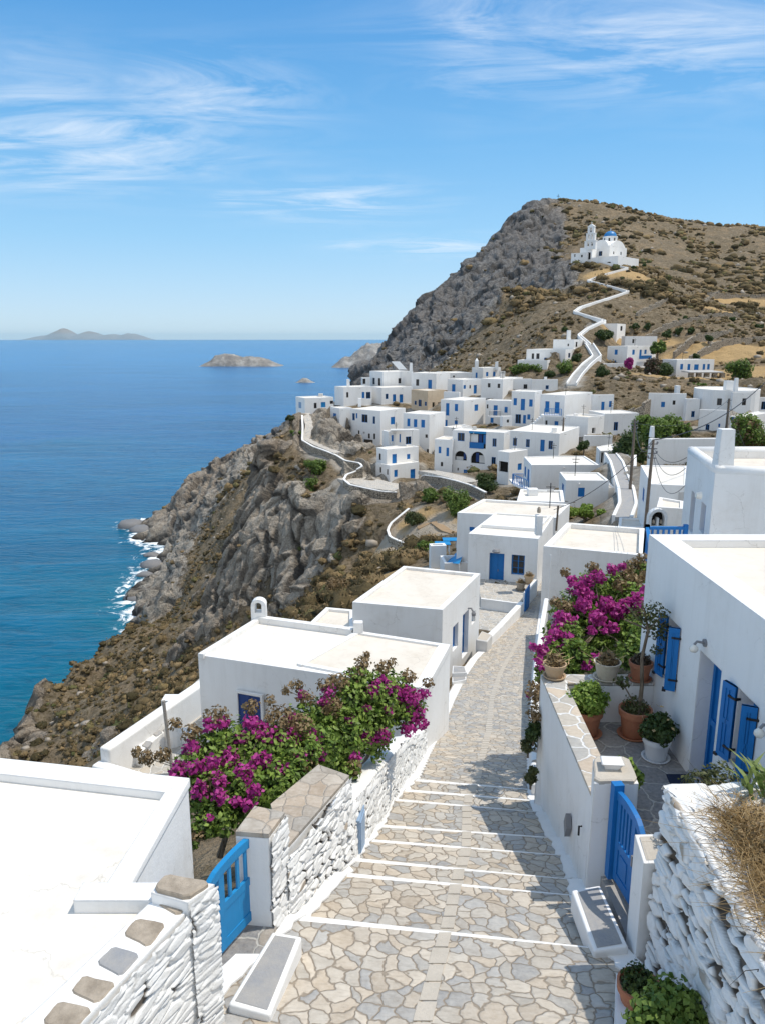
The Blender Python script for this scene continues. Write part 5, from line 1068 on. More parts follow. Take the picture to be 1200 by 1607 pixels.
def roughtop(name, pts, inner, z, mat, seed, thick=.14):
    """irregular coping surface between an outer and an inner polyline"""
    O = np.array(pts, float); I = np.array(inner, float); sg = np.r_[0, np.cumsum(np.linalg.norm(np.diff(O, axis=0), axis=1))]; L = sg[-1]; N = int(L/.03); nv = 16; u = np.linspace(0, L, N)
    si = np.r_[0, np.cumsum(np.linalg.norm(np.diff(I, axis=0), axis=1))]; ui = u/L*si[-1]
    o_ = np.stack([np.interp(u, sg, O[:, k]) for k in range(2)], 1); i_ = np.stack([np.interp(ui, si, I[:, k]) for k in range(2)], 1)
    v = np.linspace(0, 1, nv); G = o_[:, None]*(1-v)[None, :, None]+i_[:, None]*v[None, :, None]; P = np.concatenate([G, np.full((N, nv, 1), z)], 2).reshape(-1, 3)
    W = P*np.array([3.1, 3.1, 0])+[0, 0, seed]; f1, f2, idr = worley(W, seed); e = f2-f1
    P[:, 2] += sstep(0, .2, e)*.018+(idr-.5)*.03+(fbm(P*3, 3, seed)-.5)*.04
    P = P.reshape(N, nv, 3); P[:, 0, 2] -= .07; P[:, -1, 2] -= .12; jag = (fbm(np.stack([u*4, 0*u, 0*u+seed], 1), 3, seed)-.5)*.16; dirn = (o_-i_); dirn /= np.linalg.norm(dirn, axis=1)[:, None]
    P[:, 0, :2] += dirn*jag[:, None]*.3; P = P.reshape(-1, 3)
    i = (np.arange(N-1)[:, None]*nv+np.arange(nv-1)[None]).ravel(); F = np.stack([i, i+nv, i+nv+1, i+1], 1)
    return P, F, (1-sstep(0, .06, e))*.5, np.where(idr > .6, 1., 0.)
P_, F_, g, br = roughtop('c', [(2.86, 1.2), (2.90, 5.0), (2.94, 7.16)], [(3.28, 1.2), (3.28, 5.0), (3.30, 6.75)], z_(4.58), 'limewash', 5); mkr('coping', rw, P_, F_[:, ::-1], g, br)
P_, F_, g, br = roughtop('c', [(2.92, 7.2), (4.9, 7.3)], [(3.1, 6.7), (4.9, 6.75)], z_(4.57), 'limewash', 6); mkr('coping', rw, P_, F_[:, ::-1], g, br*.1)
sheet('planter_soil', [(3.2, 1.3, z_(4.62)), (4.79, 1.3, z_(4.62)), (4.79, 6.8, z_(4.62)), (3.2, 6.8, z_(4.62))], 'soil', rw, None, .1)
dg = thing('dry_plants', (3.9, 4.9, z_(4.6)), 'tangle of dry straw-coloured plants on top of the rough right wall', 'dry grass')
def strands(name, mat, root, pts, n, h, r, seed, sway=.5):
    R = np.random.default_rng(seed); m = MB()
    for _ in range(n):
        c = pts[R.integers(len(pts))]; c = np.array([c[0]+R.normal(0, c[3]), c[1]+R.normal(0, c[3]), c[2]]); d = R.normal(0, sway, 2); hh = h*R.uniform(.4, 1.2); P = [c]
        for k in range(1, 4): t = k/3; P.append(c+np.array([d[0]*hh*t*t+R.normal(0, .02), d[1]*hh*t*t+R.normal(0, .02), hh*(t-.45*t*t)]))
        m.tube(P, [r, r*.8, r*.6, r*.2], 3, False)
    return m.out(name, mat, root)
gpts = [(3.55, 6.5, z_(4.6), .16), (3.5, 6.1, z_(4.6), .16), (3.45, 5.7, z_(4.6), .15), (3.35, 5.3, z_(4.6), .14), (3.4, 4.9, z_(4.6), .15), (3.8, 5.8, z_(4.6), .25)]
strands('straw_tangle', 'straw', dg, gpts, 2600, .26, .005, 3, 1.1); strands('dark_stems', 'dark_dry', dg, gpts, 700, .2, .005, 4, 1.2)
foliage('dead_leaves', 'leaf_brown', dg, [((3.5, 5.2, z_(4.58)), .3), ((3.5, 6.1, z_(4.58)), .34), ((3.8, 5.7, z_(4.58)), .3)], 4200, .022, .2)
lil = thing('succulent_plant', (4.5, 6.6, z_(4.6)), 'green pointed-leaf plant beside the wall lamp at the right edge', 'plant'); R = np.random.default_rng(5); m = MB()
for k in range(46):
    c = np.array([R.uniform(3.75, 4.2), R.uniform(6.75, 7.15), z_(4.6)]); a = R.uniform(0, 2*pi); l = R.uniform(.22, .48); w = .028; d = np.array([cos(a)*.55, sin(a)*.55, 1]); s = np.array([-sin(a), cos(a), 0])*w
    p0, p1, p2 = c, c+d*l*.6, c+d*l*[1.3, 1.3, .82]; i = len(m.v); m.v += [tuple(q) for q in (p0-s*.5, p0+s*.5, p1+s, p1-s, p2)]; m.f += [(i, i+1, i+2, i+3), (i+3, i+2, i+4)]
m.out('leaf', 'succulent', lil)
ow = thing('dry_plants', (4.2, 7.4, z_(6)), 'brownish small bush peeping over the far end of the rough right wall by the doormat', 'bush'); foliage('foliage', 'leaf_olive', ow, [((3.5, 7.5, z_(4.78)), .2), ((3.72, 7.55, z_(4.75)), .2)], 900, .028); strands('stem', 'dark_dry', ow, [(3.6, 7.5, z_(6.7), .05)], 14, 1.9, .012, 8, .12)
dm = MB(); q = [D(*p, FL-.02) for p in ((1045, 1215), (1076, 1215), (1086, 1232), (1052, 1232))]; dm.hexa([p-[0, 0, .015] for p in q[::-1]], q[::-1]); tag(dm.out('doormat', 'mat_navy'), 'dark navy doormat on the courtyard flagstones', 'doormat')
# ---------------- pots
def pot(label, c, r, h, mat, plant=None, saucer=True, name='potted_plant', band=True, kind='lush'):
    t = thing(name, tuple(c), label, 'potted plant'); m = MB()
    m.lathe(c, [(0, .0), (r*.68, 0), (r*.72, .02), (r*.9, h*.72), (r*.92, h*.76), (r*1.02, h*.77) if band else (r*.95, h*.8), (r*1.05, h), (r*.93, h), (r*.88, h*.86), (0, h*.86)], 28); p = m.out('pot', mat, t, False)
    for f in p.data.polygons: f.use_smooth = True
    es = p.modifiers.new('e', 'EDGE_SPLIT'); es.split_angle = radians(40)
    if saucer: m = MB(); m.lathe(c, [(0, .001), (r*.95, .001), (r*1.05, .035), (r*1.0, .04), (r*.85, .015)], 24); m.out('saucer', mat, p, True)
    m = MB(); m.lathe((c[0], c[1], c[2]+h*.885), [(r*.9, 0), (0, .01)], 20); o = m.out('soil', 'soil', p); o.data.flip_normals() if False else None
    T = np.array([c[0], c[1], c[2]+h])
    if kind == 'lush':
        lobes = [(T+np.array([x, y, z])*r, s*r) for x, y, z, s in ((0, 0, .75, 1.0), (.75, .1, .6, .75), (-.7, -.1, .65, .8), (.1, -.7, .5, .75), (0, .6, .9, .7), (.3, .1, 1.35, .6))]
        foliage('foliage', plant, t, lobes, 2600, .035, .35, .6, .75); m = MB()
        for l, s in lobes: m.tube([T-[0, 0, .05], (T+l)/2+[0, 0, .02], l], .012, 5, False)
        m.out('stem', 'bark', t)
    elif kind == 'dry': strands('dry_stems', 'straw', t, [(T[0], T[1], T[2]-.05, r*.35)], 60, .24, .012, 5, .7); foliage('dead_leaves', 'leaf_brown', t, [(T+[0, 0, .05], r*.8)], 260, .04, .2)
    elif kind == 'low': foliage('foliage', plant, t, [(T+[0, 0, .02], r*.85)], 900, .025, .2)
    return t
pot('cracked tan pot with a dry plant on the corner of the courtyard wall', D(869, 1062, 5.93), .20, .26, 'terracotta_pale', kind='dry')
pot('plump cream pot with cut dry stems in the middle of the courtyard back wall', D(951, 1064, 5.93), .23, .32, 'pot_cream', kind='dry', band=False)
pot('terracotta pot with drying plant at the house end of the courtyard back wall', D(1003, 1066, 5.93), .20, .34, 'terracotta', 'dark_dry', kind='low')
pot('terracotta pot of bushy green geranium in the far left courtyard corner', np.array([3.52, 12.1, z_(FL)]), .27, .48, 'terracotta', 'leaf_bright')
pot('green pink-flowering geranium low beside the courtyard wall, near the gate pillar', np.array([3.42, 9.9, z_(FL)]), .24, .36, 'terracotta', 'leaf_bright')
fl = thing('geranium_blossom', (3.4, 9.7, z_(6)), 'round pink geranium bloom beside the gate pillar', 'flower'); foliage('blossom', 'pink', fl, [((3.43, 9.55, z_(5.98)), .085)], 260, .022, .4)
tp_ = pot('big brown pot with a thin bare-trunked little tree in the courtyard corner', np.array([4.34, 12.05, z_(FL)]), .27, .5, 'terracotta', 'leaf_olive', kind='low')
m = MB(); c0 = np.array([4.38, 12.0, z_(FL)+.45]); tr = [c0, c0+[.02, 0, .5], c0+[-.02, 0, 1.0], c0+[.05, 0, 1.5], c0+[-.08, .05, 2.0]]; m.tube(tr, [.045, .035, .03, .025, .01], 8); m.tube([tr[0], tr[0]+[-.2, -.05, .35], tr[0]+[-.35, -.05, .6]], .012, 5)
for k in range(7): m.tube([tr[3], tr[3]+[rng.uniform(-.4, .4), rng.uniform(-.3, .3), rng.uniform(.0, .5)]], .012, 5)
m.out('trunk', 'bark', tp_); foliage('crown', 'leaf_olive', tp_, [(c0+[.2, 0, 1.5], .22), (c0+[.12, 0, 1.8], .22), (c0+[-.12, 0, 1.8], .22), (c0+[.22, 0, 1.15], .12)], 800, .03, .2); foliage('low_leaves', 'leaf_olive', tp_, [(tr[0]+[-.32, -.05, .6], .15)], 90, .04, .2)
wp_ = pot('white plastic pot with dark green shrub and pale buds on the courtyard floor', np.array([4.46, 11.3, z_(FL)]), .22, .38, 'white_pot', 'leaf_dark'); foliage('flower_buds', 'straw', wp_, [(np.array([4.46, 11.25, z_(FL)+.7]), .3)], 16, .04, .9)
pot('small terracotta pot with low dark plant at the foot of the steps, lower right', np.array([2.5, 6.25, z_(6.5)]), .20, .36, 'terracotta', 'leaf_dark', kind='low', saucer=False)
bp = pot('large terracotta pot overflowing with fleshy green leaves, lower right corner of the street', np.array([2.55, 5.62, z_(6.45)]), .25, .42, 'terracotta', 'leaf_green', kind='lush', saucer=False)
pot('small terracotta pot half hidden beside the low gate pier inside the courtyard', np.array([3.42, 7.6, z_(FL)]), .15, .7, 'terracotta', 'leaf_green', kind='low', saucer=False)
kb = MB(); kb.hexa([D(965, 1545, 6.5), D(990, 1560, 6.5), D(985, 1640, 6.45), D(962, 1640, 6.45)][::-1], [p+[0, 0, .14] for p in [D(965, 1545, 6.5), D(990, 1560, 6.5), D(985, 1640, 6.45), D(962, 1640, 6.45)]][::-1]); tag(kb.out('pot_kerb', 'plaster'), 'short white kerb piece in front of the large overflowing pot', 'kerb')
pot('tan pot with dry brown plant on the latticed window house terrace, by the door', D(816, 925, 14.5), .28, .45, 'slab_brown', 'leaf_brown', kind='dry'); pot('light tan pot of dry flowers on the terrace side wall of the latticed window house', D(829, 916, 14.1), .28, .5, 'terracotta_pale', 'leaf_brown', kind='dry')
# ---------------- bougainvilleas
def bougain(label, lobes, flowers, nleaf, nfl, ls, roots, browns=None, fs=None, mats=('leaf_green', 'leaf_bright')):
    L = [(A(x, y, z), r*z/1200) for x, y, z, r in lobes]; Fw = [(A(x, y, z), r*.85*z/1200) for x, y, z, r in flowers]
    c = sum(l[0] for l in L)/len(L); t = thing('bougainvillea', (c[0], c[1], min(r_[1][2] for r_ in roots)), label, 'bougainvillea')
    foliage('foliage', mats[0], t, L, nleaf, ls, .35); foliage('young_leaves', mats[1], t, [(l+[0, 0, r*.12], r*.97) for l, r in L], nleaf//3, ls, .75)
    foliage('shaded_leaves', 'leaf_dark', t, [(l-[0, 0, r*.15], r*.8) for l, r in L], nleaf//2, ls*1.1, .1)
    foliage('blossoms', 'magenta', t, Fw, nfl, fs or ls*.8, .25, 1.1, .8)
    if browns: foliage('dry_leaves', 'leaf_brown', t, [(A(x, y, z), r*z/1200) for x, y, z, r in browns], nleaf//4, ls*.8, .3)
    m = MB()
    for (tip, base) in roots: 
        mid = (np.array(tip)+base)/2+[.08, 0, .05]; m.tube([base, mid, tip], [.05, .035, .015], 7)
    for l, r in L:
        b = roots[0][0]; m.tube([b, (l+b)/2+[0, 0, .1], l], [.02, .012, .006], 5, False)
    if browns:
        for x, y, z, r in browns: q = A(x, y, z); m.tube([q+[0, 0, .0], (q+c)/2, c], [.004, .01, .015], 4, False)
    m.out('stem', 'bark', t); return t
G1 = [(300, 1215, 10.8, 34), (335, 1190, 11.2, 46), (375, 1180, 11.4, 52), (420, 1190, 11.4, 55), (465, 1195, 11.4, 48), (495, 1175, 11.8, 38), (330, 1250, 10.6, 44), (375, 1250, 10.6, 50), (425, 1235, 10.9, 48), (345, 1285, 10.2, 30), (318, 1300, 9.9, 20), (300, 1325, 9.8, 12), (285, 1350, 9.6, 8), (460, 1225, 11, 35)]
FW1 = [(282, 1210, 10.6, 20), (300, 1175, 10.9, 18), (330, 1138, 11.1, 16), (350, 1135, 11.2, 14), (395, 1135, 11.3, 16), (345, 1225, 10.3, 16), (410, 1150, 11.3, 22), (380, 1160, 11.2, 18), (425, 1155, 11.3, 20), (360, 1190, 10.9, 20), (330, 1200, 10.6, 20), (385, 1215, 10.5, 20), (315, 1240, 10.3, 20), (345, 1250, 10.1, 16), (410, 1195, 10.9, 20), (450, 1160, 11.4, 24), (490, 1160, 11.7, 22), (470, 1190, 11.2, 20), (440, 1210, 10.9, 18), (400, 1240, 10.3, 16), (390, 1262, 10.2, 14), (372, 1258, 10.2, 12), (305, 1205, 10.5, 16), (285, 1330, 9.6, 9), (330, 1285, 9.9, 9), (500, 1185, 11.5, 14), (455, 1130, 11.6, 14), (350, 1165, 11.2, 12)]
B1_ = [(340, 1128, 11.3, 22), (440, 1130, 11.5, 26), (395, 1110, 11.5, 14), (300, 1150, 11, 16), (275, 1135, 11.2, 12), (470, 1140, 11.6, 22), (230, 1190, 11.2, 14), (215, 1180, 11.3, 9), (255, 1185, 11.1, 14), (340, 1230, 10.4, 20), (480, 1210, 11.2, 20), (310, 1310, 9.8, 12), (425, 1100, 11.6, 9), (285, 1355, 9.6, 9)]
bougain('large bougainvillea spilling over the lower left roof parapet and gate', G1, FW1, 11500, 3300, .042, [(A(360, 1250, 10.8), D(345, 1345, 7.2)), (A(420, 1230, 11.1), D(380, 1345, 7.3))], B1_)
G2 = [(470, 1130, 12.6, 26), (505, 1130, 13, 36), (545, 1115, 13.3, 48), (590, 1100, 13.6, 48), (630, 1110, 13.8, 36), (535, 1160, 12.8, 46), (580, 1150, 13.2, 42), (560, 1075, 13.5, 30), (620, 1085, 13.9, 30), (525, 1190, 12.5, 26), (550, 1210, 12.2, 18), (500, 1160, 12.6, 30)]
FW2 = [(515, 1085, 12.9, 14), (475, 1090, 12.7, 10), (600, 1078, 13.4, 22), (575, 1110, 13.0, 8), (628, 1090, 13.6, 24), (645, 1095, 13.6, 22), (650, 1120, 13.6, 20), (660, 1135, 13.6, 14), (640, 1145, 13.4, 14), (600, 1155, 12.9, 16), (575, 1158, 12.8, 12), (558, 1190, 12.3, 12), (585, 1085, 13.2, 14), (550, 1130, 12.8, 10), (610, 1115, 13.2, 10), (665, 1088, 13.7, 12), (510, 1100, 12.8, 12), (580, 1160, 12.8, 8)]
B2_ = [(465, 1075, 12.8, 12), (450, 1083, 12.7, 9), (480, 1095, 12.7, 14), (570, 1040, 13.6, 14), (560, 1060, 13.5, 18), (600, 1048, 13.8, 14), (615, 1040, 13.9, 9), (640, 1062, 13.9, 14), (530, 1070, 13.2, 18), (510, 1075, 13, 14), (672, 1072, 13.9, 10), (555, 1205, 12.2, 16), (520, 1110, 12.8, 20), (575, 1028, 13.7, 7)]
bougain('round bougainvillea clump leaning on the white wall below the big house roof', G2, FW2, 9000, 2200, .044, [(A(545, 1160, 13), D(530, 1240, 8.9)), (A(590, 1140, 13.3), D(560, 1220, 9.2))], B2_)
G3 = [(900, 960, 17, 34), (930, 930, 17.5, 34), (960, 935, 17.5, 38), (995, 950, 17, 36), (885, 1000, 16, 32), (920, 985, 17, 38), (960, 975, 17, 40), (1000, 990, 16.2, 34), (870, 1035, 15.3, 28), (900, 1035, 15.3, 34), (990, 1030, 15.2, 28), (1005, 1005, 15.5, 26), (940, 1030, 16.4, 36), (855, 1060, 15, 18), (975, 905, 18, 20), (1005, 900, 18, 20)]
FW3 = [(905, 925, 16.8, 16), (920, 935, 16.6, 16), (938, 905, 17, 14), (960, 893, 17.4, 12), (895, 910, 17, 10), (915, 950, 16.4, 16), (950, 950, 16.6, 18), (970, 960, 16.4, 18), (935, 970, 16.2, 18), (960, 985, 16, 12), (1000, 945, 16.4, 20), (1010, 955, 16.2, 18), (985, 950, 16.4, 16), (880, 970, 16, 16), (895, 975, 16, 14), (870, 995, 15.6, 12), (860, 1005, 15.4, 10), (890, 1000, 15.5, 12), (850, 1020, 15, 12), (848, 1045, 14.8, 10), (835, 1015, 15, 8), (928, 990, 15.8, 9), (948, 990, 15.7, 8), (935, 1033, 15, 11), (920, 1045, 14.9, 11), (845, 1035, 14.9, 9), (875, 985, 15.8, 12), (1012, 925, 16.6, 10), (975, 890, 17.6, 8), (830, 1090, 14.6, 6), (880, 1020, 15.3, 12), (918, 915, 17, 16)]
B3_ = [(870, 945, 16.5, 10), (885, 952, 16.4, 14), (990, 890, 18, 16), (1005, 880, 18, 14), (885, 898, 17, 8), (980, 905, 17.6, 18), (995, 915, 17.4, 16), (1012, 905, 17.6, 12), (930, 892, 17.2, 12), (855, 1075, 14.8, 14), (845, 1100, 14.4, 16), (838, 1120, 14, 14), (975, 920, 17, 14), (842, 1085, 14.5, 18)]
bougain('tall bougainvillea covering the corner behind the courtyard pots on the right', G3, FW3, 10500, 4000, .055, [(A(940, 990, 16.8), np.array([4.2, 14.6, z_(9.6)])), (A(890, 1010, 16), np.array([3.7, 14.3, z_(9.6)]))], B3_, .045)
for k, (x, y, z, r, mt, lab) in enumerate([(836, 1150, 14.1, 13, 'leaf_dark', 'dark little bush above the rockery at the right street edge'), (828, 1170, 14.2, 12, 'leaf_olive', 'olive bush leaning over the street paving by the rockery'), (832, 1222, 13.4, 9, 'leaf_olive', 'small weed tuft at the lower end of the rockery'), (940, 1180, 10.6, 1, 'leaf_green', '')]):
    if not lab: continue
    t = thing('small_bush', tuple(A(x, y+r, z)), lab, 'bush'); foliage('foliage', mt, t, [(A(x, y, z), r*z/1200), (A(x+4, y-12, z), r*z/1500)], 700, .035, .3); m = MB(); m.tube([A(x, y+r, z)-[0, 0, .1], A(x, y-5, z)], .02, 5); m.out('stem', 'bark', t)
m = MB()
for p in (A(612, 0, 1),): pass
sheet('garden_ground', [(3.0, 12.9, z_(9.6)), (4.8, 12.9, z_(9.6)), (9.5, 14, z_(9.6)), (9.5, 24, z_(11.5)), (5.0, 26, z_(12.5)), (3.4, 14, z_(10.2))], 'soil', thick=.5)
# blue corner balcony rail above house C and its white bell arch
rl = thing('balcony', tuple(A(1015, 880, 27)), 'white balcony ledge with blue railing at the back corner of the near right house', 'balcony')
b0, b1, b2 = A(1012, 868, 27.5), A(1026, 888, 22.5), A(1072, 838, 27.5)
q0 = np.array([b0[0], b0[1], z_(6.0)]); zt_ = A(1012, 826, 27.5)[2]
m = MB(); dq = [(b0[0], b0[1]), (b1[0], b1[1]), (b2[0]+1, b1[1]), (b2[0]+1, b0[1]+.1)]; zz = A(1012, 870, 27.5)[2]; m.prism(dq, zz-4.5, zz); m.out('balcony_slab', 'plaster', rl)
def rail2(p, q, n, zb, zt, nm='railing'):
    m = MB(); p, q = np.array(p[:2]), np.array(q[:2])
    for k in range(n+1): c = p+(q-p)*k/n; w = .07 if k in (0, n) else .035; m.box(c[0]-w, c[0]+w, c[1]-w, c[1]+w, zb, zt+(.12 if k in (0, n) else 0))
    f_ = (p, (q-p)/np.hypot(*(q-p)), np.array([(q-p)[1], -(q-p)[0]])/np.hypot(*(q-p))); L = np.hypot(*(q-p)); m.fbox(f_, 0, L, -.06, .06, zt-.06, zt+.04); m.fbox(f_, 0, L, -.03, .03, zb+.05, zb+.12); m.out(nm, 'blue', rl)
rail2(b0, b1, 12, zz, zt_); rail2(b0, (b2[0]-.0, b0[1]), 7, zz, zt_)
ba = thing('bell_arch', tuple(A(1030, 828, 33)), 'small white arched bell gable with twin openings behind the blue railing', 'bell gable')
c0 = A(1030, 819, 33); m = MB(); w = .40; f_ = ((c0[0], c0[1]), np.array([1., 0]), np.array([0, -1.])); zb_ = c0[2]-.15
m.fbox(f_, -w, w, -.15, .15, zb_-3.5, zb_); 
for s in (-w, -.04, w-.12): m.fbox(f_, s, s+(.12 if s != -.04 else .08), -.15, .15, zb_, zb_+.35)
for (u0, u1) in ((-w, .06), (-.06, w)): pass
N = 14
for k in range(N):
    t0, t1 = pi*k/N, pi*(k+1)/N; P = lambda r, t, y: (c0[0]+r*cos(t), c0[1]+y, zb_+.35+r*sin(t)); m.hexa([P(w-.13, t0, -.15), P(w, t0, -.15), P(w, t0, .15), P(w-.13, t0, .15)], [P(w-.13, t1, -.15), P(w, t1, -.15), P(w, t1, .15), P(w-.13, t1, .15)])
m.out('gable_wall', 'plaster', ba); m = MB(); m.fbox(f_, -w+.12, w-.12, -.14, -.12, zb_, zb_+.6); m.out('niche', 'dark_inside', ba)
for s in (-.16, .16): m = MB(); m.lathe((c0[0]+s, c0[1]-.05, zb_+.1), [(.08, 0), (.07, .06), (.04, .14), (0, .18)], 10); m.out('bell', 'slab_brown', ba)
# satellite dish and pipe
sd = thing('satellite_dish', tuple(A(825, 803, 62)), 'grey satellite dish tilted on the wide cream roof', 'satellite dish'); c0 = A(827, 790, 62); m = MB(); m.lathe((0, 0, 0), [(0, 0), (.3, .05), (.55, .18), (.57, .2), (.3, .08), (0, .03)], 18)
an = radians(62); m.v = [(c0[0]+x*.55*cos(.6)-(y*cos(an)-z*sin(an))*sin(.6)*.9, c0[1]+x*.55*sin(.6)+(y*cos(an)-z*sin(an))*cos(.6), c0[2]+(y*sin(an)+z*cos(an))) for x, y, z in m.v]; m.out('dish', 'metal_grey', sd, True)
m = MB(); m.tube([c0, c0+[-.05, 0, -.7]], .04, 6); m.tube([c0, c0+[-.35, -.35, .1]], .02, 5); m.out('mount', 'metal_grey', sd)
pp = MB(); a, b = A(806, 804, 61), A(818, 792, 61); pp.tube([a, a*.4+b*.6+[-.05, 0, -.1], b], .1, 8); tag(pp.out('roof_pipe', 'grey_plaster'), 'pale bent pipe lying on the wide cream roof beside the dish', 'pipe')
vt = MB(); a = A(872, 833, 52); vt.tube([a, a+[.05, 0, 1.75]], .07, 8); tag(vt.out('vent_pipe', 'timber_pole'), 'thin dark upright post beside the chimney of the latticed window house', 'post')
# utility poles and wires
def upole(label, x0, y0, x1, y1, z, r, arms=True):
    a, b = A(x0, y0, z), A(x1, y1, z); t = thing('utility_pole', tuple(b), label, 'utility pole'); m = MB(); m.tube([b-[0, 0, 1.5], (a+b)/2, a], [r*1.25, r*1.1, r*.8], 10); m.out('pole', 'timber_pole', t)
    m = MB()
    for k in range(4 if arms else 2): m.tube([a+[-.25, 0, -.25-.28*k], a+[.25, 0, -.25-.28*k]], .04, 6); m.lathe(a+[.25*(-1)**k, 0, -.22-.28*k], [(.05, 0), (.07, .05), (.04, .12), (0, .14)], 8)
    m.out('insulators', 'metal_grey', t); return a
pA_ = upole('tall leaning dark utility pole rising in front of the cream roofed house', 1025, 690, 1013, 812, 45, .085); pB_ = upole('brown utility pole at the edge of the narrow lane, in front of the big tree', 996, 658, 987, 783, 66, .11); pC_ = upole('thin utility pole in front of the brown shuttered round house', 1144, 626, 1139, 675, 105, .15, False)
pD_ = upole('short dark pole beside the stairway house with a lamp head', 884, 655, 883, 672, 117, .12, False)
ends = [(pA_, A(1212, 588, 60), 1.0, .032, 'heavy black cable sagging from the tall pole up to the right edge'), (pA_, A(868, 800, 50), .6, .02, 'thin cable running down left from the tall pole to the vine garden'), (pA_, pB_, 1.6, .022, 'drooping wire between the tall pole and the lane pole'), (pA_+[0, 0, -.4], A(1077, 718, 30), .5, .014, 'upper thin wire from the tall pole to the slotted chimney house'), (pA_+[0, 0, -.5], A(1075, 735, 30), .8, .014, 'middle thin wire from the tall pole to the slotted chimney house'),
    (pA_+[0, 0, -.6], A(1074, 762, 30), 1.2, .014, 'lowest thin wire from the tall pole to the slotted chimney house'), (pC_, A(1168, 700, 95), .4, .02, 'wire from the thin far pole toward the tree at the right'), (pB_+[0, 0, -.3], pC_, 1.5, .02, 'long wire between the lane pole and the thin far pole'), (A(850, 724, 84), A(946, 738, 95), .0, .02, 'short dark cable on the wall below the low rounded house')]
for a, b, s, r, lab in ends[:8]:
    m = MB(); m.tube([a+(b-a)*t-[0, 0, 4*s*t*(1-t)] for t in np.linspace(0, 1, 17)], r, 5, False); tag(m.out('cable', 'dark_iron'), lab, 'cable')
# ================================================================ PATHS on the hill and the cliff edge
def resample(P, step):
    P = np.array(P, float); s = np.r_[0, np.cumsum(np.linalg.norm(np.diff(P[:, :2], axis=0), axis=1))]; n = max(2, int(s[-1]/step)+1); u = np.linspace(0, s[-1], n)
    return np.stack([np.interp(u, s, P[:, k]) for k in range(3)], 1)
def path(name, pts, w, mat, wallh=0, wallmat='plaster_far', label=None, steps=False, sides=(1, -1), wallname='path_wall', th=.24, foot=1.0, lift=.15):
    C = resample([A(*p) for p in pts], 1.0); d = np.gradient(C[:, :2], axis=0); d /= np.linalg.norm(d, axis=1)[:, None]+1e-9; nn = np.stack([-d[:, 1], d[:, 0], 0*d[:, 0]], 1)
    L, R = C+nn*w/2, C-nn*w/2; m = MB(); n = len(C)
    for p in C: CTRL.append((p[0], p[1], p[2]-lift))
    for k in range(0, n, 2):
        for q in (L[k], R[k]): CTRL.append((q[0], q[1], q[2]-lift))
    if mat:
        if steps:
            for k in range(n-1):
                a, b, c, e = L[k], R[k], R[k+1], L[k+1]; zz = max(C[k][2], C[k+1][2]); m.hexa([(*b[:2], zz-.8), (*c[:2], zz-.8), (*e[:2], zz-.8), (*a[:2], zz-.8)], [(*b[:2], zz), (*c[:2], zz), (*e[:2], zz), (*a[:2], zz)])
        else:
            for k in range(n-1): a, b, c, e = L[k], R[k], R[k+1], L[k+1]; m.hexa([b-[0, 0, .6], c-[0, 0, .6], e-[0, 0, .6], a-[0, 0, .6]], [b, c, e, a])
        o = mk(name, m.v, m.f, mat, uv=uvxy(m.v)); tag(o, kind='structure')
    if wallh:
        for s in sides:
            E_ = C+nn*(w/2)*s; O_ = C+nn*(w/2+th)*s; m = MB()
            for k in range(n-1):
                a, b, c, e = E_[k], E_[k+1], O_[k+1], O_[k]
                if s > 0: m.hexa([a-[0, 0, foot], b-[0, 0, foot], c-[0, 0, foot], e-[0, 0, foot]], [a+[0, 0, wallh], b+[0, 0, wallh], c+[0, 0, wallh], e+[0, 0, wallh]])
                else: m.hexa([e-[0, 0, foot], c-[0, 0, foot], b-[0, 0, foot], a-[0, 0, foot]], [e+[0, 0, wallh], c+[0, 0, wallh], b+[0, 0, wallh], a+[0, 0, wallh]])
            wl_ = m.out(wallname, wallmat); tag(wl_, label[0 if s > 0 else 1] if len(sides) > 1 else label[0], 'wall')
    return C
hp_ = [(924, 541, 188), (908, 527, 196), (922, 516, 201), (948, 504, 207), (930, 499, 211), (901, 490, 216), (910, 483, 222), (925, 478, 227), (960, 467, 236), (986, 458, 243), (950, 448, 250), (922, 441, 256), (945, 432, 262), (985, 421, 268), (965, 417, 272), (942, 411, 276)]
path('hill_path', hp_, .55, 'grey_plaster', .38, label=('white uphill side wall of the zigzag path to the church', 'white downhill side wall of the zigzag path to the church'), foot=1.2)
path('hill_stairs', [(896, 604, 150), (905, 590, 157), (920, 573, 165), (936, 560, 174), (930, 550, 182), (924, 541, 188)], 1.6, 'grey_plaster', .5, label=('white left side wall of the broad hill stairs', 'white right side wall of the broad hill stairs'), steps=True)
path('lane', [(976, 812, 56), (985, 790, 61), (982, 768, 66), (975, 748, 72), (967, 725, 80), (958, 712, 88)], 1.0, 'slab_grey', .12, label=('white low wall on the left of the narrow lane', 'white low wall on the right of the narrow lane'), lift=.2, wallmat='plaster')
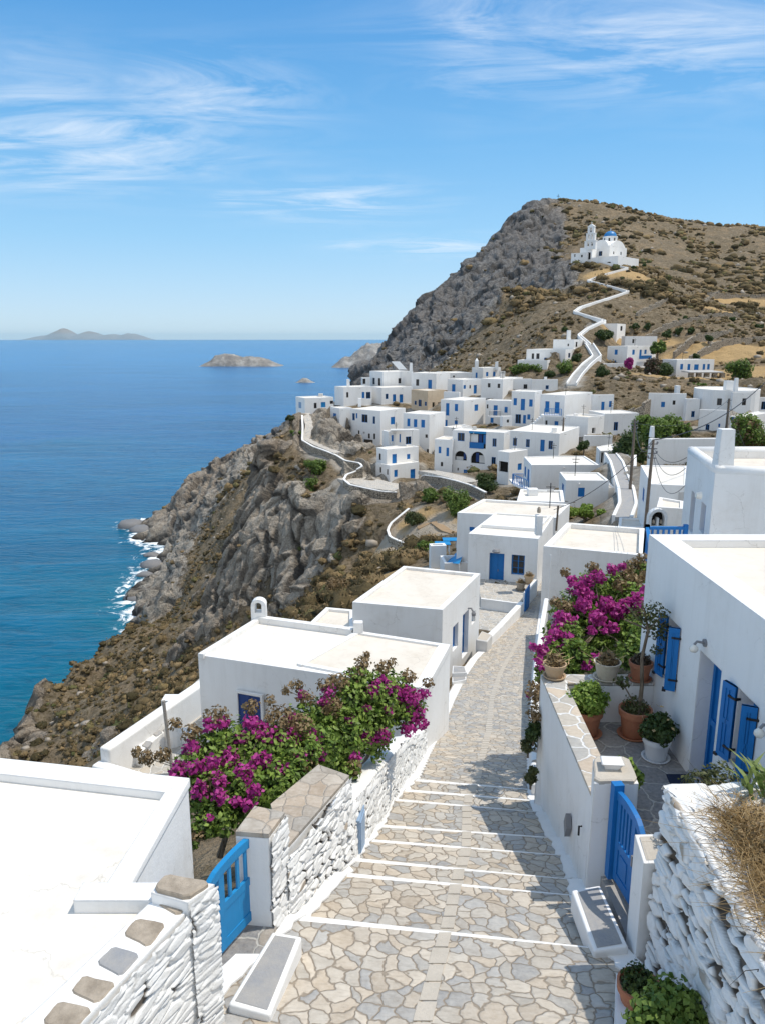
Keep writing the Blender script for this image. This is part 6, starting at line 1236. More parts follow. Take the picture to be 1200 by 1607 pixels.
def cliffwall(label, pts, h, th=.30, cap=.11, deep=3.0, mat='field_stone'):
    C = resample([A(*p) for p in pts], .8); d = np.gradient(C[:, :2], axis=0); d /= np.linalg.norm(d, axis=1)[:, None]; nn = np.stack([-d[:, 1], d[:, 0], 0*d[:, 0]], 1)*th; n = len(C)
    t = thing('cliff_wall', tuple(C.mean(0)-[0, 0, h]), label, 'wall'); m = MB(); c_ = MB()
    for k in range(n-1):
        a, b, c, e = C[k], C[k+1], (C+nn)[k+1], (C+nn)[k]; u = np.array([0, 0, 1.])
        m.hexa([a-u*(h+deep), b-u*(h+deep), c-u*(h+deep), e-u*(h+deep)], [a-u*cap, b-u*cap, c-u*cap, e-u*cap])
        g = nn[k]*.06; c_.hexa([a-g-u*cap, b-g-u*cap, c+g-u*cap, e+g-u*cap], [a-g, b-g, c+g, e+g])
    m.out('stone_courses', mat, t); c_.out('white_cap', 'plaster_far', t)
    for p in C: CTRL.append((p[0], p[1], p[2]-h-.2))
    return t
cliffwall('upper stone parapet with a white cap curving below the seaward end house', [(473, 651, 144), (474, 672, 140), (473, 690, 137), (490, 700, 133), (510, 707, 130), (527, 714, 128), (540, 722, 125), (563, 726, 123), (567, 731, 121), (559, 736, 121)], .9)
cliffwall('lower white capped stone wall around the terrace of the lone two-storey house', [(562, 737, 122), (542, 744, 120), (538, 752, 117), (548, 760, 115), (575, 766, 114), (600, 771, 113), (622, 772, 113)], 1.0)
cliffwall('white capped stone wall under the long path in front of the arched house', [(660, 748, 121), (664, 745, 117), (690, 748, 112), (715, 754, 108), (738, 761, 105), (760, 772, 100)], 1.0, deep=2)
cliffwall('looping garden wall on the ledge below the lone two-storey house', [(640, 797, 102), (612, 820, 100), (606, 830, 99), (610, 842, 97), (640, 855, 93)], .7, th=.3, cap=.08, deep=1.5)
for p in [(600, 760, 117), (640, 757, 119), (560, 752, 120)]: q = A(*p); CTRL.append((q[0], q[1], q[2]-.1))
path('cliff_terrace_path', [(480, 648, 146), (486, 668, 141), (480, 688, 138), (500, 698, 134), (530, 710, 129)], 1.5, 'terrace_flags', lift=.1)
path('cliff_terrace_path', [(552, 748, 122), (575, 756, 119), (600, 762, 116.5), (628, 765, 115.5)], 5.5, 'terrace_flags', lift=.1)
path('cliff_terrace_path', [(668, 738, 121), (690, 742, 115), (715, 748, 111), (742, 756, 107)], 2.6, 'terrace_flags', lift=.1)
path('garden_track', [(655, 828, 95), (680, 818, 95), (700, 832, 90), (718, 838, 85)], 1.2, 'dry_earth', lift=.08)

# ================================================================ CHURCH
cc = A(946, 412, 276); church = thing('hilltop_church', tuple(cc-[0, 0, 1]), 'white hilltop church with a blue dome and a stepped open bell tower', 'church')
G6 = F6
cblock(church, F6, (415, 768, 1092, 522, 672, 272, 46), [(615, 605, 663, 658, 'o')], extra=4, par=(.3, .8), wall='plaster_far')       # forecourt wall
cblock(church, F6, (135, 345, 460, 480, 610, 278, 62), [(175, 498, 190, 540, 'o'), (265, 510, 288, 542, 'o')], extra=4)
cblock(church, F6, (255, 420, 560, 408, 590, 279, 60), [(352, 478, 395, 572, 'o')], extra=3)
P, dt, db = corner_poly(F6, 415, 655, 885, 382, 600, 282, 46); nave = block(church, P, dt, db, [(505, 462, 552, 525, 'B'), (700, 465, 714, 503, 'k'), (797, 470, 813, 512, 'k')], F6)
P = [np.array(p) for p in nave]; c_, rr_, ll_ = None, None, None
zt = CZ-dt; ctr = sum(P)/4
# barrel vaults crossing under the dome
def vault(ax, half, length, z, h):
    ax = ax/np.hypot(*ax); nn = np.array([-ax[1], ax[0]]); m = MB(); N = 16
    pr = [(half*cos(pi*k/N), h*sin(pi*k/N)) for k in range(N+1)]
    for s in (-1, 1):
        m.v += [(*(ctr+ax*s*length+nn*p), z+q) for p, q in pr]
    n = N+1
    for k in range(N): m.f.append((k, k+1, n+k+1, n+k))
    m.f.append(tuple(range(n))[::-1]); m.f.append(tuple(range(n, 2*n))); return m.out('vault', 'plaster_far', church)
e0 = P[1]-P[0]; e1 = P[3]-P[0]; l0, l1 = np.hypot(*e0), np.hypot(*e1)
vault(e0, l1*.40, l0*.5+.02, zt-.1, 2.3); vault(e1, l0*.36, l1*.5+.02, zt-.1, 2.3)
m = MB(); m.lathe((ctr[0], ctr[1], zt+.6), [(2.8, 0), (2.8, 3.0), (2.95, 3.05), (2.95, 3.25), (2.3, 3.27)], 8); dr = m.out('dome_drum', 'plaster_far', church)
m = MB(); m.lathe((ctr[0], ctr[1], zt+3.84), [(2.35*cos(t), 2.1*sin(t)) for t in np.linspace(0, pi/2, 12)], 28); m.out('dome', 'blue_dome', church, True)
def cross(root, c, s=.9, mat='plaster_far'): m = MB(); m.box(c[0]-.08*s, c[0]+.08*s, c[1]-.08*s, c[1]+.08*s, c[2], c[2]+1.2*s); m.box(c[0]-.38*s, c[0]+.38*s, c[1]-.08*s, c[1]+.08*s, c[2]+.7*s, c[2]+.86*s); m.out('cross', mat, root)
cross(church, (ctr[0], ctr[1], zt+5.85)); 
for k in range(8):
    a = 2*pi*(k+.5)/8; q = np.array([cos(a), sin(a)]); f_ = (ctr+q*2.60-np.array([-q[1], q[0]])*.3, np.array([-q[1], q[0]]), q); m = MB(); m.fbox(f_, 0, .6, -.1, .03, zt+2.0, zt+3.2); m.out('drum_window', 'brown_wood', dr)
# bell tower: three open tiers in the plane of the facade
b0 = A(880+385/8.5714, 340+400/8.5714, 279); ang = e1/l1; f_ = (b0[:2]-ang*0, -ang, np.array([-ang[1], ang[0]])); f_ = (b0[:2], -ang, np.array([(-ang)[1], -(-ang)[0]])); s = 279/1200/8.5714
def tier(w, zl, zh, holes, hz0, hz1):
    m = MB(); xs = [-w]+[v for h in holes for v in h]+[w]
    for a, b in zip(xs[::2], xs[1::2]): m.fbox(f_, a, b, -1.1, .0, zl, zh)
    for h in holes: m.fbox(f_, h[0], h[1], -1.1, 0, zl, zl+(zh-zl)*hz0); m.fbox(f_, h[0], h[1], -1.1, 0, zl+(zh-zl)*hz1, zh)
    m.fbox(f_, -w-.12, w+.12, -1.2, .1, zh, zh+.2); return m.out('bell_tier', 'plaster_far', church)
zz = b0[2]-1; tier(2.25, zz, zz+2.9, [(-1.15, -.4), (.4, 1.15)], .35, .85); tier(1.75, zz+3.1, zz+5.5, [(-1.0, -.3), (.3, 1.0)], .15, .88); tier(1.25, zz+5.7, zz+7.8, [(-.4, .4)], .12, .85)
m = MB(); P_ = lambda u, w, z: (f_[0][0]+f_[1][0]*u+f_[2][0]*w, f_[0][1]+f_[1][1]*u+f_[2][1]*w, z); m.hexa([P_(-1.3, 0, zz+8.), P_(1.3, 0, zz+8.), P_(1.3, -1.1, zz+8.), P_(-1.3, -1.1, zz+8.)], [P_(-.1, -.3, zz+8.9), P_(.1, -.3, zz+8.9), P_(.1, -.8, zz+8.9), P_(-.1, -.8, zz+8.9)]); m.out('bell_gable', 'plaster_far', church)
cross(church, (b0[0]+f_[2][0]*-.5, b0[1]+f_[2][1]*-.5, zz+8.8), .7)
for h_ in ((-.77, zz+1.4), (.77, zz+1.4), (0, zz+6.1)): q = P_(h_[0], -.5, h_[1]); m = MB(); m.lathe(q, [(.32, 0), (.25, .3), (.12, .55), (0, .6)], 8); m.out('bell', 'brown_wood', church)

# ================================================================ TERRAIN
T = []
def t(px, py, z): q = A(px, py, z); T.append(tuple(q))
for p in [(460, 652, 145), (458, 690, 137), (455, 720, 134), (520, 720, 127), (500, 730, 126.5), (500, 765, 123), (480, 800, 121), (480, 850, 119), (430, 900, 120.5), (390, 950, 120), (350, 1000, 119), (440, 720, 138), (430, 705, 140), (418, 740, 138), (405, 780, 136), (385, 850, 133), (365, 905, 130), (340, 960, 127), (325, 1008, 123),
          (540, 780, 114), (545, 800, 113.5), (520, 850, 112), (565, 840, 109), (560, 790, 112.5), (590, 790, 111.5), (590, 870, 104), (570, 895, 100), (520, 905, 103), (480, 935, 107), (450, 960, 111), (620, 880, 92), (420, 985, 113),
          (530, 935, 62), (500, 965, 60), (570, 925, 56), (465, 975, 66), (600, 910, 60), (480, 955, 72), (610, 860, 95), (640, 880, 75), (655, 880, 66), (650, 850, 86), (680, 845, 82), (700, 800, 92), (640, 800, 104), (680, 790, 100), (720, 790, 96), (650, 780, 112), (700, 770, 106),
          (310, 1060, 108), (300, 1030, 120), (250, 1190, 84), (200, 1150, 105), (120, 1180, 122), (60, 1180, 136), (250, 1000, 150), (300, 960, 152), (340, 905, 160), (200, 1050, 150), (150, 1080, 160), (280, 1110, 95), (380, 865, 172), (120, 1110, 150), (260, 1060, 130),
          (400, 745, 250), (330, 800, 280), (285, 830, 296), (300, 880, 232), (275, 945, 212), (350, 830, 230), (400, 790, 200), (300, 757, 340), (350, 720, 338), (412, 698, 335), (275, 795, 342), (255, 940, 214), (380, 720, 300), (360, 770, 265), (320, 850, 240)]: t(*p)
for p in [(20, 1180), (45, 1115), (75, 1075), (115, 1038), (165, 1005), (210, 985), (228, 966), (215, 938), (238, 905), (252, 880), (262, 856), (240, 835), (215, 822), (240, 812)]:
    if p[1] > 983:
        q = D(p[0], p[1], 67); T.append(tuple(q)); u_ = ray(*p); u_ = np.array([u_[0]-.35, u_[1]]); u_ /= np.hypot(*u_); T.append((q[0]+u_[0]*9, q[1]+u_[1]*9, -2)); T.append((q[0]+u_[0]*25, q[1]+u_[1]*25, -12)); continue
    q = D(p[0]-6, p[1]+2, 80); T.append((q[0], q[1], -1.5)); q2 = q*1.0; q2 = np.array([q[0]-14, q[1]-1, 0]); T.append((q2[0], q2[1], -9)); q3 = D(p[0]+8, p[1]+10, 77); T.append((q3[0]+2, q3[1]-1, 2.6))
for px, py, z, hd in [(452, 660, 143, 38), (440, 690, 140, 36), (425, 712, 139, 34), (412, 740, 138, 32), (402, 780, 136, 30), (392, 820, 134, 29), (380, 865, 132, 28)]:
    q = A(px-11, py, z+7); T.append((q[0], q[1], hd)); q = A(px-34, py, z+32); T.append((q[0], q[1], hd-9)); t(px, py, z)
for p in [(-60, 95), (-90, 110), (-75, 70), (-120, 60), (-120, 140), (-140, 200), (-120, 260), (-140, 320), (-150, 420), (-110, 470), (-85, 400), (-70, 520), (-50, 600), (-30, 700), (40, 760), (-60, 470), (-30, 460), (-28, 540), (-5, 620), (-300, 300), (-250, 600), (-250, 100), (-110, 370), (-105, 340)]: T.append((*p, -10 if abs(p[0]) > 40 else -3))
T += [(-45, 20, 30), (-60, 5, 15), (-25, 20, 58), (-90, 0, -8), (-20, 0, 62), (-45, -10, 40), (0, -10, 74.5), (20, 0, 73), (40, 20, 72), (80, 50, 72), (15, 25, 68), (25, 45, 67), (-14, 12, 66), (-8, 24, 66), (-5, 26, 65.8), (-16, 28, 60), (-22, 36, 54), (-6, 35, 63.5)]
# mountain
for p in [(556, 600, 440), (562, 585, 440), (600, 545, 480), (640, 500, 505), (700, 450, 510), (760, 395, 520), (800, 345, 530), (835, 322, 530), (875, 314, 540), (920, 322, 545), (960, 335, 550), (1010, 352, 560), (1060, 365, 570), (1120, 372, 600), (1200, 371, 620), (1300, 380, 640),
          (590, 590, 400), (640, 585, 340), (640, 545, 400), (690, 570, 300), (700, 510, 415), (740, 540, 300), (780, 440, 430), (740, 470, 440), (850, 440, 350), (855, 400, 430), (850, 350, 500), (880, 432, 300), (870, 370, 470), (720, 575, 270),
          (790, 458, 262), (800, 500, 248), (770, 525, 240), (770, 565, 215), (840, 540, 208), (840, 490, 240), (830, 462, 262), (800, 560, 195), (740, 580, 220), (870, 470, 265), (810, 575, 175), (860, 520, 208),
          (920, 480, 235), (980, 470, 243), (900, 575, 163), (1000, 500, 220), (1100, 480, 265), (1100, 530, 195), (1190, 540, 195), (1190, 480, 275), (1190, 430, 390), (1050, 430, 330), (1120, 400, 450), (1000, 380, 430), (1190, 600, 142), (1050, 600, 150), (970, 600, 148), (960, 625, 140), (1000, 640, 132), (880, 400, 420), (930, 350, 480), (890, 415, 290), (950, 415, 280), (1010, 420, 290), (1080, 450, 300), (1250, 560, 180), (1300, 500, 260), (1020, 440, 262), (1060, 500, 225), (900, 455, 250), (880, 500, 225), (870, 550, 180)]: t(*p)
T += [(121, 700, 100), (200, 720, 110), (60, 680, 60), (300, 740, 120), (150, 850, 40), (300, 900, 60), (0, 660, -5), (450, 500, 120), (450, 700, 110), (250, 200, 90), (150, 110, 74), (400, 300, 130), (100, 95, 68)]
PT = np.array(T+[tuple(c) for c in CTRL], float)
# thin out coincident points
key = {}
for p in PT:
    k = (round(p[0]/1.2), round(p[1]/1.2)); key.setdefault(k, []).append(p)
PT = np.array([[np.mean([q[0] for q in v]), np.mean([q[1] for q in v]), min(q[2] for q in v)] for v in key.values()])
print('ctrl', len(PT))
def rbf_fit(P):
    X = P[:, :2]; n = len(X); K = -np.linalg.norm(X[:, None]-X[None], axis=2); B = np.c_[np.ones(n), X/100]
    Mx = np.block([[K-np.eye(n)*.02, B], [B.T, np.zeros((3, 3))]]); return X, np.linalg.solve(Mx, np.r_[P[:, 2], 0, 0, 0])
RX, RW = rbf_fit(PT); RX2 = (RX**2).sum(1)
def H0(x, y):
    x = np.atleast_1d(np.asarray(x, float)); y = np.atleast_1d(np.asarray(y, float)); out = np.empty(len(x)); RW32 = RW.astype(np.float64)
    for s in range(0, len(x), 20000):
        X = np.stack([x[s:s+20000], y[s:s+20000]], 1); K = np.sqrt(np.maximum((X**2).sum(1)[:, None]+RX2[None]-2*X@RX.T, 0)); out[s:s+20000] = -K@RW[:len(RX)]+RW[-3]+(X/100)@RW[-2:]
    return out
az = np.radians(np.r_[np.arange(-47, -16, .22), np.arange(-16, 4, .062), np.arange(4, 30, .11), np.arange(30, 47, .5)])
rr = np.r_[2., np.exp(np.arange(math.log(3), math.log(45), .045)), np.arange(46, 98, .45), np.arange(98, 142, .15), np.exp(np.arange(math.log(142), math.log(250), .0032)), np.exp(np.arange(math.log(250), math.log(640), .0042)), np.exp(np.arange(math.log(645), math.log(1000), .02))]
na, nr = len(az), len(rr); AZ, RR = np.meshgrid(az, rr, indexing='ij'); X = (RR*np.sin(AZ)).ravel(); Y = (RR*np.cos(AZ)).ravel(); print('terrain', na, nr)
Hh = H0(X, Y).reshape(na, nr)
X2, Y2 = X.reshape(na, nr), Y.reshape(na, nr)
def slope(Hm):
    dr = np.gradient(Hm, axis=1)/np.gradient(RR, axis=1); da = np.gradient(Hm, axis=0)/(np.gradient(AZ, axis=0)*RR); return dr, da
dr_, da_ = slope(Hh); g = np.hypot(dr_, da_)
Pn = np.stack([X, Y, Hh.ravel()], 1); big = fbm(Pn/22, 4, 40).reshape(na, nr)
near = sstep(60, 110, RR)
# steepness rules rockiness; low shoreline always rock
rock = sstep(.92, 1.35, g+(big-.5)*.9); bay = sstep(152, 166, RR)*(X2 < -16)*(RR < 430); rock = rock*(1-bay*.93)+bay*.15*sstep(.5, .62, big)
rock = np.maximum(rock, sstep(8, 3, Hh+(big-.5)*6)*(RR > 70)); rock = np.maximum(rock, sstep(17, 9, Hh+(big-.5)*18)*(RR > 205)*(X2 < -20)); azd = np.degrees(AZ); bnd = np.interp(RR, [280, 330, 430, 560], [14.0, 13.6, 12.4, 11.6]); face = sstep(1.2, -.2, azd-bnd+(big-.5)*3.5)*sstep(268, 285, RR+(big-.5)*30); rock = np.maximum(rock, face)
mtn = sstep(200, 330, RR)*sstep(.62, .95, g+(big-.5)*1.3); rock = np.maximum(rock, mtn)
vill = np.zeros_like(Hh); 
CP = np.array([c for c in CTRL if c[1] > 50]); 
ux = X2.ravel(); uy = Y2.ravel(); dmin = np.full(ux.shape, 1e9)
for s in range(0, len(ux), 40000):
    q = ((ux[s:s+40000, None]-CP[None, :, 0])**2+(uy[s:s+40000, None]-CP[None, :, 1])**2).min(1); dmin[s:s+40000] = q
dmin = np.sqrt(dmin).reshape(na, nr); free = sstep(1.0, 5.0, dmin)
spot = np.zeros_like(Hh)
for (px, py, z, rx, ry) in [(500, 678, 139, 5, 4), (520, 690, 136, 6, 4), (545, 702, 133, 5, 3), (510, 662, 143, 6, 5), (600, 775, 112.4, 8, .8), (575, 738, 123, 4, 3), (535, 680, 140, 6, 4), (560, 710, 131, 3, 3)]:
    q = A(px, py, z); dd_ = np.hypot((X2-q[0])/rx, (Y2-q[1])/ry)+(big-.5)*.5; spot = np.maximum(spot, 1-sstep(.8, 1.2, dd_))
rock = np.maximum(rock, spot); free = np.maximum(free, spot*sstep(.5, 1.6, dmin)*.7)
# displacement
amp = rock*free*near*sstep(-7, -1, Hh)
R1 = fbm(Pn*np.array([1, 1, .45])/11+3, 5, 50, True).reshape(na, nr); R2 = fbm(Pn/4., 4, 60).reshape(na, nr); S1 = fbm(Pn/16+9, 4, 70).reshape(na, nr); S2 = fbm(Pn/2.2, 3, 75).reshape(na, nr)
msk = (rock.ravel() > .05) & (RR.ravel() > 70); idx = np.where(msk)[0]; cr = np.zeros(na*nr); blk_ = np.zeros(na*nr); cr2 = np.zeros(na*nr)
Q = Pn[idx]*np.where(RR.ravel()[idx, None] > 240, np.array([[1, .6, .28]]), np.array([[1, 1, .27]])); far_ = np.where(RR.ravel()[idx] > 240, 1, 0)[:, None]
Qw = Q+(np.stack([fbm(Q/5, 2, 81), fbm(Q/5, 2, 82), fbm(Q/5, 2, 83)], 1)-.5)*5
sc1_ = np.where(far_ > 0, 1/11., 1/6.5); f1, f2, idr = worley(Qw*sc1_, 5); e = f2-f1; blk_[idx] = (idr-.5)*1.0+sstep(0, .15, e)*.3+TILT*.9+.25; cr[idx] = 1-sstep(0.0, .09, e)
sc2_ = np.where(far_ > 0, 1/4., 1/2.2); f1, f2, idr = worley(Qw*sc2_+5, 9); e = f2-f1; blk2 = np.zeros(na*nr); blk2[idx] = (idr-.5)+sstep(0, .15, e)*.3+TILT*1.2; cr2[idx] = 1-sstep(0, .12, e)
blk_ = blk_.reshape(na, nr); blk2 = blk2.reshape(na, nr); fs = np.where(RR > 240, 2.6, 1.)
fs = np.where(RR > 240, 1.7, 1.); disp = amp*((R1-.55)*np.where(RR > 240, 4.5, 5.5)+(blk_-.3)*1.9*fs**.5+blk2*.8*fs**.6+(R2-.5)*1.6*fs)
disp += (1-rock)*free*near*((S1-.5)*3.0*np.where(RR > 240, 1.6, 1)+(S2-.5)*.8) + free*(S2-.5)*.25
nx, ny = -dr_, -da_; nz = np.ones_like(nx); ln = np.sqrt(nx**2+ny**2+1); nx, ny, nz = nx/ln, ny/ln, nz/ln
ux_, uy_ = np.sin(AZ), np.cos(AZ); tx_, ty_ = np.cos(AZ), -np.sin(AZ)
cl = np.clip(disp, -7*fs, 7*fs)
X3 = X2+(ux_*nx+tx_*ny)*cl; Y3 = Y2+(uy_*nx+ty_*ny)*cl; Z3 = Hh+nz*cl
# strata lines on the far cliffs
crack = np.maximum(cr*.9, cr2*.55).reshape(na, nr)*rock*free
wet = sstep(2.6, .6, Z3+(R2-.5)*2.5)*(RR > 70)
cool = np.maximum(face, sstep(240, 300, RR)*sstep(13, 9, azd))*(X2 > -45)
paved = (1-sstep(.6, 2.2, dmin+(S2-.5)*2))*(RR < 165)*(Y2 > 40)*.6*(1-spot)
field = np.zeros_like(Hh)
for (px, py, z, rx, ry) in [(1130, 545, 190, 26, 10), (1170, 560, 170, 20, 8), (1150, 425, 400, 0.1, 0.1), (1010, 520, 205, 12, 7), (960, 440, 262, 16, 10), (1190, 470, 280, 20, 8), (1080, 590, 160, 14, 5), (560, 900, 62, 4, 3), (690, 826, 92, 7, 6), (630, 830, 98, 5, 5), (1180, 500, 240, 18, 5)]:
    q = A(px, py, z); d = np.hypot((X2-q[0])/rx, (Y2-q[1])/ry)+(big-.5)*1.2; field = np.maximum(field, 1-sstep(.7, 1.1, d))
rock = rock*(1-field)
for (px, py, z, rx, ry) in [(500, 680, 139, 4, 4), (525, 690, 136, 5, 4), (545, 700, 133, 4, 3), (510, 665, 142, 5, 4), (600, 775, 113, 9, 1.6), (575, 740, 122, 3, 2)]:
    q = A(px, py, z); d = np.hypot((X2-q[0])/rx, (Y2-q[1])/ry)+(big-.5)*.6; k_ = 1-sstep(.8, 1.2, d); rock = np.maximum(rock, k_); paved = paved*(1-k_)
i = (np.arange(na-1)[:, None]*nr+np.arange(nr-1)[None]).ravel(); F = np.stack([i, i+1, i+nr+1, i+nr], 1)
V = np.stack([X3, Y3, Z3], -1).reshape(-1, 3)
keep = (V[F, 2].max(1) > -4); F = F[keep]
used = np.zeros(len(V), bool); used[F.ravel()] = True; mp = np.cumsum(used)-1; F2_ = mp[F]; V2_ = V[used]
at_ = {'rock': rock, 'cool': cool, 'crack': crack, 'wet': wet, 'field': field, 'paved': paved}
hs = mk('hillside', V2_, F2_[:, ::-1], 'terrain', smooth=True, attrs={k: v.ravel()[used] for k, v in at_.items()}, org=(0, 0, 0)); tag(hs, kind='structure')
# normals up check
# flat-shaded look only on rock is left to the displaced geometry itself
def zat(px, py, z0, z1):
    """first hit of the pixel ray with the base terrain"""
    zz_ = np.linspace(z0, z1, 400); r = ray(px, py); x, y, h = r[0]*zz_, r[1]*zz_, CZ+r[2]*zz_; hh = H0(x, y); k = np.argmax(h < hh); return np.array([x[k], y[k], hh[k]]) if (h < hh).any() else None
# ---------------- scrub: countless low bushes, one stuff object
import bmesh
bm = bmesh.new(); bmesh.ops.create_icosphere(bm, subdivisions=2, radius=1); ico = np.array([v.co[:] for v in bm.verts]); icf = np.array([[v.index for v in f.verts] for f in bm.faces]); bm.free()
Zr, Rr = Z3.ravel(), RR.ravel(); area = (np.gradient(AZ, axis=0)*RR*np.gradient(RR, axis=1)).ravel()
veg = (1-rock.ravel()*.96)*(dmin.ravel() > np.where(Rr < 165, 2.6, 1.6))*(Zr > 2.5)*(Rr > 44)*(1-field.ravel()*.93)*np.where(Rr < 200, sstep(.30, .46, fbm(Pn/9, 3, 91)+.06), sstep(.44, .56, fbm(Pn/16, 4, 91)+.03))
sz = np.where(Rr < 110, .55, np.where(Rr < 260, .43, .95)); dens = veg*area*np.where(Rr < 200, .34, np.where(Rr < 300, .30, .11))*np.where((X < 0) & (Rr < 240), 2.6, 1)
cnt = rng.random(len(dens)) < np.minimum(dens, .9); ids = np.where(cnt & (np.abs(np.degrees(AZ.ravel())) < 32))[0]; print('bushes', len(ids))
if len(ids) > 42000: ids = rng.choice(ids, 42000, False)
n = len(ids); c = np.stack([X3.ravel()[ids], Y3.ravel()[ids], Zr[ids]], 1); s_ = sz[ids]*np.clip(rng.lognormal(-.2, .55, n), .28, 2.4)
c[:, :2] += rng.normal(0, .3, (n, 2))
rot = rng.uniform(0, 2*pi, n); nv_ = len(ico)
bumpn = np.stack([fbm(ico*2.1+k*5.3, 3, 20+k) for k in range(12)], 0); vi = rng.integers(0, 12, n)
rad = (.62+.85*bumpn[vi])*np.where(Rr[ids] < 330, .76, 1.)[:, None]; L = ico[None]*rad[:, :, None]; ca, sa = np.cos(rot)[:, None], np.sin(rot)[:, None]
Vx = (L[:, :, 0]*ca-L[:, :, 1]*sa)*s_[:, None]*1.15; Vy = (L[:, :, 0]*sa+L[:, :, 1]*ca)*s_[:, None]*1.15; Vz = L[:, :, 2]*s_[:, None]*.72
V = np.stack([Vx+c[:, 0:1], Vy+c[:, 1:2], Vz+c[:, 2:3]+s_[:, None]*.18], 2).reshape(-1, 3); V += (np.stack([vnoise(V*3.1, 1), vnoise(V*3.1, 2), vnoise(V*3.1, 3)], 1)-.5)*.22; V += rng.normal(0, 1, V.shape)*np.repeat(s_, nv_)[:, None]*.13
F = (icf[None]+np.arange(n)[:, None, None]*nv_).reshape(-1, 3)
extra_V = []; extra_F = []; nv0 = len(V)
for lo_, hi_, K_, q_ in ((0, 100, 300, .085), (100, 235, 105, .125), (235, 330, 40, .16)):
    nl = np.where((Rr[ids] >= lo_) & (Rr[ids] < hi_))[0]; dd_ = rng.normal(0, 1, (len(nl), K_, 3)); dd_ /= np.linalg.norm(dd_, axis=2)[:, :, None]; dd_[:, :, 2] = np.abs(dd_[:, :, 2]); ss_ = s_[nl][:, None, None]
    ct_ = c[nl][:, None]+dd_*ss_*np.array([1.12, 1.12, .85])*rng.uniform(.62, 1.12, (len(nl), K_, 1))*(.7+.6*rng.random((len(nl), K_, 1))**2); tr = ct_[:, :, None]+rng.normal(0, 1, (len(nl), K_, 3, 3))*ss_[..., None]*q_; tr = tr.reshape(-1, 3); F3 = np.arange(len(tr)).reshape(-1, 3)+len(V)
    V = np.concatenate([V, tr]); F = np.concatenate([F, F3])
tag(mk('scrub', V, F, 'scrub', smooth=False, org=(0, 0, 0)), kind='stuff')
# loose boulders as stuff
rk_ = (1-rock.ravel())*(free.ravel() > .5)*(Zr > 1)*(Rr > 50)*area*np.where(Rr < 260, .018, .003); ids = np.where((rng.random(len(rk_)) < np.minimum(rk_, .5)) & (np.abs(np.degrees(AZ.ravel())) < 32))[0][:5000]; n = len(ids)
bm = bmesh.new(); bmesh.ops.create_icosphere(bm, subdivisions=1, radius=1); ic1 = np.array([v.co[:] for v in bm.verts]); if1 = np.array([[v.index for v in f.verts] for f in bm.faces]); bm.free()
c = np.stack([X3.ravel()[ids], Y3.ravel()[ids], Zr[ids]], 1); s_ = rng.uniform(.2, .9, n)**1.5*np.where(Rr[ids] > 260, 2.6, 1.3); L = ic1[None]*rng.uniform(.6, 1.2, (n, len(ic1), 1))*np.array([1, 1, .7]); V = (L*s_[:, None, None]+c[:, None]).reshape(-1, 3); F = (if1[None]+np.arange(n)[:, None, None]*len(ic1)).reshape(-1, 3)
tag(mk('loose_rocks', V, F, 'bare_stone', org=(0, 0, 0)), kind='stuff')
# ---------------- dry stone field walls on the hill
for lab, pts, h in [('long dry-stone terrace wall below the tan field, right of the hill', [(1040, 565, 178), (1080, 552, 186), (1130, 548, 192), (1200, 540, 200)], 1.),
        ('upper dry-stone wall crossing the hill at right', [(1010, 520, 210), (1060, 508, 218), (1120, 500, 228), (1200, 492, 240)], 1.), ('highest short dry-stone wall beside the tan field edge', [(1110, 470, 280), (1150, 466, 285), (1200, 470, 290)], 1.2),
        ('winding dry-stone wall along the track right of the zigzag path', [(1000, 500, 222), (1040, 492, 236), (1090, 485, 256), (1115, 470, 275), (1140, 455, 300)], 1.), ('dry-stone wall behind the row of five blue shutters', [(1060, 540, 192), (1100, 532, 198), (1150, 520, 208)], 1.),
        ('brown retaining wall right of the low annex house below the scrub slope', [(962, 648, 131), (985, 650, 130), (1010, 650, 130), (1020, 645, 131)], 2.6)]:
    Cc = resample([A(*p) for p in pts], 1.5); hh = H0(Cc[:, 0], Cc[:, 1]); m = MB()
    for k in range(len(Cc)-1):
        a, b = Cc[k], Cc[k+1]; d = (b-a)[:2]; d = d/np.hypot(*d); nn = np.array([-d[1], d[0]])*.6; j = .25*math.sin(k*2.3)
        m.hexa([(*a[:2], hh[k]-2), (*b[:2], hh[k+1]-2), (*(b[:2]+nn), hh[k+1]-2), (*(a[:2]+nn), hh[k]-2)], [(*a[:2], hh[k]+h+j), (*b[:2], hh[k+1]+h+j), (*(b[:2]+nn), hh[k+1]+h+j), (*(a[:2]+nn), hh[k]+h+j)])
    tag(m.out('field_wall', 'field_stone'), lab, 'wall')
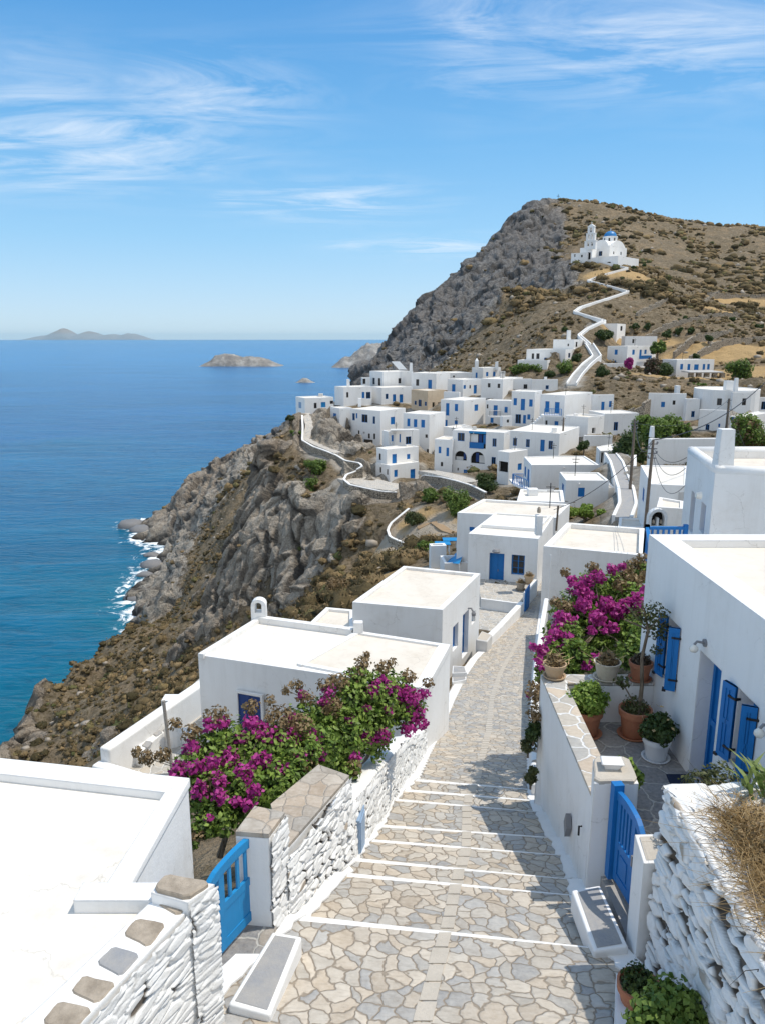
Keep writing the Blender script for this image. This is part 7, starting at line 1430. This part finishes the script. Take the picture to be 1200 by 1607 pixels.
# ---------------- trees and shrubs of the village
def tree(label, x, y, z, w, h, mat, n=2600, ls=.22, cat='tree', name='tree', trunk=.9, extra=None, base=None, mat2=None):
    """crown centred on pixel (x,y) at depth z, w x h pixels"""
    if cat == 'shrub' and z > 50:
        q = zat(x, y+h*.35, z*.85, z*1.15)
        if q is not None: z = q[1]/ray(x, y+h*.35)[1]
    W, Hh_ = w*z/1200/2, h*z/1200/2; c = A(x, y, z); bz = base if base is not None else c[2]-Hh_-trunk; t_ = thing(name, (c[0], c[1], bz), label, cat); R = np.random.default_rng(int(x*7+y)); lobes = []
    if w/h > 2.4:
        for k in range(12): lobes.append((c+np.array([W*R.uniform(-.95, .95), W*R.uniform(-.5, .5), R.uniform(-.3, .3)*Hh_]), max(Hh_, W*.25)*R.uniform(.6, 1)))
    for k in range(9 if w > 25 else 5):
        a = R.uniform(0, 2*pi); q = R.uniform(.2, .75); lobes.append((c+np.array([cos(a)*W*q, sin(a)*W*q, R.uniform(-.55, .6)*Hh_]), min(W, Hh_)*R.uniform(.42, .7)))
    lobes.append((c, min(W, Hh_)*.8))
    foliage('crown', mat, t_, lobes, n, ls, .35); 
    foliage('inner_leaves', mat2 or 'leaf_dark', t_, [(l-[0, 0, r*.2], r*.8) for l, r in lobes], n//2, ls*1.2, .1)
    m = MB(); b = np.array([c[0], c[1], bz]); m.tube([b-[0, 0, .5], b+(c-b)*.5, c], [W*.09+.05, W*.07+.04, W*.03+.02], 7)
    for l, r in lobes[:5]: m.tube([b+(c-b)*.6, l], [W*.04+.02, .02], 5)
    m.out('trunk', 'bark', t_); return t_
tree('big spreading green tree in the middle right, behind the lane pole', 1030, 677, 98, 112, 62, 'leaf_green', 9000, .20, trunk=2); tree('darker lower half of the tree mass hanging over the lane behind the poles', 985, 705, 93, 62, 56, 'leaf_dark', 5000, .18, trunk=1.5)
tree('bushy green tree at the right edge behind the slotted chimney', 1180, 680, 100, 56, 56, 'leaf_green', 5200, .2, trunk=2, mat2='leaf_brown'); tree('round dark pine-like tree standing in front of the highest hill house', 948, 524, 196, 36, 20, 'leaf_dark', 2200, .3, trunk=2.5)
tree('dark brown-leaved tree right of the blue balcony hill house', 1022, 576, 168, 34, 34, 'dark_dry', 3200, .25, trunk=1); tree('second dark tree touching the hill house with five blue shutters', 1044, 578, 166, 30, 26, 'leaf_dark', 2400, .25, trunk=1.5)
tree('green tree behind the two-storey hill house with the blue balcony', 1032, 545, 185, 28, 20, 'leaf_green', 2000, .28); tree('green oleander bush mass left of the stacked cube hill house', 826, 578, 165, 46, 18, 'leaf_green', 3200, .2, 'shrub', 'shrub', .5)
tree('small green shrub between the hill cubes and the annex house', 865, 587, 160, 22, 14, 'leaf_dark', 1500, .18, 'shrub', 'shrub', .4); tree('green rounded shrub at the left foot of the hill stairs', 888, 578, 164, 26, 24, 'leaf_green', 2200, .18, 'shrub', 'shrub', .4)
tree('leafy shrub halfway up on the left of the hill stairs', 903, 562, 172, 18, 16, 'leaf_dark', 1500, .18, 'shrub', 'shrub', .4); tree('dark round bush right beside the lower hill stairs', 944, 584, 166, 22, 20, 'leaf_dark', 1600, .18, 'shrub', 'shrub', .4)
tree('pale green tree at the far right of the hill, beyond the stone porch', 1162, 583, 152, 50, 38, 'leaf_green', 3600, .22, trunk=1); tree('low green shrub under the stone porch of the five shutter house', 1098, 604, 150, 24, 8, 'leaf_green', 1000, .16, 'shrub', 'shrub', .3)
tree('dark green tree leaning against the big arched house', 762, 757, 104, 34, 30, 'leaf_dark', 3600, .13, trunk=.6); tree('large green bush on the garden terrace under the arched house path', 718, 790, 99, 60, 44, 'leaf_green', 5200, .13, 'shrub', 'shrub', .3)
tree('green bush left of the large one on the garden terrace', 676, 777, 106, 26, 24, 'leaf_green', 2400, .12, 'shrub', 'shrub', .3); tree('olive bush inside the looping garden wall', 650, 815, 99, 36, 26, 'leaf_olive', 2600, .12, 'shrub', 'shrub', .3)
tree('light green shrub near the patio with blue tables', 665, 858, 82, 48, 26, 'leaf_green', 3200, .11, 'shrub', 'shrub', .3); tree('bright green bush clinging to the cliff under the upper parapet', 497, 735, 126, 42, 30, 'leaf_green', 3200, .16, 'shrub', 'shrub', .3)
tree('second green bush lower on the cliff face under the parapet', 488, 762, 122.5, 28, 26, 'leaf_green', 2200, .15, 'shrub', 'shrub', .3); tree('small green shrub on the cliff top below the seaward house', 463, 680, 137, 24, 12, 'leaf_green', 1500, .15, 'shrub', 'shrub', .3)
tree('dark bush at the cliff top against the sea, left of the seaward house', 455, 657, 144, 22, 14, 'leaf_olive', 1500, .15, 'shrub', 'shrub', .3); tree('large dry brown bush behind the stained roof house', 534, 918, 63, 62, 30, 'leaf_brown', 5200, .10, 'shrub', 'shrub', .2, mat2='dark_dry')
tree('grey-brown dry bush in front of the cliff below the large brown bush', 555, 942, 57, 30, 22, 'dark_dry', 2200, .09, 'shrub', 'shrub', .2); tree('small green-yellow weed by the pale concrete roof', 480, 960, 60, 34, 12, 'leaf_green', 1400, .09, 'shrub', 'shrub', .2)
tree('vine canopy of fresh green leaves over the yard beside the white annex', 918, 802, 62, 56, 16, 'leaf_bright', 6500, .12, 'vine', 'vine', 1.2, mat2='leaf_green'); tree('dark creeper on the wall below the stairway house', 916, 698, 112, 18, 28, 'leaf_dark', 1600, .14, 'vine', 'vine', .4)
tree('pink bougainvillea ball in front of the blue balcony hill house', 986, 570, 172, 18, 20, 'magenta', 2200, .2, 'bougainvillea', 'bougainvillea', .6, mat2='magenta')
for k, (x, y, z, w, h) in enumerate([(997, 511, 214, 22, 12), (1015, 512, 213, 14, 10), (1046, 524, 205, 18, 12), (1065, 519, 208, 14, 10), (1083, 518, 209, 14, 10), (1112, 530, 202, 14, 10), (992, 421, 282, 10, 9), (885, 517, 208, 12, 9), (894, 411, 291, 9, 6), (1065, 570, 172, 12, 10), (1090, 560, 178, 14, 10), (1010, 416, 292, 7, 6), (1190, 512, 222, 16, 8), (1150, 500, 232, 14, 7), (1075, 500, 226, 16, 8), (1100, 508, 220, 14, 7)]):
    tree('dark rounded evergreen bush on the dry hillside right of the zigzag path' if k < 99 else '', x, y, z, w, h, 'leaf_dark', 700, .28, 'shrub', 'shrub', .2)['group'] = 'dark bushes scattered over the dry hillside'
# summit cross
c0 = A(875, 313, 540); tc = thing('summit_cross', tuple(c0-[0, 0, 1]), 'tiny dark cross standing on the mountain top', 'cross'); m = MB(); m.box(c0[0]-.12, c0[0]+.12, c0[1]-.12, c0[1]+.12, c0[2]-2, c0[2]+3.6); m.box(c0[0]-1, c0[0]+1, c0[1]-.12, c0[1]+.12, c0[2]+2.2, c0[2]+2.45); m.out('cross_bars', 'dark_iron', tc)
# ================================================================ SEA
az = np.radians(np.r_[np.arange(-60, -34, 1.), np.arange(-34, 6, .25), np.arange(6, 61, 1.)]); rr = np.r_[30., np.exp(np.arange(math.log(60), math.log(560), .0065)), np.exp(np.arange(math.log(562), math.log(40000), .07)), 42000.]
AZ, RR = np.meshgrid(az, rr, indexing='ij'); X, Y = (RR*np.sin(AZ)).ravel(), (RR*np.cos(AZ)).ravel(); hb = np.full(len(X), -60.); m_ = RR.ravel() < 700; hb[m_] = H0(X[m_], Y[m_]); na, nr = AZ.shape
sh = sstep(-15, -.5, hb)*sstep(60, 85, RR.ravel()); dp = sstep(-2, -26, hb); dp = dp*.55+.45*sstep(130, 420, RR.ravel()); far = sstep(300, 3500, RR.ravel())
i = (np.arange(na-1)[:, None]*nr+np.arange(nr-1)[None]).ravel(); F = np.stack([i, i+nr, i+nr+1, i+1], 1)
V = np.stack([X, Y, 0*X], 1); tag(mk('sea', V, F[:, ::-1], 'sea', attrs={'shore': sh, 'deep': dp, 'far': far}, org=(0, 0, 0)), kind='structure')
# shore rocks standing in the surf
for k, (x, y, s, lab) in enumerate([(205, 826, 6.5, 'black wave-washed rock at the tip of the headland'), (222, 832, 5, 'second dark rock joining the headland tip'), (212, 938, 4, 'dark rock in the foam at the lower shore'), (240, 888, 4.5, 'dark rock in the foam beside the pale cliff'), (228, 903, 3, 'small dark rock between the two larger surf rocks'), (238, 872, 3, 'small dark rock under the pale slope')]):
    q = D(x, y, 80); V = ico*(.55+.9*fbm(ico*1.9+k*3, 4, 30+k))[:, None]*np.array([s, s*.8, s*.5]); tag(mk('sea_rock', V+q+[0, 0, -.2], icf, 'slab_dark', smooth=False), lab, 'rock')
def island(name, label, x0, x1, ytop, d=80, depth=.5, seed=0, mat='island_rock', ybase=None, peaks=(.4,)):
    yb = ybase; a, b = D(x0, yb, 80), D(x1, yb, 80); z = depth_at((x0+x1)/2, yb, 80); w = (b-a)[0]; h = (yb-ytop)/1200*z; n, mm = 90, 40; U, Vv = np.meshgrid(np.linspace(0, 1, n), np.linspace(0, 1, mm), indexing='ij')
    env = np.zeros_like(U)
    for pk, ph, pwid in peaks: env = np.maximum(env, ph*np.exp(-((U-pk)/pwid)**2))
    edge = np.minimum(1, 5.5*np.minimum(U, 1-U))**.6*np.sin(pi*Vv)**.6; P = np.stack([U*9, Vv*9*depth, 0*U+seed], -1).reshape(-1, 3); nz_ = fbm(P, 5, seed, True).reshape(n, mm)
    Z = h*env*edge*(.72+.45*nz_)-h*.04; X = a[0]+w*U; Y = a[1]+w*depth*(Vv)
    i = (np.arange(n-1)[:, None]*mm+np.arange(mm-1)[None]).ravel(); F = np.stack([i, i+mm, i+mm+1, i+1], 1)
    o = mk(name, np.stack([X, Y, Z], -1).reshape(-1, 3), F, mat, smooth=True); tag(o, label, 'island'); return o
island('island', 'long bare rocky island in the open sea, middle of the horizon', 308, 441, 556, ybase=575, seed=3, peaks=((.32, 1, .3), (.62, .75, .35)))
island('rock_islet', 'tiny rock islet off the cliff village with a white wake behind', 462, 496, 593.5, ybase=600.5, seed=5, peaks=((.45, 1, .3),), depth=.6)
island('island', 'pale headland island directly behind the dark mountain foot', 516, 640, 540, ybase=577, seed=8, peaks=((.6, 1.05, .4), (.2, .5, .2)), depth=1.0)
island('island', 'faint blue island chain far away at the left horizon', 26, 232, 515, ybase=532.6, seed=13, peaks=((.12, .45, .12), (.3, .95, .12), (.5, .7, .14), (.68, .5, .12), (.85, .6, .14)), depth=.3)
# ================================================================ SKY, SUN, HAZE, CAMERA
w = bpy.data.worlds.new('World'); sc.world = w; w.use_nodes = True; nt = w.node_tree; nt.nodes.clear()
SUN_EL, SUN_AZ = 65., 80.       # azimuth measured from +Y (view direction) clockwise to +X
sky = nt.nodes.new('ShaderNodeTexSky'); sky.sky_type = 'NISHITA'; sky.sun_disc = False; sky.sun_elevation = radians(SUN_EL); sky.sun_rotation = radians(SUN_AZ); sky.altitude = 100; sky.air_density = 1.0; sky.dust_density = .35; sky.ozone_density = 2.5
tc_ = nt.nodes.new('ShaderNodeTexCoord'); sep = nt.nodes.new('ShaderNodeSeparateXYZ'); nt.links.new(tc_.outputs['Generated'], sep.inputs[0])
def wm(op, a, b=0., clamp=False):
    x = nt.nodes.new('ShaderNodeMath'); x.operation = op; x.use_clamp = clamp
    for k, v in ((0, a), (1, b)):
        if isinstance(v, (int, float)): x.inputs[k].default_value = v
        else: nt.links.new(v, x.inputs[k])
    return x.outputs[0]
zc = wm('MAXIMUM', wm('ADD', sep.outputs[2], .06), .03); cx = wm('DIVIDE', sep.outputs[0], zc); cy = wm('DIVIDE', sep.outputs[1], zc); cmb = nt.nodes.new('ShaderNodeCombineXYZ'); nt.links.new(cx, cmb.inputs[0]); nt.links.new(cy, cmb.inputs[1])
def wnoise(scale, det, rough, dist, sx, sy, rot, off):
    mp_ = nt.nodes.new('ShaderNodeMapping'); mp_.inputs['Scale'].default_value = (sx, sy, 1); mp_.inputs['Rotation'].default_value = (0, 0, rot); mp_.inputs['Location'].default_value = (off, off*.7, 0); nt.links.new(cmb.outputs[0], mp_.inputs[0])
    x = nt.nodes.new('ShaderNodeTexNoise'); x.inputs['Scale'].default_value = scale; x.inputs['Detail'].default_value = det; x.inputs['Roughness'].default_value = rough; x.inputs['Distortion'].default_value = dist; nt.links.new(mp_.outputs[0], x.inputs['Vector']); return x.outputs['Fac']
def wramp(f, a, b):
    x = nt.nodes.new('ShaderNodeMapRange'); x.clamp = True; x.inputs[1].default_value = a; x.inputs[2].default_value = b; nt.links.new(f, x.inputs[0]); return x.outputs[0]
yy_ = wm('MAXIMUM', sep.outputs[1], .05); U_ = wm('DIVIDE', sep.outputs[0], yy_); W_ = wm('DIVIDE', sep.outputs[2], yy_); win = None
for (px, py, rx, ry, k_) in [(90, 225, 260, 55, 1.), (330, 150, 150, 55, .75), (520, 312, 130, 26, 1.), (1030, 70, 330, 70, .8), (740, 40, 70, 90, .9), (700, 386, 110, 16, .7), (365, 312, 30, 12, .8), (60, 140, 120, 60, .6), (560, 384, 60, 10, .5), (100, 290, 90, 14, .4)]:
    v_ = (py-803.5)/1200; dd = CT-v_*ST; u0_, w0_ = (px-600)/1200/dd, -(ST+v_*CT)/dd; a1 = wm('MULTIPLY', wm('SUBTRACT', U_, u0_), 1200/rx); a2 = wm('MULTIPLY', wm('SUBTRACT', W_, w0_), 1200/ry)
    g_ = wm('MULTIPLY', wm('POWER', 2.718, wm('MULTIPLY', wm('ADD', wm('MULTIPLY', a1, a1), wm('MULTIPLY', a2, a2)), -1.)), k_); win = g_ if win is None else wm('MAXIMUM', win, g_)
n1 = wnoise(.55, 3, .5, .3, 1, 1, 0, 3.2); n2 = wnoise(1.9, 10, .64, 1.6, .5, 1.3, .75, 1.7)
mask = wm('MULTIPLY', win, wramp(n2, .40, .74)); lowfade = wramp(sep.outputs[2], .02, .06)
sep2 = sep.outputs[1]; back = wm('MULTIPLY', wramp(wm('MULTIPLY', sep2, -1), -.15, .25), wramp(wnoise(.9, 6, .6, .6, .8, 1, .3, 5.), .28, .55))  # bright cloud cover added behind the camera to fill the shaded walls
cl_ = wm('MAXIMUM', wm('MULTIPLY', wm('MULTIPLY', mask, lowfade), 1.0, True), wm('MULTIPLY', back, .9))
dotn = nt.nodes.new('ShaderNodeVectorMath'); dotn.operation = 'DOT_PRODUCT'; nt.links.new(tc_.outputs['Generated'], dotn.inputs[0]); dotn.inputs[1].default_value = (sin(radians(SUN_AZ))*cos(radians(SUN_EL)), cos(radians(SUN_AZ))*cos(radians(SUN_EL)), sin(radians(SUN_EL)))
aure_fill = wm('MULTIPLY', wm('POWER', wramp(dotn.outputs['Value'], .55, 1.), 2.), .75); cl_ = wm('MAXIMUM', cl_, aure_fill)  # wide sun glow added to the sky out of view, as overhead fill light
gr = nt.nodes.new('ShaderNodeValToRGB'); ge = gr.color_ramp.elements; GK = 1/(.15*2**.38)
gp_ = [(0, (.50, .68, .84)), (.04, (.42, .62, .84)), (.12, (.26, .54, .82)), (.22, (.14, .43, .77)), (.36, (.055, .30, .68)), (1, (.15, .30, .56))]
while len(ge) < len(gp_): ge.new(.5)
for k_, (p_, c_) in enumerate(gp_): ge[k_].position = p_; ge[k_].color = (*c_, 1)
nt.links.new(sep.outputs[2], gr.inputs[0]); gs = nt.nodes.new('ShaderNodeVectorMath'); gs.operation = 'SCALE'; nt.links.new(gr.outputs[0], gs.inputs[0]); gs.inputs['Scale'].default_value = GK
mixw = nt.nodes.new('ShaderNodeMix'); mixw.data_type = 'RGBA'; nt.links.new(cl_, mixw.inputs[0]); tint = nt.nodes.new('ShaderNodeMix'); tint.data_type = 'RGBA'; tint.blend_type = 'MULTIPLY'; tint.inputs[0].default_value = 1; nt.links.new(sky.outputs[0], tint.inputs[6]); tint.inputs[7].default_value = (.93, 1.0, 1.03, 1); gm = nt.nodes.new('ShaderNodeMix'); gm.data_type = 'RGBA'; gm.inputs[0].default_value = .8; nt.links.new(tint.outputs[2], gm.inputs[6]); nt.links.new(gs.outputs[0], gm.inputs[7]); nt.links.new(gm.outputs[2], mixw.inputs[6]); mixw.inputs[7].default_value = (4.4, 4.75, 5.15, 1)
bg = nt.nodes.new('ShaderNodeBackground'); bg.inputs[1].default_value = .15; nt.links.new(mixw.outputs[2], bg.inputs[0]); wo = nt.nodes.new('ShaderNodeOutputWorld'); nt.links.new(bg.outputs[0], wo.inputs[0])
sl = bpy.data.lights.new('sun', 'SUN'); sl.energy = 2.6; sl.angle = radians(.5); sl.color = (1, .94, .84); so = bpy.data.objects.new('sun', sl); COL.objects.link(so)
e_, a_ = radians(SUN_EL), radians(SUN_AZ); dv = np.array([sin(a_)*cos(e_), cos(a_)*cos(e_), sin(e_)])
from mathutils import Vector
so.rotation_euler = Vector(dv).to_track_quat('Z', 'Y').to_euler(); so.location = (30, 10, 150)
HAZE = True
if HAZE:
    mh = bpy.data.materials.new('haze'); mh.use_nodes = True; t_ = mh.node_tree; t_.nodes.clear(); o = t_.nodes.new('ShaderNodeOutputMaterial'); v = t_.nodes.new('ShaderNodeVolumePrincipled'); v.inputs['Color'].default_value = (.55, .84, 1, 1); v.inputs['Density'].default_value = 1.4e-5; v.inputs['Anisotropy'].default_value = .2; t_.links.new(v.outputs[0], o.inputs['Volume']); MATS['haze'] = mh
    m = MB(); m.box(-45000, 45000, -20000, 45000, -16, 300); hz = m.out('haze', 'haze', org=(0, 0, 0)); tag(hz, kind='stuff')
cam = bpy.data.cameras.new('camera'); co = bpy.data.objects.new('camera', cam); COL.objects.link(co); co.location = (0, 0, CZ); co.rotation_euler = (pi/2-TH, 0, 0)
cam.sensor_fit = 'HORIZONTAL'; cam.sensor_width = 36; cam.lens = 36; cam.clip_end = 120000; cam.clip_start = .1; sc.camera = co
vs = sc.view_settings; vs.view_transform = 'Standard'; vs.look = 'None'; vs.gamma = 1; vs.exposure = .48
sc.cycles.use_denoising = True; sc.cycles.max_bounces = 6; sc.cycles.diffuse_bounces = 4; sc.cycles.volume_bounces = 0; sc.cycles.transparent_max_bounces = 8
